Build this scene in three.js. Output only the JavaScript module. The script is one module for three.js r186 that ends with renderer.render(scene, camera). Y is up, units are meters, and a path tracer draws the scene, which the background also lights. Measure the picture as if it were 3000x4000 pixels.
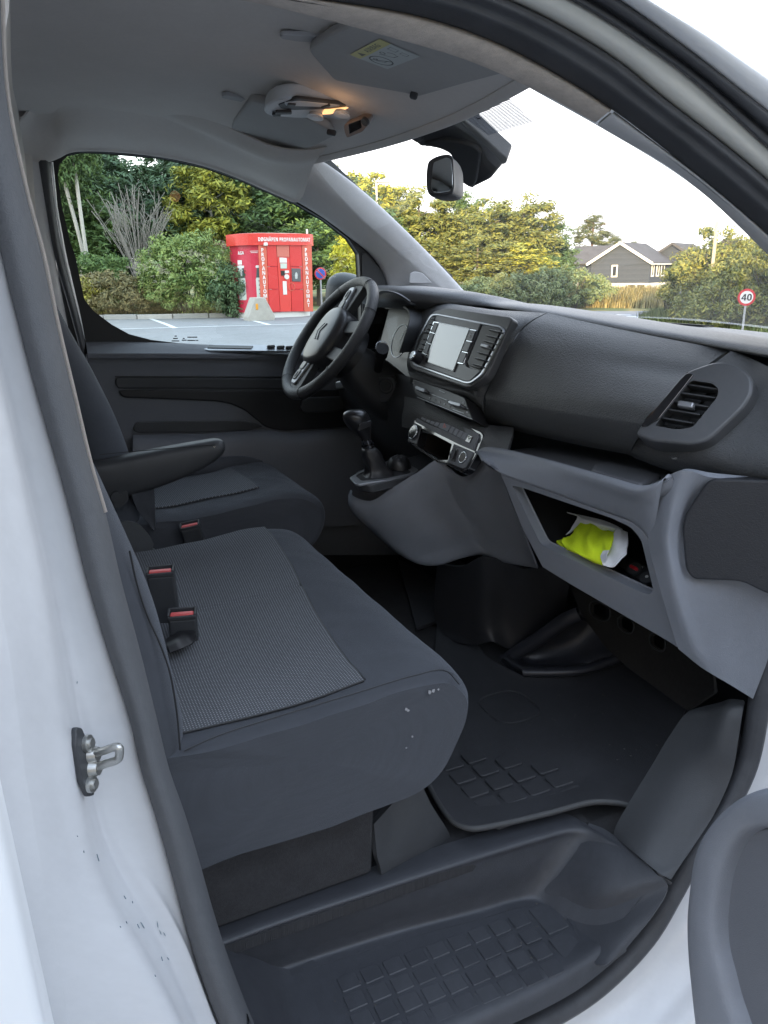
import * as THREE from 'three';
import { mergeGeometries } from 'three/addons/utils/BufferGeometryUtils.js';
import { RoundedBoxGeometry } from 'three/addons/geometries/RoundedBoxGeometry.js';
import { FontLoader } from 'three/addons/loaders/FontLoader.js';
import { TextGeometry } from 'three/addons/geometries/TextGeometry.js';

// ---------- camera, sky, sun, exposure ----------
const scene = new THREE.Scene();
const V = (x, y, z) => new THREE.Vector3(x, y, z);
const RAD = Math.PI / 180;
const FOC = 1662, CX = 829.5, CY = 1106;             // photograph seen at 1659 x 2212
const EYE = V(0, 1.45, 1.55);
const yaw = 25 * RAD, pitch = 17.2 * RAD, roll = -0.9 * RAD;
const FW = V(Math.sin(yaw) * Math.cos(pitch), -Math.sin(pitch), -Math.cos(yaw) * Math.cos(pitch));
const r0 = V(Math.cos(yaw), 0, Math.sin(yaw)), u0 = r0.clone().cross(FW);
const RT = r0.clone().multiplyScalar(Math.cos(roll)).addScaledVector(u0, Math.sin(roll));
const UP = RT.clone().cross(FW);
const camera = new THREE.PerspectiveCamera(2 * Math.atan(CY / FOC) / RAD, 0.75, 0.02, 900);
camera.position.copy(EYE);
camera.quaternion.setFromRotationMatrix(new THREE.Matrix4().makeBasis(RT, UP, FW.clone().negate()));
scene.add(camera);

const SUN = V(-0.60, 0.165, 0.80).normalize();
const SKY_W = 512, SKY_H = 256;
function skyTexture() {
  const d = new Float32Array(SKY_W * SKY_H * 4);
  const ss = (a, b, x) => { const t = Math.min(1, Math.max(0, (x - a) / (b - a))); return t * t * (3 - 2 * t); };
  for (let j = 0; j < SKY_H; j++) for (let i = 0; i < SKY_W; i++) {
    const el = ((j + 0.5) / SKY_H - 0.5) * Math.PI, az = ((i + 0.5) / SKY_W - 0.5) * 2 * Math.PI;
    const x = Math.cos(el) * Math.cos(az), y = Math.sin(el), z = Math.cos(el) * Math.sin(az);
    const c = x * SUN.x + y * SUN.y + z * SUN.z, k = ss(-0.02, 0.75, y), g = Math.pow(Math.max(0, c), 6);
    const hor = [1.27, 1.26, 1.25], zen = [0.74, 0.88, 1.10];
    const glow = [0.9, 0.55, 0.25];
    const o = (j * SKY_W + i) * 4;
    for (let q = 0; q < 3; q++) d[o + q] = (hor[q] * (1 - k) + zen[q] * k + glow[q] * g * (1 - ss(0.0, 0.8, y)));
    d[o + 3] = 1;
  }
  const t = new THREE.DataTexture(d, SKY_W, SKY_H, THREE.RGBAFormat, THREE.FloatType);
  t.mapping = THREE.EquirectangularReflectionMapping; t.magFilter = t.minFilter = THREE.LinearFilter;
  t.colorSpace = THREE.LinearSRGBColorSpace; t.needsUpdate = true; return t;
}
scene.background = skyTexture();
scene.environment = scene.background;
const sun = new THREE.DirectionalLight(new THREE.Color(1.0, 0.74, 0.40), 5);
sun.position.copy(SUN).multiplyScalar(120); sun.castShadow = true; sun.shadow.mapSize.set(4096, 4096);
Object.assign(sun.shadow.camera, { left: -90, right: 90, top: 70, bottom: -70, near: 1, far: 320 });
scene.add(sun); scene.add(sun.target);
const renderer = new THREE.WebGLRenderer({ antialias: true });
renderer.toneMapping = THREE.LinearToneMapping;
renderer.toneMappingExposure = 2.85;
renderer.shadowMap.enabled = true;
renderer.setSize(768, 1024);

// ---------- helpers ----------
let seed = 7; const rnd = () => { seed = (seed * 1664525 + 1013904223) >>> 0; return seed / 4294967296; };
const reseed = s => { seed = s >>> 0; rnd(); rnd(); };
const rr = (a, b) => a + (b - a) * rnd();
const sstep = (a, b, x) => { const t = Math.min(1, Math.max(0, (x - a) / (b - a))); return t * t * (3 - 2 * t); };
const lerp = (a, b, t) => a + (b - a) * t;
// a pixel of the photograph gives a direction; the plane it lies on gives the place
const rayOf = p => FW.clone().addScaledVector(RT, (p[0] - CX) / FOC).addScaledVector(UP, -(p[1] - CY) / FOC);
function U(p, pl) {
  const d = rayOf(p);
  if (pl.n) { const t = (pl.o.clone().sub(EYE)).dot(pl.n) / d.dot(pl.n); return EYE.clone().addScaledVector(d, t); }
  const a = 'x' in pl ? 'x' : 'y' in pl ? 'y' : 'z';
  return EYE.clone().addScaledVector(d, (pl[a] - EYE[a]) / d[a]);
}
const X = (p, v) => U(p, { x: v }), Y = (p, v) => U(p, { y: v }), Z = (p, v) => U(p, { z: v });
function far(p, dist) { const d = rayOf(p); return EYE.clone().addScaledVector(d, dist / Math.hypot(d.x, d.z)); }
const S0 = 1.80832;
const zm = (x0, y0, w) => (x, y) => [(x0 + x * w / 1659) / S0, (y0 + y * w / 1659) / S0];
const za = zm(0, 0, 1500), zb = zm(1500, 0, 1500), zc = zm(0, 1000, 1500), zd = zm(1500, 1000, 1500), ze = zm(0, 2000, 1500),
  zf = zm(1500, 2000, 1500), zg = zm(0, 3000, 1500), zh = zm(1500, 3000, 1500), zi = zm(200, 550, 700), zj = zm(850, 850, 650),
  zk = zm(1050, 1050, 650), zl = zm(1550, 1150, 550), zmm = zm(1300, 1550, 650), zn = zm(2200, 900, 800), zo = zm(850, 100, 900), zp = zm(1200, 300, 900);
const plane = (o, n) => ({ o, n: n.clone().normalize() });
const polyX = (c, y) => {                         // x of a pixel polyline (sorted by y) at height y
  let i = 0; while (i < c.length - 2 && y > c[i + 1][1]) i++;
  const [a, b] = [c[i], c[i + 1]]; return a[0] + (b[0] - a[0]) * (y - a[1]) / (b[1] - a[1]);
};
const polyY = (c, x) => { let i = 0; while (i < c.length - 2 && x > c[i + 1][0]) i++; const [a, b] = [c[i], c[i + 1]]; return a[1] + (b[1] - a[1]) * (x - a[0]) / (b[0] - a[0]); };

const names = {};
const numbered = n => { const k = names[n] = (names[n] ?? -1) + 1; return k ? `${n}_${String(k).padStart(3, '0')}` : n; };
const shade = o => { o.castShadow = o.receiveShadow = true; return o; };
function thing(name, label, category, group, pos = [0, 0, 0], turn = 0) {
  const o = new THREE.Group(); o.name = numbered(name); scene.add(o); o.position.set(...pos); o.rotation.y = turn;
  o.userData = { label, category }; if (group) o.userData.group = group; return o;
}
function mesh(name, geo, mat, parent, label) {
  if (Array.isArray(geo)) geo = merge(geo);
  const m = shade(new THREE.Mesh(geo, mat)); m.name = name; parent.add(m); if (label) m.userData.label = label; return m;
}
function solo(name, geo, mat, label, category, group) {
  const m = mesh(numbered(name), geo, mat, scene); m.userData = { label, category }; if (group) m.userData.group = group; return m;
}
function struct(name, geo, mat) { const m = mesh(numbered(name), geo, mat, scene); m.userData = { kind: 'structure' }; return m; }
function sub(name, parent, label) { const g = new THREE.Group(); g.name = name; parent.add(g); if (label) g.userData.label = label; return g; }
function copy(o, label) { const c = o.clone(); c.name = numbered(o.name.replace(/_\d{3}$/, '')); c.userData = { ...o.userData }; if (label) c.userData.label = label; scene.add(c); return c; }
function merge(list) {
  const gs = list.map(g => { g = g.index ? g.toNonIndexed() : g; for (const k of Object.keys(g.attributes)) if (!['position', 'normal', 'uv'].includes(k)) g.deleteAttribute(k);
    if (!g.attributes.uv) g.setAttribute('uv', new THREE.BufferAttribute(new Float32Array(g.attributes.position.count * 2), 2)); return g; });
  return mergeGeometries(gs);
}
const crv = (pts, closed = false) => new THREE.CatmullRomCurve3(pts, closed, 'centripetal');
// smooth sheet through a grid of points, with thickness
function patch(rows, o = {}) {
  const nu = o.nu ?? 24, nv = o.nv ?? 24, th = o.th ?? 0.004;
  const line = (pts, n, lin) => {
    if (lin || pts.length < 3) { const out = []; for (let i = 0; i <= n; i++) { const t = i / n * (pts.length - 1), k = Math.min(pts.length - 2, Math.floor(t)); out.push(pts[k].clone().lerp(pts[k + 1], t - k)); } return out; }
    const c = crv(pts), out = []; for (let i = 0; i <= n; i++) out.push(c.getPoint(i / n)); return out;
  };
  const A = rows.map(r => line(r, nu, o.linU)), P = [];
  const cols = []; for (let i = 0; i <= nu; i++) cols.push(line(A.map(r => r[i]), nv, o.linV));
  for (let j = 0; j <= nv; j++) for (let i = 0; i <= nu; i++) P.push(cols[i][j]);
  const id = (i, j) => j * (nu + 1) + i, pos = [], uv = [], idx = [];
  const mu = [0], mv = [0], mj = nv >> 1, mi = nu >> 1;
  for (let i = 1; i <= nu; i++) mu[i] = mu[i - 1] + P[id(i, mj)].distanceTo(P[id(i - 1, mj)]);
  for (let j = 1; j <= nv; j++) mv[j] = mv[j - 1] + P[id(mi, j)].distanceTo(P[id(mi, j - 1)]);
  for (let j = 0; j <= nv; j++) for (let i = 0; i <= nu; i++) { const p = P[id(i, j)]; pos.push(p.x, p.y, p.z); uv.push(mu[i], mv[j]); }
  for (let j = 0; j < nv; j++) for (let i = 0; i < nu; i++) { const a = id(i, j), b = id(i + 1, j), c = id(i + 1, j + 1), d = id(i, j + 1); idx.push(a, b, c, a, c, d); }
  const m = P[id(mi, mj)], e1 = P[id(Math.min(nu, mi + 1), mj)].clone().sub(P[id(Math.max(0, mi - 1), mj)]), e2 = P[id(mi, Math.min(nv, mj + 1))].clone().sub(P[id(mi, Math.max(0, mj - 1))]);
  const nm = e1.cross(e2), want = o.face ?? EYE.clone().sub(m);
  const flip = nm.dot(want) < 0;
  if (flip) for (let k = 0; k < idx.length; k += 3) [idx[k + 1], idx[k + 2]] = [idx[k + 2], idx[k + 1]];
  let g = new THREE.BufferGeometry(); g.setAttribute('position', new THREE.Float32BufferAttribute(pos, 3)); g.setAttribute('uv', new THREE.Float32BufferAttribute(uv, 2)); g.setIndex(idx); g.computeVertexNormals();
  if (!th) return g;
  const N = g.attributes.normal, n0 = P.length, p2 = pos.slice(), u2 = uv.slice(), i2 = idx.slice(), nn = Array.from(N.array);
  for (let k = 0; k < n0; k++) { p2.push(pos[3 * k] - N.getX(k) * th, pos[3 * k + 1] - N.getY(k) * th, pos[3 * k + 2] - N.getZ(k) * th); u2.push(uv[2 * k], uv[2 * k + 1]); nn.push(-N.getX(k), -N.getY(k), -N.getZ(k)); }
  for (let k = 0; k < idx.length; k += 3) i2.push(idx[k] + n0, idx[k + 2] + n0, idx[k + 1] + n0);
  const rim = []; for (let i = 0; i < nu; i++) rim.push([id(i, 0), id(i + 1, 0)]); for (let j = 0; j < nv; j++) rim.push([id(nu, j), id(nu, j + 1)]);
  for (let i = nu; i > 0; i--) rim.push([id(i, nv), id(i - 1, nv)]); for (let j = nv; j > 0; j--) rim.push([id(0, j), id(0, j - 1)]);
  for (const [a, b] of rim) {
    const k = p2.length / 3, pa = P[a], pb = P[b], e = pb.clone().sub(pa), na = V(N.getX(a), N.getY(a), N.getZ(a)), s = e.cross(na).normalize().multiplyScalar(flip ? -1 : 1);
    for (const q of [a, b, b + n0, a + n0]) { p2.push(p2[3 * q], p2[3 * q + 1], p2[3 * q + 2]); u2.push(u2[2 * q], u2[2 * q + 1]); nn.push(s.x, s.y, s.z); }
    if (flip) i2.push(k, k + 1, k + 2, k, k + 2, k + 3); else i2.push(k, k + 2, k + 1, k, k + 3, k + 2);
  }
  g = new THREE.BufferGeometry(); g.setAttribute('position', new THREE.Float32BufferAttribute(p2, 3)); g.setAttribute('uv', new THREE.Float32BufferAttribute(u2, 2)); g.setAttribute('normal', new THREE.Float32BufferAttribute(nn, 3)); g.setIndex(i2);
  return g;
}
// closed loft of rings (each ring an array of points), capped at both ends
function loft(rings, o = {}) {
  const nu = o.nu ?? 32, nv = o.nv ?? 24;
  const R = rings.map(r => { const c = crv(r, true), out = []; for (let i = 0; i < nu; i++) out.push(c.getPoint(i / nu)); return out; });
  const cols = []; for (let i = 0; i < nu; i++) { const pts = R.map(r => r[i]); if (o.linV || pts.length < 3) { const out = []; for (let j = 0; j <= nv; j++) { const t = j / nv * (pts.length - 1), k = Math.min(pts.length - 2, Math.floor(t)); out.push(pts[k].clone().lerp(pts[k + 1], t - k)); } cols.push(out); } else { const c = crv(pts), out = []; for (let j = 0; j <= nv; j++) out.push(c.getPoint(j / nv)); cols.push(out); } }
  if (o.noise) for (const c of cols) for (const p of c) p.add(o.noise(p));
  const pos = [], uv = [], idx = []; let ul = 0, vl = 0;
  for (let j = 0; j <= nv; j++) { if (j) vl += cols[0][j].distanceTo(cols[0][j - 1]); ul = 0;
    for (let i = 0; i <= nu; i++) { const p = cols[i % nu][j]; if (i) ul += cols[i % nu][nv >> 1].distanceTo(cols[i - 1][nv >> 1]); pos.push(p.x, p.y, p.z); uv.push(ul, vl); } }
  for (let j = 0; j < nv; j++) for (let i = 0; i < nu; i++) { const a = j * (nu + 1) + i, b = a + 1, d = a + nu + 1, c = d + 1; idx.push(a, b, c, a, c, d); }
  const gs = new THREE.BufferGeometry(); gs.setAttribute('position', new THREE.Float32BufferAttribute(pos, 3)); gs.setAttribute('uv', new THREE.Float32BufferAttribute(uv, 2)); gs.setIndex(idx);
  // weld normals over the seam
  gs.computeVertexNormals(); const N = gs.attributes.normal;
  for (let j = 0; j <= nv; j++) { const a = j * (nu + 1), b = a + nu, n = V(N.getX(a) + N.getX(b), N.getY(a) + N.getY(b), N.getZ(a) + N.getZ(b)).normalize(); N.setXYZ(a, n.x, n.y, n.z); N.setXYZ(b, n.x, n.y, n.z); }
  const caps = [0, nv].map((j, e) => { const c = V(0, 0, 0); for (let i = 0; i < nu; i++) c.add(cols[i][j]); c.divideScalar(nu); const p = [], ix = [], u = [];
    p.push(c.x, c.y, c.z); u.push(0, 0); for (let i = 0; i < nu; i++) { const q = cols[i][j]; p.push(q.x, q.y, q.z); u.push(q.x + q.z, q.y + q.z); }
    for (let i = 0; i < nu; i++) { const a = 1 + i, b = 1 + (i + 1) % nu; e ? ix.push(0, a, b) : ix.push(0, b, a); }
    const g = new THREE.BufferGeometry(); g.setAttribute('position', new THREE.Float32BufferAttribute(p, 3)); g.setAttribute('uv', new THREE.Float32BufferAttribute(u, 2)); g.setIndex(ix); g.computeVertexNormals(); return g; });
  return merge([gs, ...caps]);
}
function roundPoly(pts, r) {                      // pts: Vector2[] closed, corners rounded
  const out = [], n = pts.length;
  for (let i = 0; i < n; i++) {
    const a = pts[(i + n - 1) % n], b = pts[i], c = pts[(i + 1) % n], l1 = a.distanceTo(b), l2 = c.distanceTo(b);
    const rad = Array.isArray(r) ? r[i % r.length] : r, k = Math.min(rad, l1 * 0.45, l2 * 0.45);
    if (k < 1e-5) { out.push(b.clone()); continue; }
    const p = b.clone().lerp(a, k / l1), q = b.clone().lerp(c, k / l2), m = 5;
    for (let s = 0; s <= m; s++) { const t = s / m; out.push(p.clone().multiplyScalar((1 - t) * (1 - t)).addScaledVector(b, 2 * t * (1 - t)).addScaledVector(q, t * t)); }
  }
  return out;
}
function smoothPoly(pts, n = 60) { const c = crv(pts.map(p => V(p.x, p.y, 0)), true); return c.getPoints(n).slice(0, -1).map(p => new THREE.Vector2(p.x, p.y)); }
// plate whose front face lies on plane pl with the given outline (3D points on the plane)
function slab(out, pl, depth, o = {}) {
  const n = pl.n.clone(), e1 = (Math.abs(n.y) > 0.95 ? V(1, 0, 0) : V(0, 1, 0).cross(n)).normalize(); const e2 = n.clone().cross(e1);
  const to2 = p => { const d = p.clone().sub(pl.o); return new THREE.Vector2(d.dot(e1), d.dot(e2)); };
  const fix = (l, sm, r) => { let q = l.map(to2); if (sm) q = smoothPoly(q, o.n ?? 60); else if (r) q = roundPoly(q, r); return q; };
  const b = o.b ?? 0.0015, q = fix(out, o.sm, o.r);
  const sh = new THREE.Shape(q); for (const h of o.holes ?? []) sh.holes.push(new THREE.Path(fix(h, o.hsm, o.hr ?? o.r)));
  const g = new THREE.ExtrudeGeometry(sh, { depth: Math.max(1e-4, depth - 2 * b), bevelEnabled: b > 0, bevelThickness: b, bevelSize: b, bevelOffset: -b, bevelSegments: o.bs ?? 2, curveSegments: 8 });
  g.translate(0, 0, -depth + b);
  const M = new THREE.Matrix4().makeBasis(e1, e2, n).setPosition(pl.o); g.applyMatrix4(M); return g;
}
const onP = (pl, list, f) => list.map(a => U(f ? f(a[0], a[1]) : a, pl));
function tube(pts, r, o = {}) { return new THREE.TubeGeometry(crv(pts, o.closed), o.n ?? pts.length * 8, r, o.s ?? 10, !!o.closed); }
// strip of elliptical section along points; side = direction of the wide axis
function strip(pts, w, h, side, o = {}) {
  const c = crv(pts, o.closed), n = o.n ?? pts.length * 8, m = o.m ?? 14, rings = [];
  const pos = [], uv = [], idx = [];
  const P = c.getSpacedPoints(n); let L = 0;
  for (let i = 0; i <= n; i++) {
    const t = c.getTangentAt(Math.min(1, i / n)), s = side.clone().addScaledVector(t, -side.dot(t)).normalize(), k = t.clone().cross(s);
    if (i) L += P[i].distanceTo(P[i - 1]);
    for (let j = 0; j <= m; j++) { const a = j / m * 2 * Math.PI, q = P[i].clone().addScaledVector(s, Math.cos(a) * w).addScaledVector(k, Math.sin(a) * h); pos.push(q.x, q.y, q.z); uv.push(j / m * (w + h) * 3, L); }
  }
  for (let i = 0; i < n; i++) for (let j = 0; j < m; j++) { const a = i * (m + 1) + j, b = a + 1, d = a + m + 1, e = d + 1; idx.push(a, d, e, a, e, b); }
  const g = new THREE.BufferGeometry(); g.setAttribute('position', new THREE.Float32BufferAttribute(pos, 3)); g.setAttribute('uv', new THREE.Float32BufferAttribute(uv, 2)); g.setIndex(idx); g.computeVertexNormals(); return g;
}
// single sheet of glass
function pane(out, pl, r = 0) { const n = pl.n, e1 = V(0, 1, 0).cross(n).normalize(), e2 = n.clone().cross(e1); let q = out.map(p => { const d = p.clone().sub(pl.o); return new THREE.Vector2(d.dot(e1), d.dot(e2)); }); if (r) q = roundPoly(q, r); const g = new THREE.ShapeGeometry(new THREE.Shape(q)); g.applyMatrix4(new THREE.Matrix4().makeBasis(e1, e2, n).setPosition(pl.o)); return g; }
// rounded bar between two points; w along side, h across
function bar(a, b, w, h, side, r) {
  const t = b.clone().sub(a), L = t.length(); t.normalize(); const s = side.clone().addScaledVector(t, -side.dot(t)).normalize(), k = t.clone().cross(s);
  const g = new RoundedBoxGeometry(L, w, h, 2, r ?? Math.min(w, h) * 0.3);
  g.applyMatrix4(new THREE.Matrix4().makeBasis(t, s, k).setPosition(a.clone().lerp(b, 0.5))); return g;
}
const rbox = (w, h, d, x, y, z, r = 0.005, s = 2) => { const g = new RoundedBoxGeometry(w, h, d, s, Math.min(r, w / 2.01, h / 2.01, d / 2.01)); g.translate(x, y, z); return g; };
const cyl = (r1, r2, h, a, axis, n = 24) => { const g = new THREE.CylinderGeometry(r1, r2, h, n); g.applyQuaternion(new THREE.Quaternion().setFromUnitVectors(V(0, 1, 0), axis.clone().normalize())); g.translate(a.x, a.y, a.z); return g; };

// ---------- procedural textures and materials ----------
function noiseGrid(n, cells, s) {                  // tiling value noise
  reseed(s); const g = new Float32Array(cells * cells).map(() => rnd()), out = new Float32Array(n * n);
  for (let j = 0; j < n; j++) for (let i = 0; i < n; i++) {
    const x = i / n * cells, y = j / n * cells, xi = Math.floor(x), yi = Math.floor(y), fx = sstep(0, 1, x - xi), fy = sstep(0, 1, y - yi);
    const at = (a, b) => g[((b + cells) % cells) * cells + (a + cells) % cells];
    out[j * n + i] = lerp(lerp(at(xi, yi), at(xi + 1, yi), fx), lerp(at(xi, yi + 1), at(xi + 1, yi + 1), fx), fy);
  }
  return out;
}
function fbm(n, layers, s) { const o = new Float32Array(n * n); let w = 0; layers.forEach(([c, a], k) => { const g = noiseGrid(n, c, s + k * 31); w += a; for (let i = 0; i < o.length; i++) o[i] += g[i] * a; }); for (let i = 0; i < o.length; i++) o[i] /= w; return o; }
function tex(n, f, rep, srgb = false) {            // f(i) -> [r,g,b] 0..1
  const d = new Uint8Array(n * n * 4); for (let i = 0; i < n * n; i++) { const c = f(i, i % n, Math.floor(i / n)); for (let k = 0; k < 3; k++) d[4 * i + k] = Math.max(0, Math.min(255, Math.round((Array.isArray(c) ? c[k] : c) * 255))); d[4 * i + 3] = 255; }
  const t = new THREE.DataTexture(d, n, n); t.wrapS = t.wrapT = THREE.RepeatWrapping; t.magFilter = THREE.LinearFilter; t.minFilter = THREE.LinearMipmapLinearFilter; t.generateMipmaps = true; t.repeat.set(rep, rep); if (srgb) t.colorSpace = THREE.SRGBColorSpace; t.needsUpdate = true; return t;
}
const enc = x => x <= 0.0031308 ? 12.92 * x : 1.055 * Math.pow(x, 1 / 2.4) - 0.055;
// shared mottling maps (real surface tone, dust and wear), tinted by the material colour
const toneF = [fbm(256, [[8, 1], [32, 0.7], [96, 0.5]], 18), fbm(256, [[5, 1], [40, 0.8], [110, 0.6]], 77)], toneCache = {};
function tone(amp, s, rep) {
  const A = [0.05, 0.1, 0.2, 0.4].reduce((p, q) => Math.abs(q - amp) < Math.abs(p - amp) ? q : p), R = [0.5, 1, 2, 4, 8].reduce((p, q) => Math.abs(q - rep) < Math.abs(p - rep) ? q : p), v = s & 1, key = [A, R, v].join();
  return toneCache[key] ??= tex(256, i => enc((1 + A * (toneF[v][i] - 0.5) * 2) / (1 + A)), R, true);
}
const grainN = fbm(256, [[64, 1], [128, 0.6]], 5), grainC = fbm(256, [[40, 1], [90, 0.8]], 91);
const gCache = {}, q3 = rep => rep < 22 ? 18 : rep < 34 ? 26 : 40;
const grainTex = rep => gCache[q3(rep)] ??= tex(256, i => grainN[i], q3(rep)), leatherTex = rep => gCache['l' + rep] ??= tex(256, i => Math.min(1, Math.abs(grainC[i] - 0.5) * 5), rep);
const std = (rgb, rough, o = {}) => new THREE.MeshPhysicalMaterial({ color: new THREE.Color().setRGB(...rgb), roughness: rough, side: THREE.DoubleSide, ...o });
const mapped = (rgb, amp, s, rep, rough, o = {}) => { const map = tone(amp, s, rep), A = [0.05, 0.1, 0.2, 0.4].reduce((p, q) => Math.abs(q - amp) < Math.abs(p - amp) ? q : p); return std(rgb.map(c => Math.min(1, c * (1 + A))), rough, { map, ...o }); };
const M = {};
M.paint = std([0.80, 0.81, 0.82], 0.30, { clearcoat: 0.6, clearcoatRoughness: 0.12 });
M.jamb = mapped([0.57, 0.575, 0.59], 0.03, 11, 2.2, 0.34, { clearcoat: 0.35, clearcoatRoughness: 0.2 });
M.rubber = mapped([0.048, 0.050, 0.056], 0.18, 12, 5, 0.55, { bumpMap: grainTex(14), bumpScale: 0.0003 });
M.sealGrey = mapped([0.085, 0.088, 0.095], 0.12, 13, 5, 0.8, { bumpMap: grainTex(16), bumpScale: 0.0004 });
M.fuzz = mapped([0.52, 0.46, 0.41], 0.22, 14, 9, 1, { bumpMap: grainTex(30), bumpScale: 0.0008, sheen: 0.4, sheenRoughness: 0.8 });
M.headliner = mapped([0.60, 0.57, 0.545], 0.07, 15, 5, 1, { bumpMap: grainTex(24), bumpScale: 0.0004 });
M.cove = M.headliner;
M.pillarTrim = mapped([0.52, 0.52, 0.53], 0.05, 17, 4, 0.65, { bumpMap: grainTex(24), bumpScale: 0.0002 });
M.dash = mapped([0.068, 0.071, 0.075], 0.10, 18, 4, 0.5, { bumpMap: leatherTex(9), bumpScale: 0.0006 });
M.dashTop = mapped([0.060, 0.062, 0.066], 0.10, 19, 4, 0.42, { bumpMap: leatherTex(9), bumpScale: 0.0004 });
M.dark = mapped([0.040, 0.042, 0.046], 0.12, 20, 5, 0.5, { bumpMap: grainTex(20), bumpScale: 0.0002 });
M.black = std([0.014, 0.014, 0.016], 0.45);
M.gloss = std([0.012, 0.012, 0.014], 0.12, { clearcoat: 1, clearcoatRoughness: 0.05 });
M.satin = mapped([0.075, 0.078, 0.084], 0.08, 21, 5, 0.38);
M.grey = mapped([0.185, 0.196, 0.222], 0.07, 22, 4, 0.55, { bumpMap: grainTex(18), bumpScale: 0.0003 });
M.greyDark = mapped([0.130, 0.136, 0.152], 0.07, 23, 4, 0.55, { bumpMap: grainTex(18), bumpScale: 0.0003 });
M.chrome = std([0.62, 0.64, 0.66], 0.18, { metalness: 1 });
M.silver = std([0.30, 0.31, 0.33], 0.35, { metalness: 0.6 });
M.steel = mapped([0.50, 0.50, 0.48], 0.25, 24, 20, 0.35, { metalness: 0.9 });
M.carpet = mapped([0.030, 0.030, 0.033], 0.35, 25, 8, 0.95, { bumpMap: grainTex(30), bumpScale: 0.001 });
M.mat = mapped([0.038, 0.039, 0.044], 0.28, 26, 3, 0.6, { bumpMap: grainTex(20), bumpScale: 0.0004 });
M.step = mapped([0.042, 0.044, 0.051], 0.22, 27, 3, 0.48, { bumpMap: grainTex(20), bumpScale: 0.0003 });
M.red = std([0.62, 0.085, 0.085], 0.4);
M.lidRed = std([0.45, 0.02, 0.03], 0.35);
const insF = fbm(256, [[16, 1], [64, 0.6]], 41);
M.fabric = mapped([0.055, 0.059, 0.069], 0.14, 28, 5, 1, { bumpMap: grainTex(40), bumpScale: 0.0004, sheen: 0.6, sheenRoughness: 0.45, sheenColor: new THREE.Color(0.5, 0.54, 0.62) });
// ribbed seat cloth: pale dashes in rows on a charcoal ground
M.insert = std([1, 1, 1], 1, { map: tex(128, (i, x, y) => { const col = x >> 4, row = (y + (col & 1) * 8) & 15, xi = x & 15, d = (xi > 4 && xi < 11 && row > 2 && row < 10) ? 1 : 0; const k = 0.85 + 0.3 * insF[(y * 2) * 256 + x * 2]; return (d ? [0.25, 0.257, 0.272] : [0.072, 0.075, 0.083]).map(c => enc(c * k)); }, 28, true),
  bumpMap: tex(128, (i, x, y) => { const col = x >> 4, row = (y + (col & 1) * 8) & 15, xi = x & 15; return (xi > 4 && xi < 11 && row > 2 && row < 10) ? 1 : 0.3; }, 28), bumpScale: 0.0006 });
M.glass = new THREE.MeshPhysicalMaterial({ color: 0xffffff, roughness: 0, transmission: 1, thickness: 0, ior: 1.5, side: THREE.DoubleSide });
M.tint = new THREE.MeshPhysicalMaterial({ color: new THREE.Color().setRGB(0.86, 0.93, 0.90), roughness: 0, transmission: 1, thickness: 0, ior: 1.5, side: THREE.DoubleSide });

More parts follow.
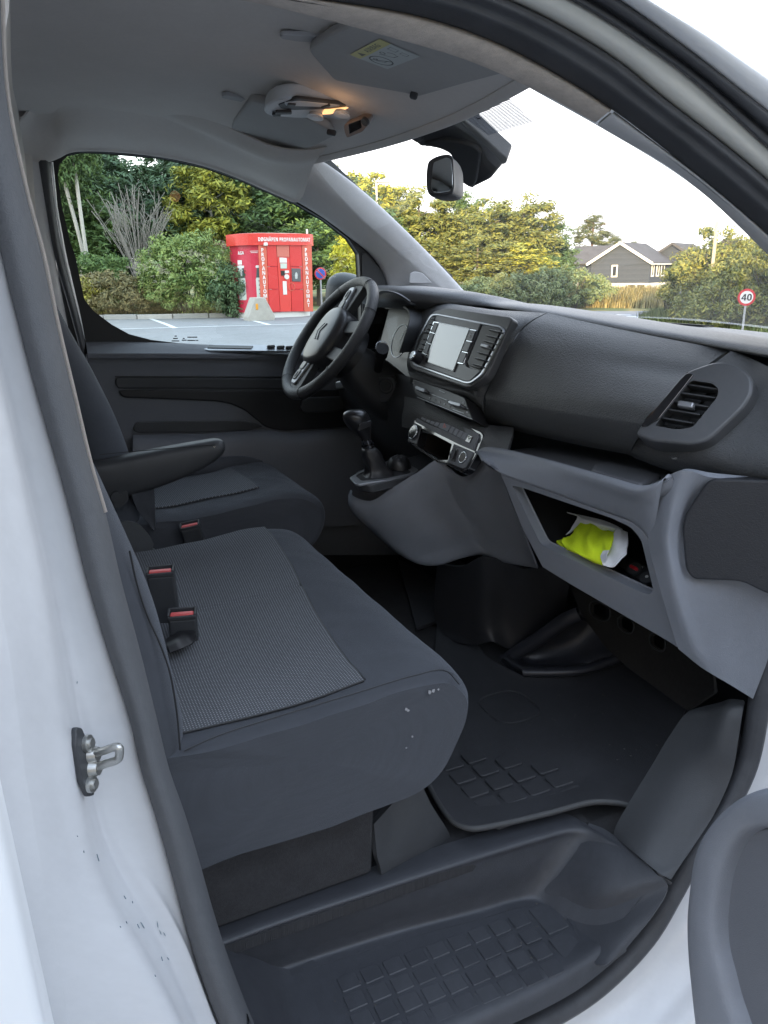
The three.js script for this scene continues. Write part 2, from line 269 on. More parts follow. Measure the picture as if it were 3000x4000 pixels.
// ================= ground, car park, road =================
const HT = (x, z) => 0.25 * sstep(-5, -21, z) - 0.72 * sstep(10, 18, x) * sstep(-46, -27, z) - 1.25 * sstep(34, 60, x);
function groundAt(p, lift = 0) { const d = rayOf(p); let a = 1, b = 1; for (let t = 1; t < 400; t *= 1.01) { const q = EYE.clone().addScaledVector(d, t); if (q.y < HT(q.x, q.z) + lift) { b = t; break; } a = t; } for (let i = 0; i < 30; i++) { const m = (a + b) / 2, q = EYE.clone().addScaledVector(d, m); q.y < HT(q.x, q.z) + lift ? b = m : a = m; } return EYE.clone().addScaledVector(d, b); }
const standAt = (p, dist) => { const q = far(p, dist); q.y = HT(q.x, q.z); return q; };
function sheet(pts, lift, step = 1.0) {
  { let A = 0; for (let i = 0; i < pts.length; i++) { const [a, b] = pts[i], [c, d] = pts[(i + 1) % pts.length]; A += a * d - c * b; } if (A < 0) pts = pts.slice().reverse(); }           // flat polygon draped over the ground
  const sh = new THREE.Shape(pts.map(([x, z]) => new THREE.Vector2(x, z))); const xs = pts.map(p => p[0]), zs = pts.map(p => p[1]);
  const x0 = Math.min(...xs), x1 = Math.max(...xs), z0 = Math.min(...zs), z1 = Math.max(...zs), nx = Math.max(1, Math.ceil((x1 - x0) / step)), nz = Math.max(1, Math.ceil((z1 - z0) / step));
  const inside = (x, z) => { let c = false; for (let i = 0, j = pts.length - 1; i < pts.length; j = i++) { const [xi, zi] = pts[i], [xj, zj] = pts[j]; if ((zi > z) !== (zj > z) && x < (xj - xi) * (z - zi) / (zj - zi) + xi) c = !c; } return c; };
  const clip = (poly, f) => { const out = []; for (let i = 0; i < poly.length; i++) { const a = poly[i], b = poly[(i + 1) % poly.length], fa = f(a), fb = f(b); if (fa >= 0) out.push(a); if ((fa >= 0) !== (fb >= 0)) { const t = fa / (fa - fb); out.push([a[0] + (b[0] - a[0]) * t, a[1] + (b[1] - a[1]) * t]); } } return out; };
  const pos = [], uv = [], idx = [];
  for (let i = 0; i < nx; i++) for (let j = 0; j < nz; j++) {
    const a0 = x0 + (x1 - x0) * i / nx, a1 = x0 + (x1 - x0) * (i + 1) / nx, b0 = z0 + (z1 - z0) * j / nz, b1 = z0 + (z1 - z0) * (j + 1) / nz;
    let q = pts.slice(); q = clip(q, p => p[0] - a0); q = clip(q, p => a1 - p[0]); q = clip(q, p => p[1] - b0); q = clip(q, p => b1 - p[1]); if (q.length < 3) continue;
    const k = pos.length / 3; for (const [x, z] of q) { pos.push(x, HT(x, z) + lift, z); uv.push(x, z); } for (let m = 1; m < q.length - 1; m++) idx.push(k, k + m + 1, k + m);
  }
  const g = new THREE.BufferGeometry(); g.setAttribute('position', new THREE.Float32BufferAttribute(pos, 3)); g.setAttribute('uv', new THREE.Float32BufferAttribute(uv, 2)); g.setIndex(idx);
  const n = []; for (let i = 0; i < pos.length; i += 3) { const x = pos[i], z = pos[i + 2], e = 0.2; const v = V(-(HT(x + e, z) - HT(x - e, z)) / (2 * e), 1, -(HT(x, z + e) - HT(x, z - e)) / (2 * e)).normalize(); n.push(v.x, v.y, v.z); }
  g.setAttribute('normal', new THREE.Float32BufferAttribute(n, 3)); return g;
}
{
  const pos = [], uv = [], idx = [], N = 120; const cx = t => Math.sign(t) * (Math.abs(t) * 50 + Math.pow(Math.abs(t), 4) * 500);
  for (let j = 0; j <= N; j++) for (let i = 0; i <= N; i++) { const x = 15 + cx(i / N * 2 - 1), z = -25 + cx(j / N * 2 - 1); pos.push(x, HT(x, z) - 0.02, z); uv.push(x, z); }
  for (let j = 0; j < N; j++) for (let i = 0; i < N; i++) { const a = j * (N + 1) + i; idx.push(a, a + N + 1, a + 1, a + 1, a + N + 1, a + N + 2); }
  const g = new THREE.BufferGeometry(); g.setAttribute('position', new THREE.Float32BufferAttribute(pos, 3)); g.setAttribute('uv', new THREE.Float32BufferAttribute(uv, 2)); g.setIndex(idx); g.computeVertexNormals();
  const f1 = fbm(512, [[6, 1], [24, 0.8], [90, 0.7], [200, 0.5]], 201), f2 = fbm(512, [[4, 1], [18, 0.7]], 207);
  struct('ground', g, std([1, 1, 1], 1, { map: tex(512, i => { const d = sstep(0.42, 0.66, f2[i]); const k = 0.6 + 0.8 * f1[i]; return [lerp(0.075, 0.26, d), lerp(0.105, 0.21, d), lerp(0.030, 0.075, d)].map(c => enc(c * k)); }, 1 / 14, true) }));
  const as = fbm(512, [[5, 1], [30, 0.6], [120, 0.6], [250, 0.8]], 211);
  M.asphalt = std([1, 1, 1], 0.9, { map: tex(512, i => { const k = 0.72 + 0.56 * as[i]; return [0.215, 0.22, 0.225].map(c => enc(c * k)); }, 1 / 6, true), bumpMap: tex(512, i => as[i], 1 / 2), bumpScale: 0.004 });
  M.roadPaint = mapped([0.62, 0.63, 0.63], 0.22, 212, 0.5, 0.85);
}
const KERB = [[-14, 689], [130, 690], [230, 690], [330, 689], [430, 687], [530, 685]].map(p => groundAt([p[0], p[1]], 0.0));
const lotEdge = KERB.map(p => [p.x, p.z]);
struct('car_park', sheet([[-30, 14], [-30, lotEdge[0][1] - 1], ...lotEdge, [9.5, -24.5], [12.5, -27.5], [16.5, -25], [15.5, -16], [15, -6], [15, 14]], 0.0, 1.5), M.asphalt);
{ // bay markings
  const ln = (a, b, w) => { const p = groundAt(a), q = groundAt(b), d = V(q.x - p.x, 0, q.z - p.z).normalize(), s = V(-d.z, 0, d.x).multiplyScalar(w / 2); return [[p.x + s.x, p.z + s.z], [q.x + s.x, q.z + s.z], [q.x - s.x, q.z - s.z], [p.x - s.x, p.z - s.z]]; };
  struct('parking_line', sheet(ln(zc(450, 318), zc(1420, 291), 0.12), 0.005, 2), M.roadPaint);
  for (const [a, b] of [[[640, 268], [758, 312]], [[1010, 262], [1165, 298]], [[330, 274], [360, 322]]]) struct('parking_line', sheet(ln(zc(...a), zc(...b), 0.13), 0.005, 2), M.roadPaint);
}
// road beyond the verge with a zebra crossing
{
  const L = [[1255, 672], [1300, 682], [1345, 692], [1420, 704], [1520, 722], [1659, 748], [1760, 770]], R = [[1440, 672], [1452, 677], [1458, 684], [1480, 692], [1560, 705], [1659, 722], [1760, 738]];
  const l = L.map(p => groundAt(p)).map(p => [p.x, p.z]), r = R.map(p => groundAt(p)).map(p => [p.x, p.z]);
  M.road = std([1, 1, 1], 0.9, { map: M.asphalt.map });
  struct('road', sheet([...l, ...r.reverse()], 0.006, 2), M.road);
  for (let i = 0; i < 6; i++) { const y = zn(0, 0)[1], a = (x, yy) => { const q = groundAt(zn(x, yy)); return [q.x, q.z]; }; const y0 = 682 + i * 11.5, xl = 345 + i * 42, xr = 545 + i * 45; struct('crossing_stripe', sheet([a(xl, y0), a(xr, y0 + 3), a(xr + 14, y0 + 7), a(xl + 12, y0 + 4)], 0.011, 3), M.roadPaint); }
}
// granite kerb stones along the bay
reseed(61); {
  const kerb = thing('granite_kerb', 'row of pale granite kerb stones in front of the bushes', 'kerb');
  const c = new THREE.CatmullRomCurve3(KERB.map(p => p.clone().add(V(0, 0, -0.05)))), L = c.getLength(), n = Math.floor(L / 0.98), ms = [0, 1, 2].map(k => mapped([0.34 + k * 0.04, 0.34 + k * 0.035, 0.33 + k * 0.03], 0.2, 220 + k, 3, 0.9));
  for (let i = 0; i < n; i++) { const a = c.getPointAt((i + 0.01) / n), b = c.getPointAt((i + 0.985) / n); const g = bar(a.clone().setY(HT(a.x, a.z) + 0.06 + rr(-0.006, 0.006)), b.clone().setY(HT(b.x, b.z) + 0.06 + rr(-0.006, 0.006)), 0.15, 0.13, V(0, 1, 0), 0.012); mesh('kerb_stone', g, ms[Math.floor(rnd() * 3)], kerb); }
}

// ================= the van: body, openings, roof lining =================
const van = thing('van', 'white van in the car park with its passenger door open, dark grey cabin inside', 'van');
// --- rear jamb of the passenger door opening, seen close at hand ---
const sealR = [[3, -140], [5, 0], [10, 150], [25, 280], [50, 380], [75, 480], [95, 553], [120, 678], [150, 803], [190, 978], [228, 1106], [250, 1206], [275, 1306], [310, 1431], [340, 1556], [365, 1659], [400, 1759], [435, 1874], [465, 1984], [500, 2089], [550, 2212], [612, 2330]];
const sealL = [[-82, -140], [-76, 0], [-68, 150], [-50, 280], [-20, 450], [15, 603], [50, 743], [85, 873], [120, 993], [147, 1090], [190, 1266], [235, 1416], [280, 1556], [303, 1659], [345, 1794], [380, 1924], [425, 2089], [472, 2212], [525, 2330]];
const troughR = [[-150, -140], [-100, 300], [-10, 700], [62, 1000], [138, 1300], [188, 1500], [215, 1650], [232, 1759], [280, 1859], [370, 1979], [420, 2084], [466, 2212], [520, 2330]];
const troughL = [[-170, -140], [-120, 300], [-25, 700], [46, 1000], [112, 1300], [150, 1560], [180, 1709], [215, 1859], [250, 1949], [320, 2069], [392, 2212], [450, 2330]];
const creaseB = [[-260, -140], [-200, 300], [-110, 700], [-60, 1000], [0, 1296], [30, 1446], [55, 1659], [90, 1859], [120, 2034], [150, 2212], [172, 2330]];
const outerB = [[-360, -140], [-300, 300], [-220, 700], [-160, 1000], [-120, 1296], [-60, 1659], [0, 1979], [25, 2159], [40, 2212], [70, 2330]];
const stB = [-140, 0, 200, 400, 553, 700, 850, 1000, 1106, 1250, 1400, 1556, 1659, 1759, 1859, 1949, 2040, 2120, 2212, 2330];
mesh('door_jamb', patch(stB.map(y => {
  const a = polyX(sealL, y), b = polyX(troughR, y), c = polyX(troughL, y), k = sstep(1000, 1700, y);
  return [Z([a + 14, y], 0.765), Z([a - 1, y], 0.786), Z([Math.min(a - 4, lerp(a, b, 0.6)), y], 0.792), Z([Math.min(a - 6, b), y], 0.797), Z([lerp(b, c, 0.5) - 4, y], 0.806 - 0.006 * k), Z([c - 8, y], 0.842), Z([lerp(c, polyX(creaseB, y), 0.5), y], 0.866), Z([polyX(creaseB, y), y], 0.893), Z([polyX(creaseB, y) - 4, y], 0.8945), Z([polyX(outerB, y), y], 0.926)];
}), { nu: 54, nv: 60, th: 0.003 }), M.jamb, van, 'white painted door jamb with chips and a shallow channel');
mesh('door_seal', patch(stB.map(y => { const a = polyX(sealL, y), b = polyX(sealR, y), m = t => a + (b - a) * t; return [Z([a, y], 0.785), Z([m(0.06), y], 0.801), Z([m(0.3), y], 0.812), Z([m(0.6), y], 0.810), Z([m(0.85), y], 0.795), Z([m(0.97), y], 0.772), Z([b, y], 0.735)]; }), { nu: 24, nv: 60, th: 0.004 }), M.sealGrey, van);
mesh('seal_edge', tube(stB.slice(0, 9).map(y => Z([polyX(sealR, y) - 1, y], 0.775)), 0.0026, { n: 80, s: 6 }), M.fuzz, van);
// sliding door behind the gap
mesh('sliding_door', patch([0.30, 0.45, 0.9, 1.25, 1.35, 1.78, 1.90].map((y, i) => [-0.062, -0.075, -0.4, -1.0, -1.9].map((x, j) => V(x - (j < 2 ? (1.2 - y) * -0.02 : 0), y, [0.90, 0.935, 0.955, 0.955, 0.94, 0.86, 0.76][i] + (j === 0 ? -0.02 : 0.004)))), { nu: 24, nv: 30, th: 0.02, face: V(0, 0, 1) }), M.paint, van);
mesh('sliding_door_seal', tube(outerB.slice(3).map(([x, y]) => Z([x - 7, y], 0.915)), 0.006, { n: 60, s: 6 }), M.black, van);
// striker plate and loop on the jamb
{
  const st = sub('striker', van, 'steel striker loop on a dark bolted plate'), pl = plane(Z([185, 1650], 0.836), V(0.86, 0.1, 0.5));
  mesh('plate', slab(onP(pl, [[166, 1570], [178, 1572], [190, 1600], [204, 1690], [205, 1718], [193, 1721], [178, 1690], [164, 1610]]), pl, 0.006, { r: 0.003 }), M.dark, st);
  for (const p of [[186, 1606], [194, 1694]]) { const c = U(p, pl); mesh('bolt', merge([cyl(0.0085, 0.0085, 0.004, c.clone().addScaledVector(pl.n, 0.002), pl.n, 20), cyl(0.0055, 0.0055, 0.006, c.clone().addScaledVector(pl.n, 0.004), pl.n, 6)]), M.steel, st); }
  const o = V(0.94, 0, 0.34), a = U([196, 1630], pl), b = U([198, 1660], pl);
  const e = Z([257, 1612], 0.852), f = Z([257, 1640], 0.848);
  mesh('loop', tube([a, a.clone().lerp(e, 0.5), e.clone().lerp(a, 0.08), e.clone().lerp(f, 0.12), f.clone().lerp(e, 0.12), f.clone().lerp(b, 0.08), b.clone().lerp(f, 0.5), b], 0.0042, { n: 70 }), M.steel, st);
  mesh('loop_collar', merge([cyl(0.007, 0.009, 0.008, a.clone().addScaledVector(pl.n, 0.004), pl.n), cyl(0.007, 0.009, 0.008, b.clone().addScaledVector(pl.n, 0.004), pl.n)]), M.steel, st);
}
// paint chips and scratches down to the primer
{
  reseed(5); const g = [];
  const chips = [[zg(537, 560), 10], [zg(570, 580), 4], [zg(595, 685), 9], [zg(613, 680), 16], [zg(680, 675), 15], [zg(692, 708), 12], [zg(710, 716), 10], [zg(697, 825), 8], [zg(725, 822), 9], [zg(518, 686), 4], [zg(544, 668), 5], [zg(360, 361), 4], [zg(332, 294), 3], [ze(332, 735), 4], [zg(420, 388), 14], [zg(668, 898), 5]];
  const jm = van.children.find(c => c.name === 'door_jamb'); jm.updateMatrixWorld(true); const rc = new THREE.Raycaster();
  for (const [p, L] of chips) { rc.set(EYE, rayOf(p).normalize()); const h = rc.intersectObject(jm)[0]; if (!h) continue; const n = h.face.normal.clone(); if (n.dot(rayOf(p)) > 0) n.negate();
    const up = V(0, 1, 0).addScaledVector(n, -n.y).normalize(), s = up.clone().cross(n).normalize(), a = rr(-0.35, 0.35), d = up.clone().multiplyScalar(Math.cos(a)).addScaledVector(s, Math.sin(a)), w = d.clone().cross(n);
    const l = L * 0.00034, c = h.point.clone().addScaledVector(n, 0.0012), q = [[-1, 0], [-0.3, 0.5], [0.4, 0.35], [1, 0], [0.3, -0.4], [-0.5, -0.45]].map(([x, y]) => c.clone().addScaledVector(d, x * l).addScaledVector(w, y * Math.min(l * 0.5, 0.0011)));
    g.push(slab(q, plane(c, n), 0.0008, { b: 0 })); }
  const m = mesh('paint_chip', merge(g), std([0.20, 0.25, 0.29], 0.8), van); m.userData.kind = 'stuff';
}
// --- door opening over the roof and down the windscreen pillar: bands side by side ---
const arc = {
  c0: [[-1100, -70], [-560, 10], [0, 150], [380, 265], [700, 410], [915, 528], [1300, 770], [1659, 1100], [1900, 1350]],
  c1: [[-950, -110], [-450, -30], [150, 68], [480, 180], [800, 350], [985, 470], [1400, 790], [1720, 1065], [2000, 1330]],
  c2: [[-700, -330], [-250, -200], [330, -70], [640, 50], [1000, 260], [1200, 420], [1560, 700], [1850, 960], [2150, 1250]],
  c3: [[-600, -430], [-120, -330], [480, -140], [850, 25], [1150, 215], [1330, 345], [1659, 640], [1950, 890], [2300, 1220]],
  c4: [[-450, -580], [0, -500], [650, -230], [1020, 0], [1300, 200], [1450, 315], [1750, 550], [2100, 830], [2450, 1180]],
  c5: [[-400, -680], [80, -600], [750, -270], [1150, 0], [1400, 155], [1550, 260], [1850, 470], [2250, 780], [2600, 1150]],
};
const AZ = { c0: 0.69, c1: 0.72, c2: 0.765, c3: 0.785, c4: 0.80, c5: 0.825 };
const ap = (k, i, dz = 0) => Z(zb(...arc[k][i]), AZ[k] + dz);
const mixp = (a, b, i, t, dz) => { const A = arc[a][i], B = arc[b][i]; return Z(zb(lerp(A[0], B[0], t), lerp(A[1], B[1], t)), lerp(AZ[a], AZ[b], t) + dz); };
const NS = arc.c0.length, ids = [...Array(NS).keys()];
// fabric covered edge of the roof lining, up to the pillar joint
mesh('roof_edge_trim', patch(ids.slice(0, 6).map(i => [ap('c0', i, -0.05).add(V(0, 0.012, 0)), ap('c0', i, -0.012), ap('c0', i), mixp('c0', 'c1', i, 0.4, 0.012), mixp('c0', 'c1', i, 0.85, 0.010), ap('c1', i, -0.004)]), { nu: 20, nv: 50 }), M.fuzz, van, 'beige fleecy edge of the roof lining along the door opening');
mesh('pillar_trim', patch(ids.slice(5).map((i, k) => { const f = k === 0 ? 0.004 : 0; return [ap('c0', i, -0.06), ap('c0', i, -0.012), ap('c0', i), mixp('c0', 'c1', i, 0.4, 0.010), mixp('c0', 'c1', i, 0.85, 0.008), ap('c1', i, -0.004)].map(p => p.add(V(f, -f * 0.7, 0))); }), { nu: 20, nv: 30 }), M.pillarTrim, van);
mesh('door_seal', patch(ids.map(i => [ap('c1', i, -0.012), ap('c1', i, 0.002), mixp('c1', 'c2', i, 0.18, 0.012), mixp('c1', 'c2', i, 0.45, 0.018), mixp('c1', 'c2', i, 0.62, 0.013), mixp('c1', 'c2', i, 0.85, 0.014), ap('c2', i), ap('c2', i, -0.02)]), { nu: 30, nv: 64 }), M.rubber, van, 'dark rubber seal arching over the passenger door opening');
mesh('roof_flange', patch(ids.map(i => [ap('c2', i, -0.016), mixp('c2', 'c3', i, 0.1, -0.006), mixp('c2', 'c3', i, 0.5, 0.001), mixp('c2', 'c3', i, 0.9, -0.002), ap('c3', i, -0.006)]), { nu: 16, nv: 50 }), mapped([0.62, 0.62, 0.58], 0.03, 31, 3, 0.45), van, 'pale painted roof flange between two rubber seals');
mesh('roof_gutter_seal', patch(ids.map(i => [ap('c3', i, -0.012), mixp('c3', 'c4', i, 0.08, 0.006), mixp('c3', 'c4', i, 0.3, 0.004), mixp('c3', 'c4', i, 0.42, -0.004), mixp('c3', 'c4', i, 0.55, 0.008), mixp('c3', 'c4', i, 0.85, 0.010), ap('c4', i, 0.002), ap('c4', i, -0.012)]), { nu: 36, nv: 50 }), M.rubber, van);
mesh('roof_side', patch(ids.map(i => { const a = ap('c4', i, 0.002), b = ap('c5', i); return [ap('c4', i, -0.01), a, mixp('c4', 'c5', i, 0.5, 0.006), b, b.clone().add(V(0.006, 0.012, -0.03)), b.clone().add(V(0.02, 0.03, -0.16)), b.clone().add(V(0.05, 0.055, -0.45))]; }), { nu: 24, nv: 50 }), M.paint, van);
// roof skin over the cabin
mesh('roof_skin', patch([[0.95, 1.87], [0.8, 1.905], [0.5, 1.935], [0, 1.95], [-1, 1.955], [-2, 1.95]].map(([x, y]) => [-0.84, -0.78, -0.6, 0, 0.5].map((z, i) => V(x, y - [0.10, 0.05, 0.02, 0, 0.015][i], z))), { nu: 20, nv: 20, th: 0.004, face: V(0, 1, 0) }), M.paint, van);

// --- roof lining ---
const YH = (x, z) => 1.822 - 0.088 * sstep(0.42, 0.83, x) - 0.075 * sstep(0.60, 0.675, z) - 0.02 * sstep(0.1, -0.2, x);
{
  const xs = [-0.35, -0.1, 0.1, 0.25, 0.38, 0.48, 0.58, 0.68, 0.76, 0.815], zs = [-0.66, -0.5, -0.40, -0.3, -0.2, -0.1, 0, 0.1, 0.2, 0.3, 0.4, 0.48, 0.56, 0.62, 0.665];
  const bow = z => -0.26 * Math.pow(Math.max(0, Math.abs(z - 0.0) - 0.05), 1.7);
  mesh('headliner', patch(xs.map((x, i) => zs.map(z => { const k = sstep(0.3, 0.815, x), xx = x + bow(z) * k; return V(xx, YH(x, z) - (z > 0 ? 0 : 0.0), z); })), { nu: 48, nv: 40, th: 0.012, face: V(0, -1, 0) }), M.headliner, van, 'grey fabric roof lining');
  const hd = zs.map(z => V(0.815 + bow(z), YH(0.815, z), z));
  mesh('windscreen_header', patch([hd.map(p => p.clone().add(V(-0.008, -0.001, 0))), hd.map(p => p.clone().add(V(0.012, -0.010, 0))), hd.map(p => p.clone().add(V(0.030, -0.004, 0))), hd.map(p => p.clone().add(V(0.045, 0.025, 0)))], { nu: 48, nv: 12 }), M.headliner, van);
}
// side rail over the driver's window
const winTop = [[60, 352], [100, 350], [128, 340], [150, 329], [200, 325], [350, 338], [450, 360], [520, 385], [600, 420], [640, 436], [652, 432]];
const foldL = [[40, 300], [70, 265], [105, 245], [130, 230], [185, 216], [350, 245], [420, 275], [500, 312], [580, 345], [640, 352], [686, 346]];
mesh('window_rail_trim', patch(winTop.map((p, i) => {
  const b = Z(p, -0.735), fx = b.x * (1 - 0.12 * sstep(0.3, 0.8, b.x)), t = U(foldL[i], { y: 1.822 - 0.088 * sstep(0.42, 0.83, b.x) - 0.02 * sstep(0.5, 0.8, b.x) });
  t.z = Math.max(-0.64, Math.min(-0.36, t.z)); t.y = 1.45 + (t.y - 1.45); const tt = Z(foldL[i], t.z);
  return [b.clone().add(V(0, 0.004, -0.03)), b.clone().add(V(0, -0.001, -0.004)), b.clone().add(V(0, 0.006, 0.008)), b.clone().lerp(tt, 0.35).add(V(0, 0.006, 0.0)), b.clone().lerp(tt, 0.75).add(V(0, 0.012, 0)), tt.clone().add(V(0, 0.003, 0)), tt.clone().add(V(0, 0.02, 0.06))];
}), { nu: 30, nv: 44, th: 0.004 }), M.cove, van, 'brownish fabric trim above the driver window');
// driver side pillar between the door opening and the window
const ribbon = (L, R, z0, z1, bulge, mat, name, label) => { const n = 8, rows = []; const y0 = L[0][1], y1 = L[L.length - 1][1]; for (let i = 0; i <= n; i++) { const y = lerp(y0, y1, i / n), a = polyX(L, y), b = polyX(R, y); rows.push([Z([a, y], z0), Z([lerp(a, b, 0.2), y], lerp(z0, z1, 0.2) + bulge * 0.7), Z([lerp(a, b, 0.5), y], lerp(z0, z1, 0.5) + bulge), Z([lerp(a, b, 0.8), y], lerp(z0, z1, 0.8) + bulge * 0.7), Z([b, y], z1)]); } return mesh(name, patch(rows, { nu: 12, nv: 20 }), mat, van, label); };
mesh('bulkhead_top', patch([[V(0.045, 1.84, 0.62), V(0.05, 1.84, 0.2), V(0.062, 1.84, -0.2), V(0.078, 1.84, -0.5), V(0.088, 1.80, -0.70)], [V(0.04, 1.70, 0.62), V(0.045, 1.70, 0.2), V(0.055, 1.70, -0.2), V(0.07, 1.70, -0.5), V(0.085, 1.68, -0.71)], [V(-0.05, 1.50, 0.62), V(-0.05, 1.50, 0.2), V(-0.05, 1.50, -0.2), V(-0.03, 1.50, -0.5), V(0.06, 1.50, -0.72)]], { nu: 20, nv: 10, th: 0.01 }), M.headliner, van, 'dark upper partition panel behind the seats');
ribbon([[-60, -30], [-30, 200], [30, 380], [90, 560]], [[8, -30], [40, 160], [58, 260], [66, 345], [80, 560]].map(p => [p[0] + 4, p[1]]), -0.70, -0.715, 0.004, M.cove, 'rear_pillar_trim');
ribbon([[20, 340], [95, 560], [140, 760], [150, 800]], [[84, 340], [108, 500], [138, 660], [165, 800]], -0.725, -0.735, 0.002, M.jamb, 'driver_door_jamb');
ribbon([[82, 346], [99, 450], [117, 553], [158, 700], [184, 800], [200, 860]], [[109, 346], [119, 450], [136, 553], [176, 700], [198, 800], [215, 860]], -0.735, -0.745, 0.012, M.rubber, 'driver_door_seal');
ribbon([[109, 350], [119, 450], [135, 553], [168, 690], [178, 748]], [[115, 350], [125, 450], [144, 553], [176, 690], [186, 748]], -0.748, -0.75, 0.003, M.paint, 'driver_door_edge');
// --- windscreen pillar on the driver's side ---
const pilIn = [[676, 340], [690, 346], [740, 380], [800, 428], [880, 503], [950, 573], [1012, 640]], pilOut = [[628, 428], [641, 434], [700, 470], [760, 515], [800, 548], [826, 584], [845, 640]];
mesh('pillar_trim', patch(pilIn.map((p, i) => { const a = Z(p, -0.655 - i * 0.004), b = Z(pilOut[i], -0.745), m = a.clone().lerp(b, 0.5); return [a.clone().add(V(0.02, 0.0, -0.05)), a, a.clone().lerp(b, 0.2).add(V(-0.012, 0, 0.016)), m.add(V(-0.014, 0, 0.022)), a.clone().lerp(b, 0.85).add(V(-0.006, 0, 0.012)), b, b.clone().add(V(0.01, 0, -0.03))]; }), { nu: 30, nv: 40 }), M.pillarTrim, van, 'pale grey plastic trim of the windscreen pillar beside the steering wheel');
{ // small moulded cover at the foot of that pillar
  const pl = plane(Z([905, 602], -0.66), V(-0.2, 0.12, 0.95));
  mesh('pillar_cover', slab(onP(pl, [[884, 612], [886, 590], [895, 586], [912, 589], [935, 612]]), pl, 0.006, { r: 0.006, b: 0.002 }), M.pillarTrim, van);
}
// --- windscreen ---
const WS = (z, t) => { const c = z * z; return V(0.80 + 0.74 * t - 0.36 * c * (0.4 + 0.6 * t), 1.822 - 0.495 * t - 0.04 * c, z * (0.97 + 0.05 * t)); };
{ // thin film of road dust on the glass, patchy
  const f = fbm(256, [[3, 1], [7, 0.7], [20, 0.5], [90, 0.5]], 501);
  mesh('windscreen_dust', patch([0, 0.2, 0.4, 0.6, 0.8, 1].map(t => [-0.72, -0.55, -0.3, 0, 0.3, 0.55, 0.72].map(z => WS(z, t).add(V(-0.003, -0.005, 0)))), { nu: 30, nv: 24, th: 0 }), std([0.62, 0.60, 0.55], 1, { transparent: true, opacity: 0.10, alphaMap: tex(256, i => 0.25 + 0.75 * sstep(0.3, 0.75, f[i]), 1.1) }), van);
}
mesh('windscreen', patch([0, 0.2, 0.4, 0.6, 0.8, 1].map(t => [-0.72, -0.55, -0.3, 0, 0.3, 0.55, 0.72].map(z => WS(z, t))), { nu: 30, nv: 24, th: 0 }), M.glass, van);
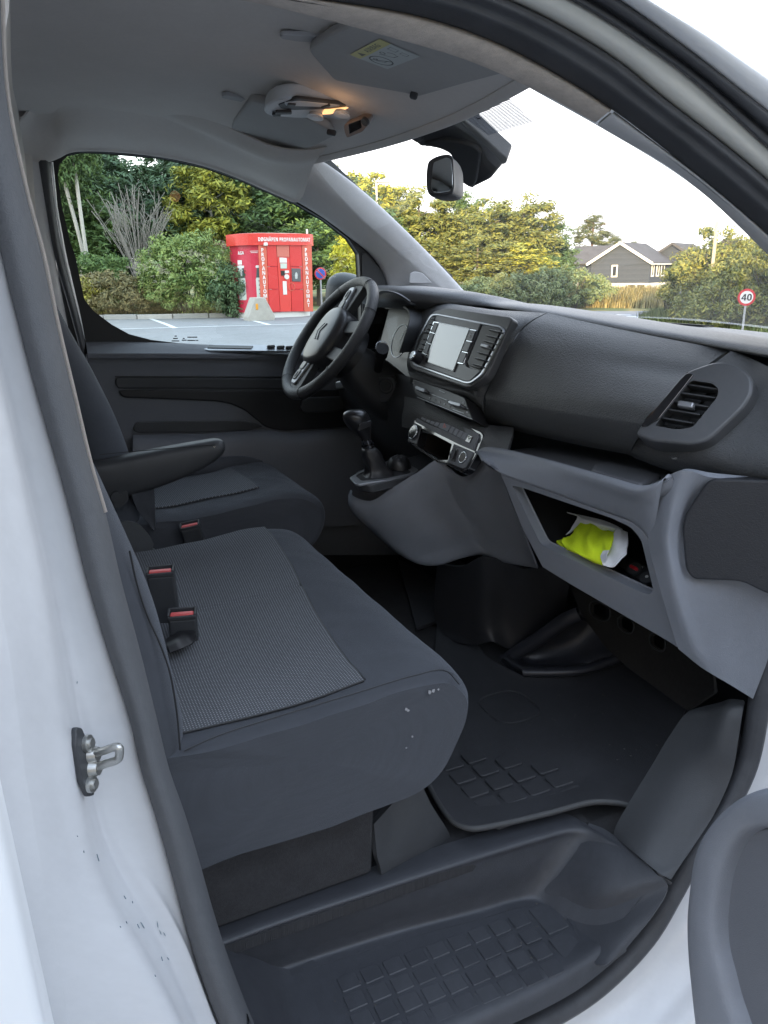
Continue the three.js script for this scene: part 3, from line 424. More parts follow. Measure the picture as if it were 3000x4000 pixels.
// --- driver's window, its frame and door ---
const hole = [[122, 380], [126, 352], [145, 332], [175, 325], [230, 327], [350, 338], [450, 360], [520, 385], [600, 420], [640, 437], [700, 472], [755, 515], [777, 548], [780, 600], [782, 700], [782, 775], [640, 760], [500, 752], [390, 745], [330, 738], [280, 725], [240, 703], [200, 673], [180, 648], [160, 553], [150, 525], [132, 450]];
const plW = plane(V(0, 0, -0.755), V(0, 0, 1));
{
  const dd = sub('driver_door', van, 'driver door with dark window frame and grey moulded trim');
  mesh('window_frame', slab([V(0.13, 1.83, 0), V(0.85, 1.83, 0), V(1.34, 1.44, 0), V(1.34, 1.15, 0), V(0.13, 1.15, 0)].map(p => V(p.x, p.y, -0.755)), plW, 0.03, { b: 0.003, r: 0, holes: [onP(plW, hole)], hr: 0.004 }), M.black, dd);
  mesh('window_glass', pane([V(0.14, 1.80, 0), V(0.80, 1.80, 0), V(1.15, 1.5, 0), V(1.15, 1.17, 0), V(0.14, 1.17, 0)].map(p => V(p.x, p.y, -0.772)), plane(V(0, 0, -0.772), V(0, 0, 1))), M.tint, dd);
  mesh('quarter_panel', slab(onP(plane(V(0, 0, -0.748), V(0, 0, 1)), [[783, 548], [790, 545], [830, 590], [840, 640], [840, 700], [783, 700]]), plane(V(0, 0, -0.748), V(0, 0, 1)), 0.01, { r: 0.006 }), M.dark, dd);
  // glazing stamp printed low on the pane
  { reseed(3); const pl = plane(V(0, 0, -0.770), V(0, 0, 1)), g = []; for (const [x, y, w] of [[1155, 1808, 14], [1155, 1830, 44], [1155, 1853, 70], [1232, 1830, 18], [1232, 1846, 38], [1285, 1848, 40], [1320, 1848, 22], [1350, 1848, 20], [1310, 1818, 90]]) for (let k = 0; k < w; k += 9) { const p = U(zi(x - w / 2 + k, y), pl); g.push(rbox(rr(0.002, 0.004), 0.003, 0.0006, p.x, p.y, p.z, 0.0001, 1)); } mesh('glazing_stamp', merge(g), M.black, dd); }
  // trim: sill ledge, panel, armrest
  const sill = [[185, 739], [250, 738], [310, 739], [440, 744], [640, 750], [800, 757]], led = [[190, 764], [250, 764], [310, 764], [440, 765], [640, 767], [800, 770]];
  mesh('sill_ledge', patch(sill.map((p, i) => { const a = Z(p, -0.755), b = Z(led[i], -0.705); return [a.clone().add(V(0, -0.012, -0.004)), a, a.clone().lerp(b, 0.3).add(V(0, 0.003, 0)), b.clone().add(V(0, 0.004, -0.006)), b, b.clone().add(V(0, -0.012, 0.001))]; }), { nu: 24, nv: 30 }), M.greyDark, dd);
  const plD = plane(V(0, 0, -0.712), V(0, 0, 1)), pd = (l, f = zc) => onP(plD, l, f);
  const lower = [[186, 766], [440, 767], [640, 769], [960, 774], [960, 1200], [640, 1200], [300, 1200], [215, 950], [195, 820]];
  mesh('trim_panel', slab(onP(plD, lower), plD, 0.04, { b: 0.004 }), M.greyDark, dd);
  const pl2 = plane(V(0, 0, -0.706), V(0, 0, 1));
  mesh('trim_strip', slab(onP(pl2, [[500, 526], [1300, 530], [1300, 574], [512, 573], [500, 556]], zc), pl2, 0.012, { r: [0.012, 0.002, 0.002, 0.014, 0.01], b: 0.003 }), M.dark, dd);
  mesh('trim_groove', merge([slab(onP(pl2, [[497, 519], [1300, 523], [1300, 527], [498, 524]], zc), plane(V(0, 0, -0.709), V(0, 0, 1)), 0.006, { b: 0 })]), M.black, dd);
  const pl3 = plane(V(0, 0, -0.7065), V(0, 0, 1));
  mesh('sweep_and_shadow_gap', slab(onP(pl3, [[508, 580], [900, 580], [1500, 578], [1560, 640], [1540, 735], [1400, 747], [1240, 757], [1190, 752], [1145, 738], [1105, 705], [1060, 668], [1000, 640], [930, 628], [700, 618], [530, 612]], zc), pl3, 0.03, { r: 0.012, b: 0.004 }), M.black, dd);  // black rubber sweep; its narrow rear end is a shadow gap painted black
  const pl4 = plane(V(0, 0, -0.694), V(0, 0, 1));
  mesh('pull_handle', slab(onP(pl4, [[1296, 664], [1310, 622], [1340, 612], [1480, 608], [1500, 660], [1440, 676], [1320, 680]], zc), pl4, 0.03, { r: 0.01, b: 0.004 }), M.dark, dd);
  mesh('storage_slot', slab(onP(pl3, [[574, 742], [590, 718], [700, 714], [1050, 711], [1110, 722], [1142, 738], [1080, 754], [900, 762], [600, 766], [580, 758]], zc), pl3, 0.02, { r: 0.012, b: 0.003 }), M.dark, dd);
  // swelling lower pocket of the door
  const tp = [[575, 775], [700, 772], [900, 768], [1140, 752], [1250, 764], [1400, 752], [1560, 742]];
  mesh('door_pocket', patch(tp.map(([x, y]) => { const a = Z(zc(x, y), -0.706), b = Z(zc(x, y + 50), -0.66), c = Z(zc(x, y + 170), -0.65), d = Z(zc(x, y + 420), -0.66); return [a.clone().add(V(0, 0, -0.02)), a, a.clone().lerp(b, 0.6).add(V(0, 0.008, 0)), b, c, d]; }), { nu: 24, nv: 30, th: 0.02 }), M.greyDark, dd);
  // window switches in the ledge
  const ps = plane(Z([520, 752], -0.728), V(0, 0.95, 0.32));
  mesh('switch_recess', slab(onP(ps, [[880, 398], [892, 386], [1290, 390], [1290, 416], [900, 413], [882, 408]], zc), plane(ps.o.clone().addScaledVector(ps.n, 0.004), ps.n), 0.006, { r: 0.005, b: 0.001 }), M.silver, dd);
  mesh('recess_floor', slab(onP(ps, [[895, 404], [902, 392], [1095, 396], [1085, 408]], zc), plane(ps.o.clone().addScaledVector(ps.n, 0.006), ps.n), 0.004, { r: 0.003, b: 0.0006 }), M.black, dd);
  for (const [x, y] of [[1170, 402], [1212, 404], [1250, 405]]) { const c = U(zc(x, y), ps).addScaledVector(ps.n, 0.008); mesh('window_switch', rbox(0.024, 0.010, 0.013, c.x, c.y, c.z, 0.004), M.satin, dd); }
}
mesh('door_inner_wall', slab([V(-0.2, 0.44, -0.73), V(1.36, 0.44, -0.73), V(1.36, 1.22, -0.73), V(-0.2, 1.22, -0.73)], plane(V(0, 0, -0.73), V(0, 0, 1)), 0.02, { b: 0 }), M.black, van);
// exterior mirror on the driver's door
{
  const c = Z([742, 648], -0.98), ms = sub('wing_mirror', van), tw = 0.85, ring = (x, s) => [[-1, -0.8], [-0.9, 0.6], [-0.5, 1], [0.5, 1], [0.95, 0.6], [1, -0.6], [0.6, -1], [-0.6, -1]].map(([a, b]) => V(c.x + x * Math.cos(tw) - a * 0.075 * s * Math.sin(tw), c.y - 0.005 + b * 0.088 * s, c.z - 0.03 + x * Math.sin(tw) + a * 0.075 * s * Math.cos(tw)));
  mesh('housing', loft([ring(-0.02, 0.9), ring(0, 1), ring(0.03, 1), ring(0.07, 0.85), ring(0.10, 0.5), ring(0.108, 0.1)], { nu: 32, nv: 20 }), M.black, ms);
  mesh('glass', slab(ring(-0.0215, 0.84), plane(V(c.x - 0.0225 * Math.cos(tw), c.y, c.z - 0.03 - 0.0225 * Math.sin(tw)), V(-Math.cos(tw), 0, -Math.sin(tw))), 0.002, { sm: 1, b: 0.0005 }), std([0.75, 0.78, 0.8], 0.03, { metalness: 1 }), ms);
  mesh('arm', bar(V(c.x + 0.05, c.y - 0.10, c.z), V(c.x + 0.06, c.y - 0.11, -0.78), 0.05, 0.04, V(0, 1, 0), 0.015), M.dark, ms);
}
// outer skin of the driver's side, bonnet and wing
mesh('body_side', patch([0.3, 0.6, 0.95, 1.2].map((y, i) => [-0.6, 0, 0.6, 1.2, 1.75, 2.05].map((x, j) => V(x, y - (j > 3 ? 0.03 * (j - 3) : 0), -[0.93, 0.955, 0.945, 0.86][i] + (j > 4 ? 0.06 : 0)))), { nu: 20, nv: 16, th: 0.003, face: V(0, 0, -1) }), M.paint, van);
mesh('bonnet', patch([[1.46, 1.30], [1.6, 1.255], [1.8, 1.15], [1.98, 1.0], [2.08, 0.8], [2.1, 0.4]].map(([x, y]) => [-0.86, -0.5, 0, 0.5, 0.86].map((z, i) => V(x - 0.1 * Math.abs(z / 0.86) ** 2, y - 0.06 * Math.abs(z / 0.86) ** 3, z))), { nu: 20, nv: 24, th: 0.004, face: V(0, 1, 0) }), M.paint, van);
// front jamb and sill on the passenger side
const sillPath = [[512, 2212], [590, 2370], [780, 2400], [980, 2290], [1170, 2205], [1290, 2130], [1396, 2022], [1456, 1922], [1498, 1845], [1570, 1742], [1612, 1655], [1634, 1556], [1656, 1380], [1670, 1290], [1690, 1100], [1720, 880], [1750, 650]];
mesh('sill_seal', strip(sillPath.map(p => Z(p, 0.795)), 0.018, 0.016, V(0, 0, 1), { n: 120 }), M.rubber, van);
mesh('door_sill', patch(sillPath.slice(1).map((p, i) => { const a = Z(p, 0.79), c = V(0.35, 1.0, 0), o = a.clone().sub(c); o.z = 0; o.normalize(); return [a.clone().addScaledVector(o, -0.006), a.clone().addScaledVector(o, 0.03).add(V(0, 0, 0.002)), a.clone().addScaledVector(o, 0.06).add(V(0, 0, 0.012)), a.clone().addScaledVector(o, 0.085).add(V(0, 0, 0.05)), a.clone().addScaledVector(o, 0.10).add(V(0, 0, 0.10)), a.clone().addScaledVector(o, 0.22).add(V(0, 0, 0.115))]; }), { nu: 24, nv: 60 }), M.jamb, van, 'white painted door sill curving up to the hinge pillar');
// --- open passenger door, only its edge in view ---
{
  const d = sub('passenger_door', van, 'open passenger door with grey trim and dark inset panel');
  const hinge = V(0.99, 0, 0.93), ang = 78 * RAD, along = V(-Math.cos(ang), 0, Math.sin(ang)), nrm = V(-Math.sin(ang), 0, -Math.cos(ang)).normalize();
  const pl = plane(V(0.70, 0, 0.93), nrm), P = l => onP(pl, l, zh);
  const outl = [[1659, 90], [1560, 110], [1490, 150], [1420, 215], [1365, 290], [1330, 370], [1310, 500], [1296, 640], [1298, 800], [1310, 950], [1325, 1106], [1350, 1300], [1400, 1500]];
  const inn = [[1800, 240], [1659, 262], [1590, 270], [1530, 300], [1480, 370], [1445, 470], [1425, 600], [1420, 700], [1430, 800], [1455, 900], [1480, 1000], [1515, 1106], [1570, 1280], [1640, 1450]];
  const O = P([[1900, 40], ...outl]), I = P(inn);
  const rows = O.map((p, i) => { const q = I[i] ?? I[I.length - 1], m = t => p.clone().lerp(q, t); return [p.clone().addScaledVector(nrm, -0.05), p.clone().addScaledVector(nrm, -0.012), m(0.12), m(0.35).addScaledVector(nrm, 0.004), m(0.75).addScaledVector(nrm, 0.002), m(0.93).addScaledVector(nrm, -0.004), q.clone().addScaledVector(nrm, -0.02), q.clone().addScaledVector(nrm, -0.035)]; });
  mesh('trim_frame', patch(rows, { nu: 30, nv: 60, th: 0.004 }), M.grey, d);
  const inset = plane(pl.o.clone().addScaledVector(nrm, -0.022), nrm);
  mesh('inset_panel', slab(onP(inset, [[2600, 200], ...inn, [2600, 1500]], zh), inset, 0.02, { b: 0.002 }), M.greyDark, d);
  const hp = (s, y) => hinge.clone().addScaledVector(along, s).addScaledVector(nrm, -0.04).setY(y);
  mesh('outer_skin', patch([0.34, 0.6, 0.95, 1.2].map((y, i) => [0.02, 0.3, 0.6, 0.86].map(s => hp(s, y).addScaledVector(nrm, -[0.05, 0.08, 0.07, 0.02][i]))), { nu: 10, nv: 14, th: 0.004, face: nrm.clone().negate() }), M.paint, d);
}

// ================= dashboard =================
const dash = sub('dashboard', van, 'dark grained dashboard with grey lower panels');
// soft top pad from the windscreen to the rear edge; hood over the instruments at the driver's end
const topEdge = [[760, 640], [835, 640], [905, 655], [975, 664], [1060, 672], [1110, 674], [1172, 674], [1330, 699], [1480, 735], [1575, 755], [1659, 778], [1740, 800]];
const topEdgeX = [0.98, 0.93, 0.93, 0.95, 0.98, 1.0, 1.045, 1.045, 1.045, 1.04, 1.02, 1.0];
{
  // bulk of the pad behind the lid: section by section across the van
  const zs = [-0.78, -0.66, -0.52, -0.40, -0.28, -0.19, -0.12, 0, 0.2, 0.4, 0.55, 0.66, 0.76];
  const hood = z => sstep(-0.74, -0.58, z) * (1 - sstep(-0.24, -0.12, z));
  const yTop = z => lerp(1.382, 1.334, sstep(-0.2, 0.75, z)) - 0.02 * sstep(-0.6, -0.78, z);
  mesh('top_pad', patch(zs.map(z => { const h = hood(z), y = yTop(z), b = 1.50 - 0.36 * z * z, e = lerp(1.06, 0.895, h) - 0.04 * sstep(0.6, 0.76, z) + 0.03 * (1 - h) * sstep(0.2, -0.1, z) * 0; const yf = 1.318, ym = t => lerp(yf, y, sstep(0, 1, t)); return [V(b + 0.05, yf - 0.02, z), V(b, yf, z), V(lerp(b, e, 0.35), ym(0.35) + 0.02 * h, z), V(lerp(b, e, 0.7), ym(0.75) + 0.002 + 0.034 * h, z), V(e + 0.03, y + 0.034 * h, z), V(e + 0.006, y - 0.004 + 0.026 * h, z), V(e, y - 0.012 + 0.016 * h, z), V(e + 0.03, y - 0.020 + 0.0 * h, z)]; }), { nu: 44, nv: 90, th: 0.004, face: V(0, 1, 0) }), M.dashTop, dash);
  // demister slots
  mesh('demister_slot', merge([patch([[V(1.40, 1.322, -0.15), V(1.40, 1.322, 0.25)], [V(1.44, 1.319, -0.15), V(1.44, 1.319, 0.25)]], { nu: 4, nv: 2, th: 0.003, face: V(0, 1, 0) })].map(g => g.translate(0, 0.008, 0))), M.black, dash);
}
// dark carcass behind the panels, so that the joints show as dark gaps
{ const prof = [[1.12, 1.33], [1.07, 1.335], [1.0, 1.30], [0.96, 1.24], [0.945, 1.19], [1.0, 1.13], [1.06, 1.12], [1.10, 1.05], [1.10, 0.8], [1.25, 0.8], [1.35, 1.1], [1.35, 1.30]];
  mesh('carcass', loft([-0.77, -0.45, -0.1, 0.2, 0.5, 0.70].map(z => prof.map(([x, y]) => V(x + (z < -0.15 ? 0.10 : 0.012), y - (z > 0.4 ? (z - 0.4) * 0.12 : 0), z))), { nu: 48, nv: 12, linV: 1 }), M.dark, dash); }
// glovebox lid: broad curved face, crease, tuck under
const lidL = [[706, 246], [640, 282], [590, 326], [555, 378], [502, 470], [458, 560], [437, 612], [434, 650], [440, 700], [456, 725]];
const lidR = [[1492, 408], [1440, 440], [1392, 474], [1330, 512], [1262, 560], [1182, 650], [1122, 722], [1100, 745], [1072, 830], [1075, 862]];
const lidX = [1.055, 1.02, 0.990, 0.965, 0.925, 0.898, 0.889, 0.889, 0.915, 0.945], lidXL = [1.01, 0.968, 0.942, 0.922, 0.903, 0.890, 0.886, 0.886, 0.911, 0.945];
{
  const rows = lidL.map((p, i) => { const a = X(zd(...p), lidXL[i]), b = X(zd(...lidR[i]), lidX[i] + (i < 5 ? 0.012 : 0.0)); const r = []; for (let k = 0; k <= 6; k++) { const t = k / 6, q = a.clone().lerp(b, t); q.x -= 0.012 * Math.sin(t * Math.PI); r.push(q); } return r; });
  // crease: repeat the row just above and below
  const cr = rows[6].map(p => p.clone().add(V(0.001, -0.004, 0))), up = rows[6].map(p => p.clone().add(V(0.001, 0.004, 0)));
  mesh('glovebox_lid', patch([...rows.slice(0, 6), up, cr, ...rows.slice(8)], { nu: 40, nv: 60, th: 0.006 }), M.dash, dash, 'wide dark leather-grained glovebox lid');
}
// fascia between the lid and the instruments (around the screen)
{
  const R = [[zd(700, 246), 1.01], [zd(636, 280), 0.968], [zd(586, 324), 0.942], [zd(550, 378), 0.922], [zd(497, 470), 0.903], [zd(452, 560), 0.890], [zd(431, 612), 0.886], [zd(428, 655), 0.886], [zd(436, 715), 0.93]];
  const back = plane(V(0.930 + 0.010, 1.363 - 0.005, 0), V(-0.882, 0.471, 0)), S = (x, y) => U(zl(x, y), back);
  const L = [X(zl(250, 60), 0.98), X(zl(200, 190), 0.955), S(210, 330), S(190, 480), S(150, 640), S(120, 800), X(zl(130, 900), 0.880), X(zl(160, 985), 0.872), X(zl(150, 1060), 0.878)];
  const m1 = [X(zl(640, 110), 0.99), X(zl(620, 160), 0.955), S(700, 330), S(640, 500), S(560, 700), S(520, 900), X(zl(520, 1020), 0.878), X(zl(500, 1090), 0.868), X(zl(500, 1150), 0.872)];
  const m2 = [X(zl(1150, 180), 1.0), X(zl(1300, 240), 0.965), S(1330, 380), S(1240, 560), S(1130, 790), S(1000, 1000), X(zl(900, 1120), 0.880), X(zl(860, 1170), 0.872), X(zl(830, 1230), 0.88)];
  mesh('centre_fascia', patch(L.map((a, i) => { const r = X(R[i][0], R[i][1]), m = m2[i].clone().lerp(r, 0.5); m.x -= i > 0 && i < 7 ? 0.006 : 0; return [a, m1[i], m2[i], m, r]; }), { nu: 30, nv: 44, th: 0.005 }), M.dash, dash);
}
// --- screen unit ---
const plS = plane(V(0.930, 1.363, 0), V(-0.882, 0.471, 0));
const up = (pl, d) => plane(pl.o.clone().addScaledVector(pl.n, d), pl.n);
{
  const g = sub('infotainment_unit', van, 'touch screen unit with chrome surround, side buttons and two air vents');
  const P = (l, d = 0) => onP(up(plS, d), l, zl);
  const outer = [[600, 152], [1330, 258], [1362, 285], [1290, 450], [1060, 960], [880, 1082], [800, 1092], [180, 880], [148, 830], [180, 660], [255, 470], [375, 250], [455, 185]];
  mesh('surround', slab(P(outer), plS, 0.02, { r: 0.012, b: 0.003 }), M.satin, g);
  const ringO = [[395, 232], [470, 222], [1225, 372], [1272, 425], [1005, 945], [870, 1048], [800, 1052], [190, 835], [166, 770], [235, 530]];
  const ringI = [[406, 243], [475, 234], [1222, 384], [1256, 427], [993, 936], [864, 1033], [803, 1037], [202, 824], [182, 769], [249, 533]];
  mesh('chrome_ring', slab(P(ringO, 0.004), up(plS, 0.004), 0.012, { r: 0.012, b: 0.0014, holes: [P(ringI, 0.004)] }), std([0.38, 0.39, 0.41], 0.28, { metalness: 0.9 }), g);
  const scr = [[505, 338], [852, 408], [662, 897], [362, 797]];
  mesh('fascia_plate', slab(P([[470, 246], [985, 345], [800, 830], [860, 870], [990, 890], [860, 1020], [806, 1024], [215, 812], [250, 690], [300, 690]], 0.0055), up(plS, 0.0055), 0.006, { r: 0.006, b: 0.001 }), M.satin, g);
  mesh('screen_frame', slab(P([[500, 325], [862, 395], [670, 912], [330, 795]], 0.008), up(plS, 0.008), 0.006, { r: 0.004, b: 0.001 }), M.gloss, g);
  mesh('screen', slab(P(scr, 0.0095), up(plS, 0.0095), 0.003, { r: 0.003, b: 0.0005 }), std([0.20, 0.21, 0.20], 0.10, { clearcoat: 1, clearcoatRoughness: 0.03 }), g, 'blank glossy screen');
  const quad = (q, t0, t1) => { const a = (i, t) => [lerp(q[i][0], q[i === 0 ? 3 : 2][0], t), lerp(q[i][1], q[i === 0 ? 3 : 2][1], t)]; return [a(0, t0), a(1, t0), a(1, t1), a(0, t1)]; };
  const lb = [[440, 322], [490, 332], [345, 705], [300, 685]], rb = [[862, 412], [930, 424], [772, 812], [706, 798]];
  for (const q of [lb, rb]) { mesh('button_trim', slab(P(q.map(([x, y], i) => [x + (i % 3 ? 7 : -7), y + (i < 2 ? -7 : 12)]), 0.0075), up(plS, 0.0075), 0.003, { r: 0.003, b: 0.0008 }), M.chrome, g); for (let k = 0; k < 3; k++) mesh('button', slab(P(quad(q, k / 3 + 0.012, (k + 1) / 3 - 0.012), 0.0095), up(plS, 0.0095), 0.004, { r: 0.0015, b: 0.0008 }), M.satin, g); }
  { const c = U(zl(872, 487), up(plS, 0.0098)); mesh('button_icon', new THREE.TorusGeometry(0.0032, 0.0006, 6, 20).applyQuaternion(new THREE.Quaternion().setFromUnitVectors(V(0, 0, 1), plS.n)).translate(c.x, c.y, c.z), std([0.6, 0.6, 0.6], 0.6), g); }
  // volume knob
  { const c = U(zl(232, 742), up(plS, 0.016)); mesh('volume_knob', cyl(0.0125, 0.0135, 0.024, c, plS.n), M.black, g); mesh('knob_cap', cyl(0.0095, 0.011, 0.004, c.clone().addScaledVector(plS.n, 0.012), plS.n), M.chrome, g); }
  // vents left and right of the screen
  mesh('vent_recess', slab(P([[1010, 360], [1232, 408], [985, 878], [850, 838], [830, 800]], 0.0062), up(plS, 0.0062), 0.01, { r: 0.005, b: 0.001 }), M.black, g);
  mesh('vent_recess', slab(P([[398, 262], [450, 262], [300, 668], [225, 668]], 0.0062), up(plS, 0.0062), 0.01, { r: 0.003, b: 0.001 }), M.black, g);
  for (const [a, b] of [[[1100, 425], [1238, 452]], [[1065, 490], [1206, 520]], [[1030, 552], [1168, 585]], [[995, 620], [1130, 652]], [[960, 688], [1094, 716]], [[930, 755], [1062, 782]], [[900, 825], [1026, 856]]]) mesh('slat', bar(U(zl(...a), up(plS, 0.009)), U(zl(...b), up(plS, 0.009)), 0.0022, 0.010, V(-0.47, -0.88, 0), 0.0009), M.satin, g);
  for (const [a, b] of [[[412, 292], [436, 297]], [[385, 350], [415, 356]], [[360, 408], [392, 414]], [[318, 447], [366, 452]], [[310, 524], [345, 530]], [[296, 585], [325, 590]], [[275, 640], [302, 645]]]) mesh('slat', bar(U(zl(...a), up(plS, 0.009)), U(zl(...b), up(plS, 0.009)), 0.0022, 0.010, V(-0.47, -0.88, 0), 0.0009), M.satin, g);
  mesh('vent_tab', bar(U(zl(1000, 602), up(plS, 0.011)), U(zl(1088, 622), up(plS, 0.011)), 0.006, 0.008, V(-0.47, -0.88, 0)), M.silver, g);
}
// --- climate control bar ---
const plC = plane(X([950, 850], 0.856), V(-0.86, 0.50, 0));
{
  const g = sub('climate_panel', van, 'glossy black climate control bar with two silver toggles'), P = (l, d = 0) => onP(up(plC, d), l, zl);
  mesh('fascia', slab(P([[185, 1000], [500, 1090], [800, 1212], [845, 1340], [895, 1475], [560, 1340], [230, 1195], [190, 1120]]), plC, 0.05, { r: 0.008, b: 0.002 }), std([0.018, 0.018, 0.020], 0.4), g);
  for (const [x, y, w] of [[270, 1108, 62], [676, 1278, 78]]) { mesh('toggle', slab(P([[x - w, y - 16], [x - w + 20, y - 34], [x + w - 10, y + 2], [x + w, y + 34], [x + w - 30, y + 42], [x - w + 6, y + 8]], 0.014), up(plC, 0.014), 0.014, { r: 0.003, b: 0.0016 }), M.silver, g); }
  mesh('trim_line', merge([[[345, 1150], [600, 1250]], [[500, 1132], [565, 1158]], [[240, 1210], [890, 1472]], [[780, 1330], [840, 1345]], [[660, 1355], [790, 1400]]].map(([a, b]) => bar(U(zl(...a), up(plC, 0.001)), U(zl(...b), up(plC, 0.001)), 0.0016, 0.0016, V(0, 0, 1), 0.0005))), M.silver, g);
  for (const [x, y] of [[388, 1218], [445, 1242], [503, 1268], [560, 1290], [622, 1318], [780, 1275], [826, 1388], [192, 1042]]) mesh('icon', slab(P([[x - 11, y - 8], [x + 8, y - 12], [x + 12, y + 8], [x - 4, y + 12]], 0.001), up(plC, 0.001), 0.001, { r: 0.001, b: 0 }), std([0.35, 0.36, 0.38], 0.6), g);
}
// apron under the climate bar, running on beneath the lid
mesh('lower_apron', patch([[[zl(90, 1200), 0.875], [zl(250, 1240), 0.862], [zl(560, 1370), 0.862], [zl(880, 1500), 0.875], [zd(560, 740), 0.91]], [[zl(85, 1300), 0.868], [zl(240, 1310), 0.854], [zl(560, 1440), 0.852], [zl(900, 1560), 0.862], [zd(556, 768), 0.885]], [[zl(60, 1440), 0.864], [zl(230, 1400), 0.848], [zl(560, 1530), 0.846], [zl(930, 1650), 0.852], [zd(545, 802), 0.868]], [[zl(60, 1560), 0.864], [zl(230, 1600), 0.848], [zl(560, 1700), 0.842], [zd(440, 860), 0.842], [zd(530, 850), 0.852]]].map(r => r.map(([p, x]) => X(p, x))), { nu: 40, nv: 24, th: 0.006 }), M.dash, dash);
// --- switch panel with start button, cubby and socket ---
const plB = plane(X([950, 925], 0.848), V(-0.90, 0.43, 0));
{
  const g = sub('switch_panel', van, 'switch panel with a row of grey keys, start button and socket'), P = (l, d = 0) => onP(up(plB, d), l, zmm);
  const cub = [[882, 300], [1195, 465], [1150, 640], [1040, 640], [835, 500]];
  mesh('frame', slab(P([[870, 118], [905, 108], [1480, 345], [1508, 385], [1440, 560], [1340, 735], [1285, 760], [1140, 672], [1040, 645], [835, 505], [735, 440], [805, 250]]), plB, 0.02, { r: 0.010, b: 0.002, holes: [P(cub)], hr: 0.004 }), M.gloss, g);
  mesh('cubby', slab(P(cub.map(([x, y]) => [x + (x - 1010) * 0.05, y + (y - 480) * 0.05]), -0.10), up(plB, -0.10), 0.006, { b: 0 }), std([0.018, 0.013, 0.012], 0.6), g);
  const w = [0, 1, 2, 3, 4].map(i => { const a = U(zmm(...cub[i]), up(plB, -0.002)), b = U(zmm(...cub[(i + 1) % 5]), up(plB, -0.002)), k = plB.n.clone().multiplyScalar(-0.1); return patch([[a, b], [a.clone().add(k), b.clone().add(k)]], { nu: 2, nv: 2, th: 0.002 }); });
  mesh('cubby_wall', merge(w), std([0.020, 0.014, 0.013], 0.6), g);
  mesh('key_plate', slab(P([[845, 205], [880, 140], [905, 132], [1445, 362], [1452, 380], [1398, 535], [1250, 470], [1000, 345], [815, 245]], 0.004), up(plB, 0.004), 0.006, { r: 0.005, b: 0.0012 }), M.greyDark, g);
  const a0 = [905, 160], a1 = [1395, 395];
  const ws = [0.10, 0.085, 0.085, 0.085, 0.205, 0.085, 0.085, 0.085, 0.085, 0.10]; let t = 0;
  ws.forEach((wd, i) => { const q = (s, d) => [lerp(a0[0], a1[0], s) - d * 34, lerp(a0[1], a1[1], s) + d * 62]; if (i !== 9) mesh('key', slab(P([q(t + 0.006, 0), q(t + wd - 0.006, 0), q(t + wd - 0.006, 1), q(t + 0.006, 1)], 0.008), up(plB, 0.008), 0.008, { r: 0.0016, b: 0.0012 }), M.grey, g);
    else { mesh('usb_port', slab(P([q(t + 0.01, 0), q(t + wd, 0), q(t + wd, 1.1), q(t + 0.01, 1.1)], 0.006), up(plB, 0.006), 0.006, { r: 0.002, b: 0.001 }), M.gloss, g); mesh('usb_icon', merge([[0.3, 0.3], [0.55, 0.55], [0.75, 0.35]].map(([s, d]) => { const c = U(zmm(...q(t + wd * s, d)), up(plB, 0.0068)); return rbox(0.001, 0.006, 0.002, c.x, c.y, c.z, 0.0003, 1); })), std([0.6, 0.65, 0.6], 0.5), g); }
    if (i === 4) { const c = P([[1112, 262], [1128, 306], [1098, 306]], 0.0086); mesh('hazard_triangle', slab(c, up(plB, 0.0086), 0.0008, { b: 0, holes: [P([[1112, 276], [1121, 301], [1104, 301]], 0.0086)] }), std([0.5, 0.14, 0.12], 0.5), g); }
    t += wd; });
  // start button
  mesh('start_plate', slab(P([[805, 255], [878, 292], [832, 470], [745, 440]], 0.002), up(plB, 0.002), 0.004, { r: 0.003, b: 0.001 }), M.satin, g);
  { const c = U(zmm(802, 352), up(plB, 0.006)), q = new THREE.Quaternion().setFromUnitVectors(V(0, 0, 1), plB.n); mesh('start_ring', new THREE.TorusGeometry(0.0165, 0.0022, 10, 36).applyQuaternion(q).translate(c.x, c.y, c.z), M.chrome, g); mesh('start_button', cyl(0.0152, 0.0155, 0.006, c, plB.n, 36), M.gloss, g); mesh('start_mark', merge([rbox(0.001, 0.0025, 0.010, c.x - 0.004, c.y + 0.0035, c.z, 0.0002, 1), rbox(0.001, 0.0015, 0.007, c.x - 0.0025, c.y - 0.002, c.z, 0.0002, 1)]), std([0.55, 0.57, 0.6], 0.5), g); }
  mesh('socket_plate', slab(P([[1205, 468], [1398, 550], [1385, 590], [1312, 708], [1285, 712], [1142, 650]], 0.003), up(plB, 0.003), 0.005, { r: 0.004, b: 0.001 }), M.greyDark, g);
  { const c = U(zmm(1294, 605), up(plB, 0.004)), q = new THREE.Quaternion().setFromUnitVectors(V(0, 0, 1), plB.n); mesh('socket_ring', new THREE.TorusGeometry(0.0118, 0.0017, 10, 30).applyQuaternion(q).translate(c.x, c.y, c.z), M.chrome, g); mesh('socket', cyl(0.0112, 0.0112, 0.002, c, plB.n, 30), std([0.03, 0.02, 0.015], 0.4), g); }
  mesh('roller_bezel', slab(P([[1215, 512], [1248, 522], [1210, 650], [1172, 636]], 0.005), up(plB, 0.005), 0.004, { r: 0.003, b: 0.0008 }), M.black, g);
  { const c = U(zmm(1212, 578), up(plB, 0.002)); mesh('roller', cyl(0.011, 0.011, 0.006, c, V(0, 0, 1), 24), M.satin, g); }
}
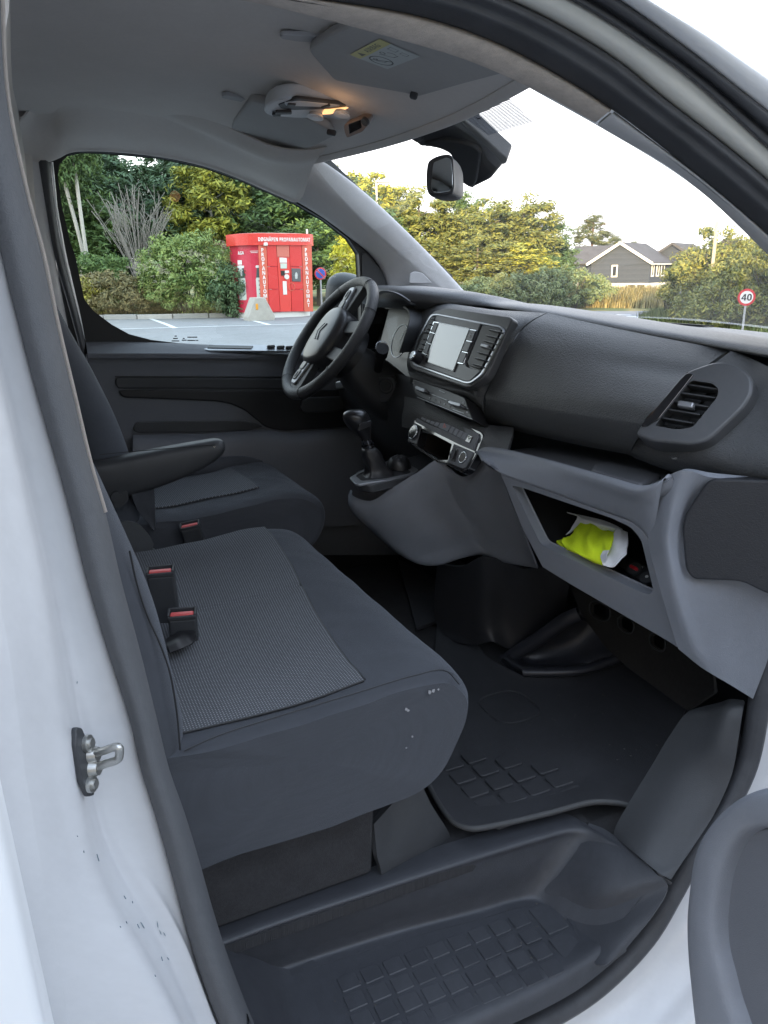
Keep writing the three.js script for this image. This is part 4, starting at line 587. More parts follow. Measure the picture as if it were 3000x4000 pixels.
// --- passenger end of the dashboard: vent pod and end cap ---
const plV = plane(X([1480, 880], 0.926), V(-0.80, 0.50, 0.33));
{
  const P = (l, d = 0) => onP(up(plV, d), l, zd);
  mesh('end_cap', patch([[[zd(1500, 410), 1.05], [zd(1580, 440), 1.05], [zd(1659, 478), 1.03], [zd(1760, 520), 1.02]], [[zd(1452, 445), 1.025], [zd(1560, 500), 1.02], [zd(1640, 560), 1.01], [zd(1760, 620), 1.0]], [[zd(1300, 560), 0.985], [zd(1480, 600), 0.985], [zd(1610, 660), 0.985], [zd(1760, 720), 0.98]], [[zd(1185, 690), 0.945], [zd(1380, 720), 0.950], [zd(1580, 770), 0.962], [zd(1760, 830), 0.965]], [[zd(1085, 780), 0.925], [zd(1300, 815), 0.925], [zd(1540, 860), 0.945], [zd(1760, 900), 0.95]], [[zd(1068, 830), 0.922], [zd(1280, 880), 0.925], [zd(1520, 905), 0.942], [zd(1760, 940), 0.95]], [[zd(1075, 868), 0.945], [zd(1250, 930), 0.945], [zd(1440, 957), 0.955], [zd(1760, 985), 0.965]], [[zd(1150, 880), 1.03], [zd(1300, 925), 1.02], [zd(1460, 950), 1.02], [zd(1760, 975), 1.03]]].map(r => r.map(([p, x]) => X(p, x))), { nu: 30, nv: 50, th: 0.006 }), M.dash, dash);
  const g = sub('air_vent', van, 'angled dashboard air vent with a satin surround and horizontal slats');
  const outer = [[1298, 500], [1440, 450], [1535, 472], [1592, 520], [1594, 590], [1555, 655], [1405, 795], [1330, 815], [1150, 800], [1084, 772], [1105, 735]];
  const inner = [[1322, 522], [1430, 538], [1462, 568], [1455, 612], [1342, 752], [1262, 764], [1150, 742], [1180, 700]];
  mesh('surround', slab(P(outer, 0.010), up(plV, 0.010), 0.05, { r: 0.016, b: 0.005, bs: 3, holes: [P(inner, 0.010)], hr: 0.01 }), M.satin, g);
  mesh('gloss_strip', slab(P([[1305, 506], [1340, 510], [1185, 705], [1130, 738], [1108, 735]], 0.0125), up(plV, 0.0125), 0.004, { r: 0.004, b: 0.001 }), M.gloss, g);
  mesh('recess', slab(P([[1310, 500], [1440, 525], [1475, 560], [1465, 620], [1350, 762], [1262, 772], [1140, 748]], -0.035), up(plV, -0.035), 0.004, { b: 0 }), M.black, g);
  for (const [a, b] of [[[1312, 562], [1456, 586]], [[1280, 598], [1440, 622]], [[1250, 634], [1405, 660]], [[1222, 668], [1372, 694]], [[1192, 704], [1338, 730]]]) mesh('slat', bar(U(zd(...a), up(plV, -0.006)), U(zd(...b), up(plV, -0.006)), 0.003, 0.018, V(-0.5, -0.8, 0), 0.0012), M.dark, g);
  for (const s of [0.2, 0.5, 0.8]) mesh('vane', bar(U(zd(lerp(1325, 1425, s), 548), up(plV, -0.022)), U(zd(lerp(1180, 1300, s), 745), up(plV, -0.022)), 0.002, 0.012, plV.n, 0.0008), M.dark, g);
  mesh('vent_tab', bar(U(zd(1272, 640), up(plV, 0.006)), U(zd(1340, 650), up(plV, 0.006)), 0.010, 0.012, V(-0.5, -0.8, 0), 0.003), M.silver, g);
  // fixed vent on the door-side end
  const pe = plane(Z([1655, 940], 0.735), V(-0.3, 0.1, 0.95));
  mesh('side_outlet', slab(onP(pe, [[1645, 770], [1700, 690], [1720, 830], [1640, 830]], zd), pe, 0.01, { r: 0.005 }), M.black, dash);
}
// scuffs on the end cap
mesh('scuff', merge([[1146, 815, 6, 9], [1252, 876, 12, 4], [1260, 872, 6, 3]].map(([x, y, a, b]) => { const p = plane(X(zd(x, y), 0.918), V(-0.95, -0.1, 0.2)); return slab(onP(p, [[x - a, y - b], [x + a * 0.3, y - b * 0.6], [x + a, y + b], [x - a * 0.2, y + b * 0.5]], zd), p, 0.0006, { b: 0 }); })), std([0.22, 0.22, 0.23], 0.9), dash).userData.kind = 'stuff';
// --- open shelf under the lid, grey beam in front of it, lower panel with the open cubby ---
const zq = (x, y) => [(1500 + x * 1.5756) / S0, (1640 + y * 1.5756) / S0];
const plG = plane(X([1280, 1160], 0.862), V(-0.965, -0.20, 0.17));
{
  const T = [[236, 64], [272, 68], [310, 74], [430, 104], [560, 141], [640, 162], [672, 157], [694, 146], [708, 134]], tx = [0.853, 0.851, 0.85, 0.85, 0.85, 0.85, 0.853, 0.858, 0.864];
  const A = T.map((p, i) => X(zq(...p), tx[i]));
  mesh('shelf', patch([A.map(p => p.clone().add(V(0.004, -0.003, 0))), A.map(p => p.clone().add(V(0.010, -0.016, 0))), A.map(p => V(0.955, p.y - 0.018, p.z)), A.map(p => V(1.03, p.y - 0.010, p.z)), A.map(p => V(1.045, p.y + 0.07, p.z))], { nu: 40, nv: 30, th: 0.006 }), M.greyDark, dash, 'open dark shelf below the glovebox');
  { const y = A[4].y - 0.012; mesh('shelf_divider', slab([[512, 122], [522, 108], [560, 104], [690, 135], [640, 158], [590, 146]].map(q => Y(zq(...q), y)), plane(V(0, y, 0), V(0, 1, 0)), 0.014, { r: 0.012, b: 0.004 }), M.greyDark, dash); }
  const B = onP(plG, [[250, 100], [268, 116], [288, 131], [400, 172], [520, 216], [612, 250], [640, 272], [655, 292], [668, 306]], zq);
  mesh('shelf_beam', patch([A.map(p => p.clone().add(V(0.006, -0.006, 0))), A.map(p => p.clone()), A.map(p => p.clone().add(V(-0.006, -0.0015, 0))), A.map(p => p.clone().add(V(-0.011, -0.008, 0))), A.map((p, i) => p.clone().lerp(B[i], 0.45).add(V(-0.008, 0, 0))), A.map((p, i) => p.clone().lerp(B[i], 0.8).add(V(-0.005, 0, 0))), B.map(p => p.clone().add(V(-0.001, 0, 0))), B.map(p => p.clone().add(V(0.006, -0.002, 0)))], { nu: 50, nv: 30, th: 0.004 }), M.grey, dash, 'rounded grey beam in front of the open shelf');
  const P = (l, d = 0) => onP(up(plG, d), l, zq);
  const hol = [[312, 158], [345, 165], [565, 240], [614, 263], [641, 295], [672, 424], [662, 438], [640, 433], [388, 313]];
  mesh('lower_panel', slab(P([[288, 134], [400, 175], [520, 219], [612, 253], [640, 275], [658, 302], [672, 380], [695, 460], [728, 566], [700, 548], [600, 490], [450, 402], [392, 366], [342, 270]]), plG, 0.022, { r: 0.003, b: 0.003, bs: 3, holes: [P(hol)], hr: 0.010 }), M.grey, dash, 'grey lower dash panel with an open cubby');
  const holB = [[345, 170], [560, 245], [609, 270], [632, 300], [662, 405], [655, 410], [405, 295]];
  // box behind the opening
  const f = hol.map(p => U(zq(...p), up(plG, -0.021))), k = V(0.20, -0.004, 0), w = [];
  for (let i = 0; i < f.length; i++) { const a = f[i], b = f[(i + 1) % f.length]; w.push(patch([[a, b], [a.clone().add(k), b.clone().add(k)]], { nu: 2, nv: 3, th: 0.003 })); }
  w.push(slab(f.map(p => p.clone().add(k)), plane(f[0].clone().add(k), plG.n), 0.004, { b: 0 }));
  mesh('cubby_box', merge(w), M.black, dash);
  // red rotary switch in the near corner of the cubby
  const s = plane(Y(zf(1080, 250), 0.935), V(-0.55, 0.80, 0.1)), sw = sub('airbag_switch', van, 'black switch with a red key slot inside the lower cubby');
  mesh('housing', slab(onP(s, [[1000, 222], [1060, 190], [1140, 235], [1150, 305], [1090, 290]], zf), s, 0.03, { r: 0.006, b: 0.002 }), M.black, sw);
  { const c = U(zf(1080, 246), up(s, 0.004)); mesh('dial', cyl(0.013, 0.014, 0.006, c, s.n), M.dark, sw); mesh('red_pointer', bar(c.clone().addScaledVector(s.n, 0.004).add(V(0, 0, -0.008)), c.clone().addScaledVector(s.n, 0.004).add(V(0, 0, 0.010)), 0.006, 0.006, s.n), M.lidRed, sw); for (const [x, y] of [[1072, 268], [1088, 226], [1112, 240]]) mesh('mark', cyl(0.0028, 0.0028, 0.001, U(zf(x, y), up(s, 0.0015)), s.n, 10), std([0.5, 0.5, 0.5], 0.6), sw); }
  { const c = U(zf(1138, 285), up(s, 0.004)); mesh('second_dial', cyl(0.013, 0.014, 0.006, c, s.n), M.dark, sw); mesh('mark', cyl(0.003, 0.003, 0.001, c.clone().addScaledVector(s.n, 0.004), s.n, 10), std([0.5, 0.5, 0.5], 0.6), sw); }
}
// grey end cheek and its dark pad
{
  const rows = [[[688, 148, 0.868], [735, 126, 0.872], [770, 130, 0.885], [806, 142, 0.905], [960, 150, 0.965]], [[662, 214, 0.870], [716, 205, 0.868], [738, 212, 0.882], [770, 200, 0.91], [960, 215, 0.97]], [[655, 300, 0.871], [702, 300, 0.868], [722, 296, 0.882], [745, 290, 0.90], [960, 300, 0.975]], [[674, 382, 0.872], [713, 372, 0.875], [732, 370, 0.888], [752, 378, 0.905], [960, 390, 0.98]], [[697, 462, 0.885], [731, 450, 0.888], [752, 440, 0.902], [800, 420, 0.925], [960, 440, 0.99]], [[724, 552, 0.905], [762, 545, 0.912], [790, 535, 0.928], [850, 530, 0.955], [960, 560, 1.01]], [[730, 568, 0.91], [784, 612, 0.935], [812, 630, 0.945], [855, 655, 0.965], [915, 692, 1.01]]].map(r => r.map(([x, y, d]) => X(zq(x, y), d)));
  mesh('end_cheek', patch(rows, { nu: 24, nv: 40, th: 0.01 }), M.grey, dash);
  const pp = plane(X(zq(840, 270), 0.918), V(-0.80, 0.02, 0.50));
  mesh('end_pad', slab(onP(pp, [[806, 146], [960, 150], [1000, 150], [1000, 450], [944, 430], [887, 401], [765, 396], [747, 372], [738, 268], [747, 232]], zq), pp, 0.06, { r: 0.012, b: 0.004, bs: 3 }), mapped([0.020, 0.021, 0.025], 0.12, 20, 5, 0.5, { bumpMap: leatherTex(9), bumpScale: 0.0002 }), dash);
}
// --- centre console carrying the gear lever ---
{
  const c = sub('centre_console', van, 'grey centre console carrying the gear lever');
  // side skin: rows from the top edge down to the lower lip; columns from the nose to the dash
  const q = (x, y, z) => Z([x, y], z);
  const rows = [
    [q(757, 1058, -0.17), q(762, 1072, -0.09), q(800, 1082, -0.035), q(850, 1052, 0.01), q(905, 1018, 0.045), q(945, 994, 0.075), q(972, 1012, 0.10), q(1000, 1030, 0.13), q(1030, 1010, 0.165), q(1062, 962, 0.20)],
    [q(752, 1072, -0.18), q(758, 1090, -0.09), q(802, 1098, -0.030), q(852, 1066, 0.017), q(908, 1030, 0.055), q(948, 1006, 0.085), q(975, 1030, 0.105), q(1003, 1045, 0.135), q(1034, 1022, 0.175), q(1066, 972, 0.21)],
    [q(756, 1090, -0.18), q(768, 1112, -0.085), q(812, 1120, -0.028), q(862, 1092, 0.018), q(920, 1060, 0.055), q(955, 1040, 0.085), q(990, 1080, 0.098), q(1020, 1085, 0.13), q(1050, 1040, 0.178), q(1078, 1010, 0.215)],
    [q(775, 1115, -0.17), q(800, 1142, -0.07), q(846, 1160, -0.022), q(895, 1148, 0.018), q(950, 1120, 0.05), q(985, 1110, 0.08), q(1020, 1130, 0.095), q(1052, 1130, 0.13), q(1080, 1100, 0.178), q(1102, 1080, 0.215)],
    [q(815, 1155, -0.15), q(838, 1178, -0.06), q(880, 1200, -0.015), q(935, 1192, 0.02), q(985, 1172, 0.05), q(1015, 1165, 0.075), q(1045, 1180, 0.09), q(1085, 1182, 0.13), q(1115, 1165, 0.178), q(1130, 1150, 0.215)],
    [q(850, 1185, -0.14), q(868, 1200, -0.06), q(905, 1219, -0.012), q(945, 1220, 0.02), q(1000, 1204, 0.05), q(1038, 1198, 0.075), q(1065, 1208, 0.09), q(1100, 1216, 0.13), q(1140, 1222, 0.178), q(1160, 1225, 0.215)],
    [q(870, 1178, -0.14), q(890, 1195, -0.07), q(920, 1215, -0.04), q(952, 1216, -0.01), q(1002, 1200, 0.02), q(1040, 1195, 0.04), q(1066, 1204, 0.05), q(1101, 1212, 0.09), q(1140, 1218, 0.13), q(1160, 1221, 0.16)]];
  mesh('side_skin', patch(rows, { nu: 70, nv: 50, th: 0.004 }), M.grey, c);
  // top plate and lever surround
  const pt = plane(Z([850, 1020], -0.06), V(-0.30, 0.953, 0));
  mesh('top_plate', slab(onP(pt, [[762, 1068], [768, 1040], [800, 1005], [870, 965], [905, 940], [975, 968], [948, 992], [905, 1016], [850, 1050], [803, 1080], [775, 1080]]), pt, 0.02, { r: 0.014, b: 0.003 }), M.dark, c);
  const pr = up(pt, 0.004), rO = [[168, 960], [250, 850], [355, 735], [580, 545], [660, 535], [860, 650], [850, 690], [790, 740], [540, 910], [270, 1045], [235, 1040]], rI = [[220, 915], [255, 870], [360, 760], [590, 620], [650, 600], [790, 700], [780, 735], [540, 880], [310, 980], [285, 975]];
  mesh('lever_surround', slab(onP(pr, rO, zmm), pr, 0.006, { r: 0.012, b: 0.0016, holes: [onP(pr, rI, zmm)], hr: 0.01 }), M.silver, c);
  mesh('boot_well', slab(onP(up(pt, 0.002), rI.map(([x, y]) => [x, y]), zmm), up(pt, 0.002), 0.004, { r: 0.01, b: 0.0005 }), M.black, c);
  const gl = sub('gear_lever', van, 'glossy black gear knob on a leather gaiter');
  const axis = V(-0.30, 0.95, -0.02).normalize(), b0 = U(zmm(470, 830), pt), kz = b0.z;
  // gaiter: gathered leather, wide foot and tall neck
  reseed(9); const ringsG = [[0, 0.046, 0.036], [0.008, 0.043, 0.034], [0.018, 0.034, 0.028], [0.03, 0.027, 0.024], [0.05, 0.025, 0.022], [0.07, 0.0235, 0.020], [0.082, 0.018, 0.017], [0.087, 0.011, 0.011]].map(([h, a, b], k) => { const o = b0.clone().addScaledVector(axis, h), r = []; for (let i = 0; i < 16; i++) { const t = i / 16 * 2 * Math.PI, w = 1 + (k < 4 ? rr(-0.10, 0.14) : rr(-0.03, 0.03)); const cx = Math.sign(Math.cos(t)) * Math.pow(Math.abs(Math.cos(t)), 0.7), sy = Math.sign(Math.sin(t)) * Math.pow(Math.abs(Math.sin(t)), 0.7); r.push(o.clone().add(V(cx * a * w, (k < 3 ? rr(-0.003, 0.003) : 0), sy * b * w))); } return r; });
  mesh('gaiter', loft(ringsG, { nu: 48, nv: 28 }), std([0.012, 0.012, 0.014], 0.42), gl);
  { const w = U(zmm(660, 690), pt), R = [[0.0, 0.030, 0.030], [0.014, 0.028, 0.026], [0.026, 0.02, 0.018], [0.030, 0.006, 0.006]].map(([h, a, b]) => { const r = []; for (let i = 0; i < 12; i++) { const t = i / 12 * 2 * Math.PI; r.push(w.clone().add(V(Math.cos(t) * a, h - 0.004 + rr(-0.002, 0.002), Math.sin(t) * b))); } return r; }); mesh('gaiter_fold', loft(R, { nu: 30, nv: 14 }), std([0.012, 0.012, 0.014], 0.42), gl); }
  const top = b0.clone().addScaledVector(axis, 0.12);
  const at = h => b0.clone().addScaledVector(axis, h - 0.014);
  mesh('shaft', cyl(0.0075, 0.0085, 0.06, at(0.105), axis), M.black, gl);
  mesh('collar', merge([cyl(0.013, 0.016, 0.008, at(0.090), axis), cyl(0.0155, 0.0155, 0.006, at(0.104), axis), cyl(0.012, 0.012, 0.010, at(0.115), axis)]), M.gloss, gl);
  const kr = (h, a, b, dx = 0) => { const o = at(h), r = []; for (let i = 0; i < 20; i++) { const t = i / 20 * 2 * Math.PI; r.push(o.clone().add(V(Math.cos(t) * a + dx, 0, Math.sin(t) * b))); } return r; };
  mesh('knob', loft([kr(0.1220, 0.012, 0.012), kr(0.1320, 0.016, 0.015, -0.002), kr(0.1460, 0.024, 0.021, -0.005), kr(0.1620, 0.030, 0.026, -0.007), kr(0.1760, 0.031, 0.027, -0.007), kr(0.1870, 0.027, 0.023, -0.006), kr(0.1930, 0.018, 0.015, -0.004), kr(0.1945, 0.004, 0.004, -0.003)], { nu: 40, nv: 28 }), std([0.014, 0.014, 0.016], 0.28), gl);
  const pk = plane(at(0.158).add(V(-0.004, 0, 0.0275)), V(0.15, 0.1, 1));
  mesh('knob_badge', slab([[-0.017, -0.010], [0.019, -0.002], [0.021, 0.012], [-0.013, 0.008]].map(([x, y]) => pk.o.clone().add(V(x, y, 0))), pk, 0.006, { r: 0.004, b: 0.0015 }), std([0.05, 0.05, 0.055], 0.25, { metalness: 0.6 }), gl);
}

// ================= steering wheel, instruments =================
{
  // rim as an ellipse on its own plane: top and bottom of the rim seen in the photograph fix the tilt
  const top = Z([787, 608], -0.425), bot = Z([632, 852], -0.425), c = top.clone().lerp(bot, 0.5), R = top.distanceTo(bot) / 2 * 1.0;
  const e2 = top.clone().sub(bot).normalize(), e1 = V(0, 0, 1), n = e1.clone().cross(e2).normalize(); if (n.x > 0) n.negate();
  const B = new THREE.Matrix4().makeBasis(e1, e2, e1.clone().cross(e2)).setPosition(c);
  const nz = e1.clone().cross(e2).dot(n);                                  // +1 when local z faces the driver
  const g = sub('steering_wheel', van, 'dark leather three-spoke steering wheel with silver hub trim');
  const put = (geo, dz = 0, turn = Math.PI / 2) => { geo.translate(0, 0, dz * nz); geo.rotateZ(turn); geo.applyMatrix4(B); return geo; };   // the wheel stands a quarter turn over
  const torus = new THREE.TorusGeometry(R - 0.003, 0.0148, 18, 90); { const p = torus.attributes.position; for (let i = 0; i < p.count; i++) { const x = p.getX(i), y = p.getY(i), a = Math.atan2(y, x), k = 1 + 0.10 * Math.cos(2 * a) * 0.3; p.setXYZ(i, x, y, p.getZ(i) * 1.08 * k); } torus.computeVertexNormals(); }
  mesh('rim', put(torus), mapped([0.035, 0.035, 0.038], 0.12, 61, 6, 0.36, { bumpMap: leatherTex(12), bumpScale: 0.0003 }), g);
  for (const a of [35, 145, -20, 200, -60, 240]) { const r = new THREE.TorusGeometry(0.0172, 0.0008, 6, 24); r.rotateX(Math.PI / 2); r.translate(R - 0.004, 0, 0); r.rotateZ(a * RAD); mesh('rim_seam', put(r), M.black, g); }
  // hub with airbag cover: domed pad
  const padRing = (k, z, s = k * 1.1) => [[-0.075, 0.035], [-0.045, 0.058], [0, 0.062], [0.045, 0.058], [0.075, 0.035], [0.078, -0.01], [0.055, -0.055], [0, -0.07], [-0.055, -0.055], [-0.078, -0.01]].map(([x, y]) => V(x * s, y * s, z * nz));
  mesh('airbag_cover', put(loft([padRing(1.0, -0.03), padRing(1.02, 0.0), padRing(0.99, 0.014), padRing(0.88, 0.024), padRing(0.6, 0.030), padRing(0.2, 0.032), padRing(0.02, 0.0322)], { nu: 48, nv: 28 })), mapped([0.05, 0.05, 0.053], 0.08, 62, 8, 0.34), g);
  // double chevron badge in relief
  const chev = dy => { const s = new THREE.Shape([[-0.024, -0.010], [0, 0.006], [0.024, -0.010], [0.024, -0.003], [0, 0.014], [-0.024, -0.003]].map(([x, y]) => new THREE.Vector2(x, y + dy))); return new THREE.ExtrudeGeometry(s, { depth: 0.003, bevelEnabled: true, bevelSize: 0.0008, bevelThickness: 0.0008, bevelSegments: 2 }); };
  mesh('hub_badge', put(merge([chev(0.002), chev(-0.012)]), 0.0305), M.satin, g);
  // spokes: two to the sides, one split to the bottom, with key pads
  const spoke = (pts, d, z) => { const s = new THREE.Shape(roundPoly(pts.map(p => new THREE.Vector2(...p)), 0.008)); const e = new THREE.ExtrudeGeometry(s, { depth: d, bevelEnabled: true, bevelSize: 0.003, bevelThickness: 0.003, bevelSegments: 2 }); e.translate(0, 0, nz > 0 ? z - d : -z); return put(e); };
  for (const s of [-1, 1]) {
    mesh('spoke', spoke([[s * 0.065, 0.034], [s * (R - 0.012), 0.045], [s * (R - 0.008), 0.0], [s * (R - 0.02), -0.028], [s * 0.065, -0.02]], 0.016, 0.002), M.dark, g);
    mesh('spoke_trim', spoke([[s * 0.079, 0.030], [s * 0.150, 0.036], [s * 0.152, 0.006], [s * 0.079, -0.006]], 0.004, 0.009), M.silver, g);
    mesh('spoke_key', spoke([[s * 0.084, 0.026], [s * 0.108, 0.029], [s * 0.108, 0.006], [s * 0.084, 0.002]], 0.004, 0.012), M.satin, g);
    mesh('spoke_key', spoke([[s * 0.113, 0.029], [s * 0.140, 0.032], [s * 0.140, 0.012], [s * 0.113, 0.008]], 0.004, 0.012), M.satin, g);
    mesh('spoke_icon', spoke([[s * 0.120, 0.022], [s * 0.134, 0.023], [s * 0.134, 0.018], [s * 0.120, 0.017]], 0.001, 0.0135), M.black, g);
    mesh('lower_spoke', spoke([[s * 0.022, -0.055], [s * 0.050, -0.050], [s * 0.060, -(R - 0.022)], [s * 0.030, -(R - 0.012)]], 0.012, 0.0), M.dark, g);
  }
  mesh('spoke_back', put(new THREE.CylinderGeometry(0.06, 0.075, 0.06, 32).rotateX(Math.PI / 2), -0.05), M.black, g);
  // column shroud and stalk
  const col = sub('steering_column', van, 'dark steering column shroud with ignition cap and wiper stalk');
  const back = n.clone().negate();
  const cr = (d, a, b, dy) => { const o = c.clone().addScaledVector(back, d).add(V(0, dy, 0)), r = []; for (let i = 0; i < 20; i++) { const t = i / 20 * 2 * Math.PI, X1 = Math.sign(Math.cos(t)) * Math.pow(Math.abs(Math.cos(t)), 0.6), Y1 = Math.sign(Math.sin(t)) * Math.pow(Math.abs(Math.sin(t)), 0.6); r.push(o.clone().addScaledVector(e1, X1 * a).addScaledVector(e2, Y1 * b)); } return r; };
  mesh('shroud', loft([cr(0.06, 0.052, 0.040, -0.012), cr(0.09, 0.062, 0.055, -0.02), cr(0.15, 0.072, 0.068, -0.030), cr(0.22, 0.078, 0.07, -0.035), cr(0.34, 0.07, 0.06, -0.03)], { nu: 44, nv: 20 }), M.dark, col);
  const pi = plane(Z([828, 832], -0.345), V(-0.75, 0.0, 0.66));
  mesh('lower_shroud', slab(onP(pi, [[880, 1210], [1060, 1070], [1200, 1075], [1255, 1110], [1262, 1180], [1230, 1270], [1180, 1325], [1120, 1335], [960, 1260]], zk), pi, 0.05, { r: 0.012, b: 0.005, bs: 3 }), M.satin, col);
  { const o = U(zk(1165, 1170), up(pi, 0.001)), q = new THREE.Quaternion().setFromUnitVectors(V(0, 0, 1), pi.n); mesh('ignition_cap', merge([new THREE.TorusGeometry(0.020, 0.0022, 8, 36).applyQuaternion(q).translate(o.x, o.y, o.z), cyl(0.014, 0.015, 0.004, o, pi.n, 36)]), M.dark, col); }
  const s1 = Z(zk(1128, 825), -0.27), s0 = Z(zk(1090, 1000), -0.34);
  mesh('stalk', merge([tube([s0, s0.clone().lerp(s1, 0.6), s1], 0.012, { n: 20, s: 16 }), cyl(0.0165, 0.0165, 0.03, s1, s1.clone().sub(s0))]), M.black, col);
  mesh('stalk_ring', new THREE.TorusGeometry(0.0155, 0.0014, 8, 30).applyQuaternion(new THREE.Quaternion().setFromUnitVectors(V(0, 0, 1), s1.clone().sub(s0).normalize())).translate(s1.x, s1.y + 0.012, s1.z), M.chrome, col);
  // paddle of light plastic under the wheel rim
  mesh('stalk', bar(Z(zk(680, 1165), -0.52), Z(zk(800, 1140), -0.45), 0.022, 0.012, V(0, 1, 0), 0.005), M.silver, col);
}
{
  const ic = sub('instrument_cluster', van, 'instrument binnacle under the dash hood with clear cover');
  // recessed binnacle: side walls and the face
  const pf = plane(X([880, 740], 1.03), V(-0.95, 0.3, 0));
  mesh('binnacle_face', slab([V(0, 1.15, -0.66), V(0, 1.37, -0.66), V(0, 1.37, -0.12), V(0, 1.15, -0.12)].map(p => { const t = (pf.o.clone().sub(p)).dot(pf.n) / pf.n.x; return V(p.x + t, p.y, p.z); }), pf, 0.01, { r: 0.03 }), M.black, ic);
  const w = [[zk(1240, 380), 0.96], [zk(1440, 372), 0.945], [zk(1490, 450), 0.93], [zk(1480, 560), 0.91], [zk(1440, 700), 0.895], [zk(1395, 830), 0.885]];
  mesh('binnacle_wall', patch(w.map(([p, x]) => { const a = X(p, x); return [a.clone().add(V(-0.03, 0, 0.012)), a, a.clone().add(V(0.06, 0, -0.02)), a.clone().add(V(0.12, 0, -0.03))]; }), { nu: 12, nv: 24, th: 0.004 }), M.dark, ic);
  for (const z of [-0.50, -0.34]) { const o = V(1.015, 1.262, z), q = new THREE.Quaternion().setFromUnitVectors(V(0, 0, 1), pf.n); mesh('gauge', merge([new THREE.TorusGeometry(0.048, 0.002, 8, 40).applyQuaternion(q).translate(o.x, o.y, o.z)]), M.silver, ic); mesh('gauge_needle', bar(o.clone(), o.clone().add(V(0.004, 0.03, 0.025)), 0.003, 0.002, V(0, 0, 1)), std([0.7, 0.7, 0.7], 0.5), ic); }
  const cv = [[zk(1245, 385), 0.99], [zk(1435, 380), 0.985], [zk(1488, 450), 0.985], [zk(1470, 590), 0.955], [zk(1390, 840), 0.915], [zk(1215, 820), 0.93], [zk(1190, 560), 0.96]].map(([p, x]) => X(p, x));
  const pc = plane(X(zk(1330, 600), 0.955), V(-0.88, 0.40, 0.26));
  mesh('clear_cover', pane(onP(pc, [[1190, 400], [1435, 380], [1488, 450], [1470, 590], [1390, 840], [1215, 820], [1170, 560]], zk), pc, 0.006), std([0.9, 0.92, 0.92], 0.02, { transmission: 0.95, thickness: 0, ior: 1.22 }), ic);
  mesh('hood_lining', patch([[zk(1075, 285), 0.90], [zk(1130, 245), 0.90], [zk(1230, 245), 0.90], [zk(1330, 280), 0.905], [zk(1420, 340), 0.915]].map(([p, x]) => { const a = X(p, x); return [a.clone().add(V(-0.002, 0.006, 0)), a, a.clone().add(V(0.05, -0.002, 0)), a.clone().add(V(0.13, -0.012, 0))]; }), { nu: 16, nv: 20 }), M.satin, ic);
}
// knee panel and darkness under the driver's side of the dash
mesh('knee_panel', patch([[0.93, 1.19], [0.90, 1.12], [0.92, 1.04], [0.98, 0.94], [1.08, 0.84]].map(([x, y]) => [-0.74, -0.5, -0.3, -0.14].map(z => V(x, y, z))), { nu: 12, nv: 20, th: 0.02 }), M.dark, dash);

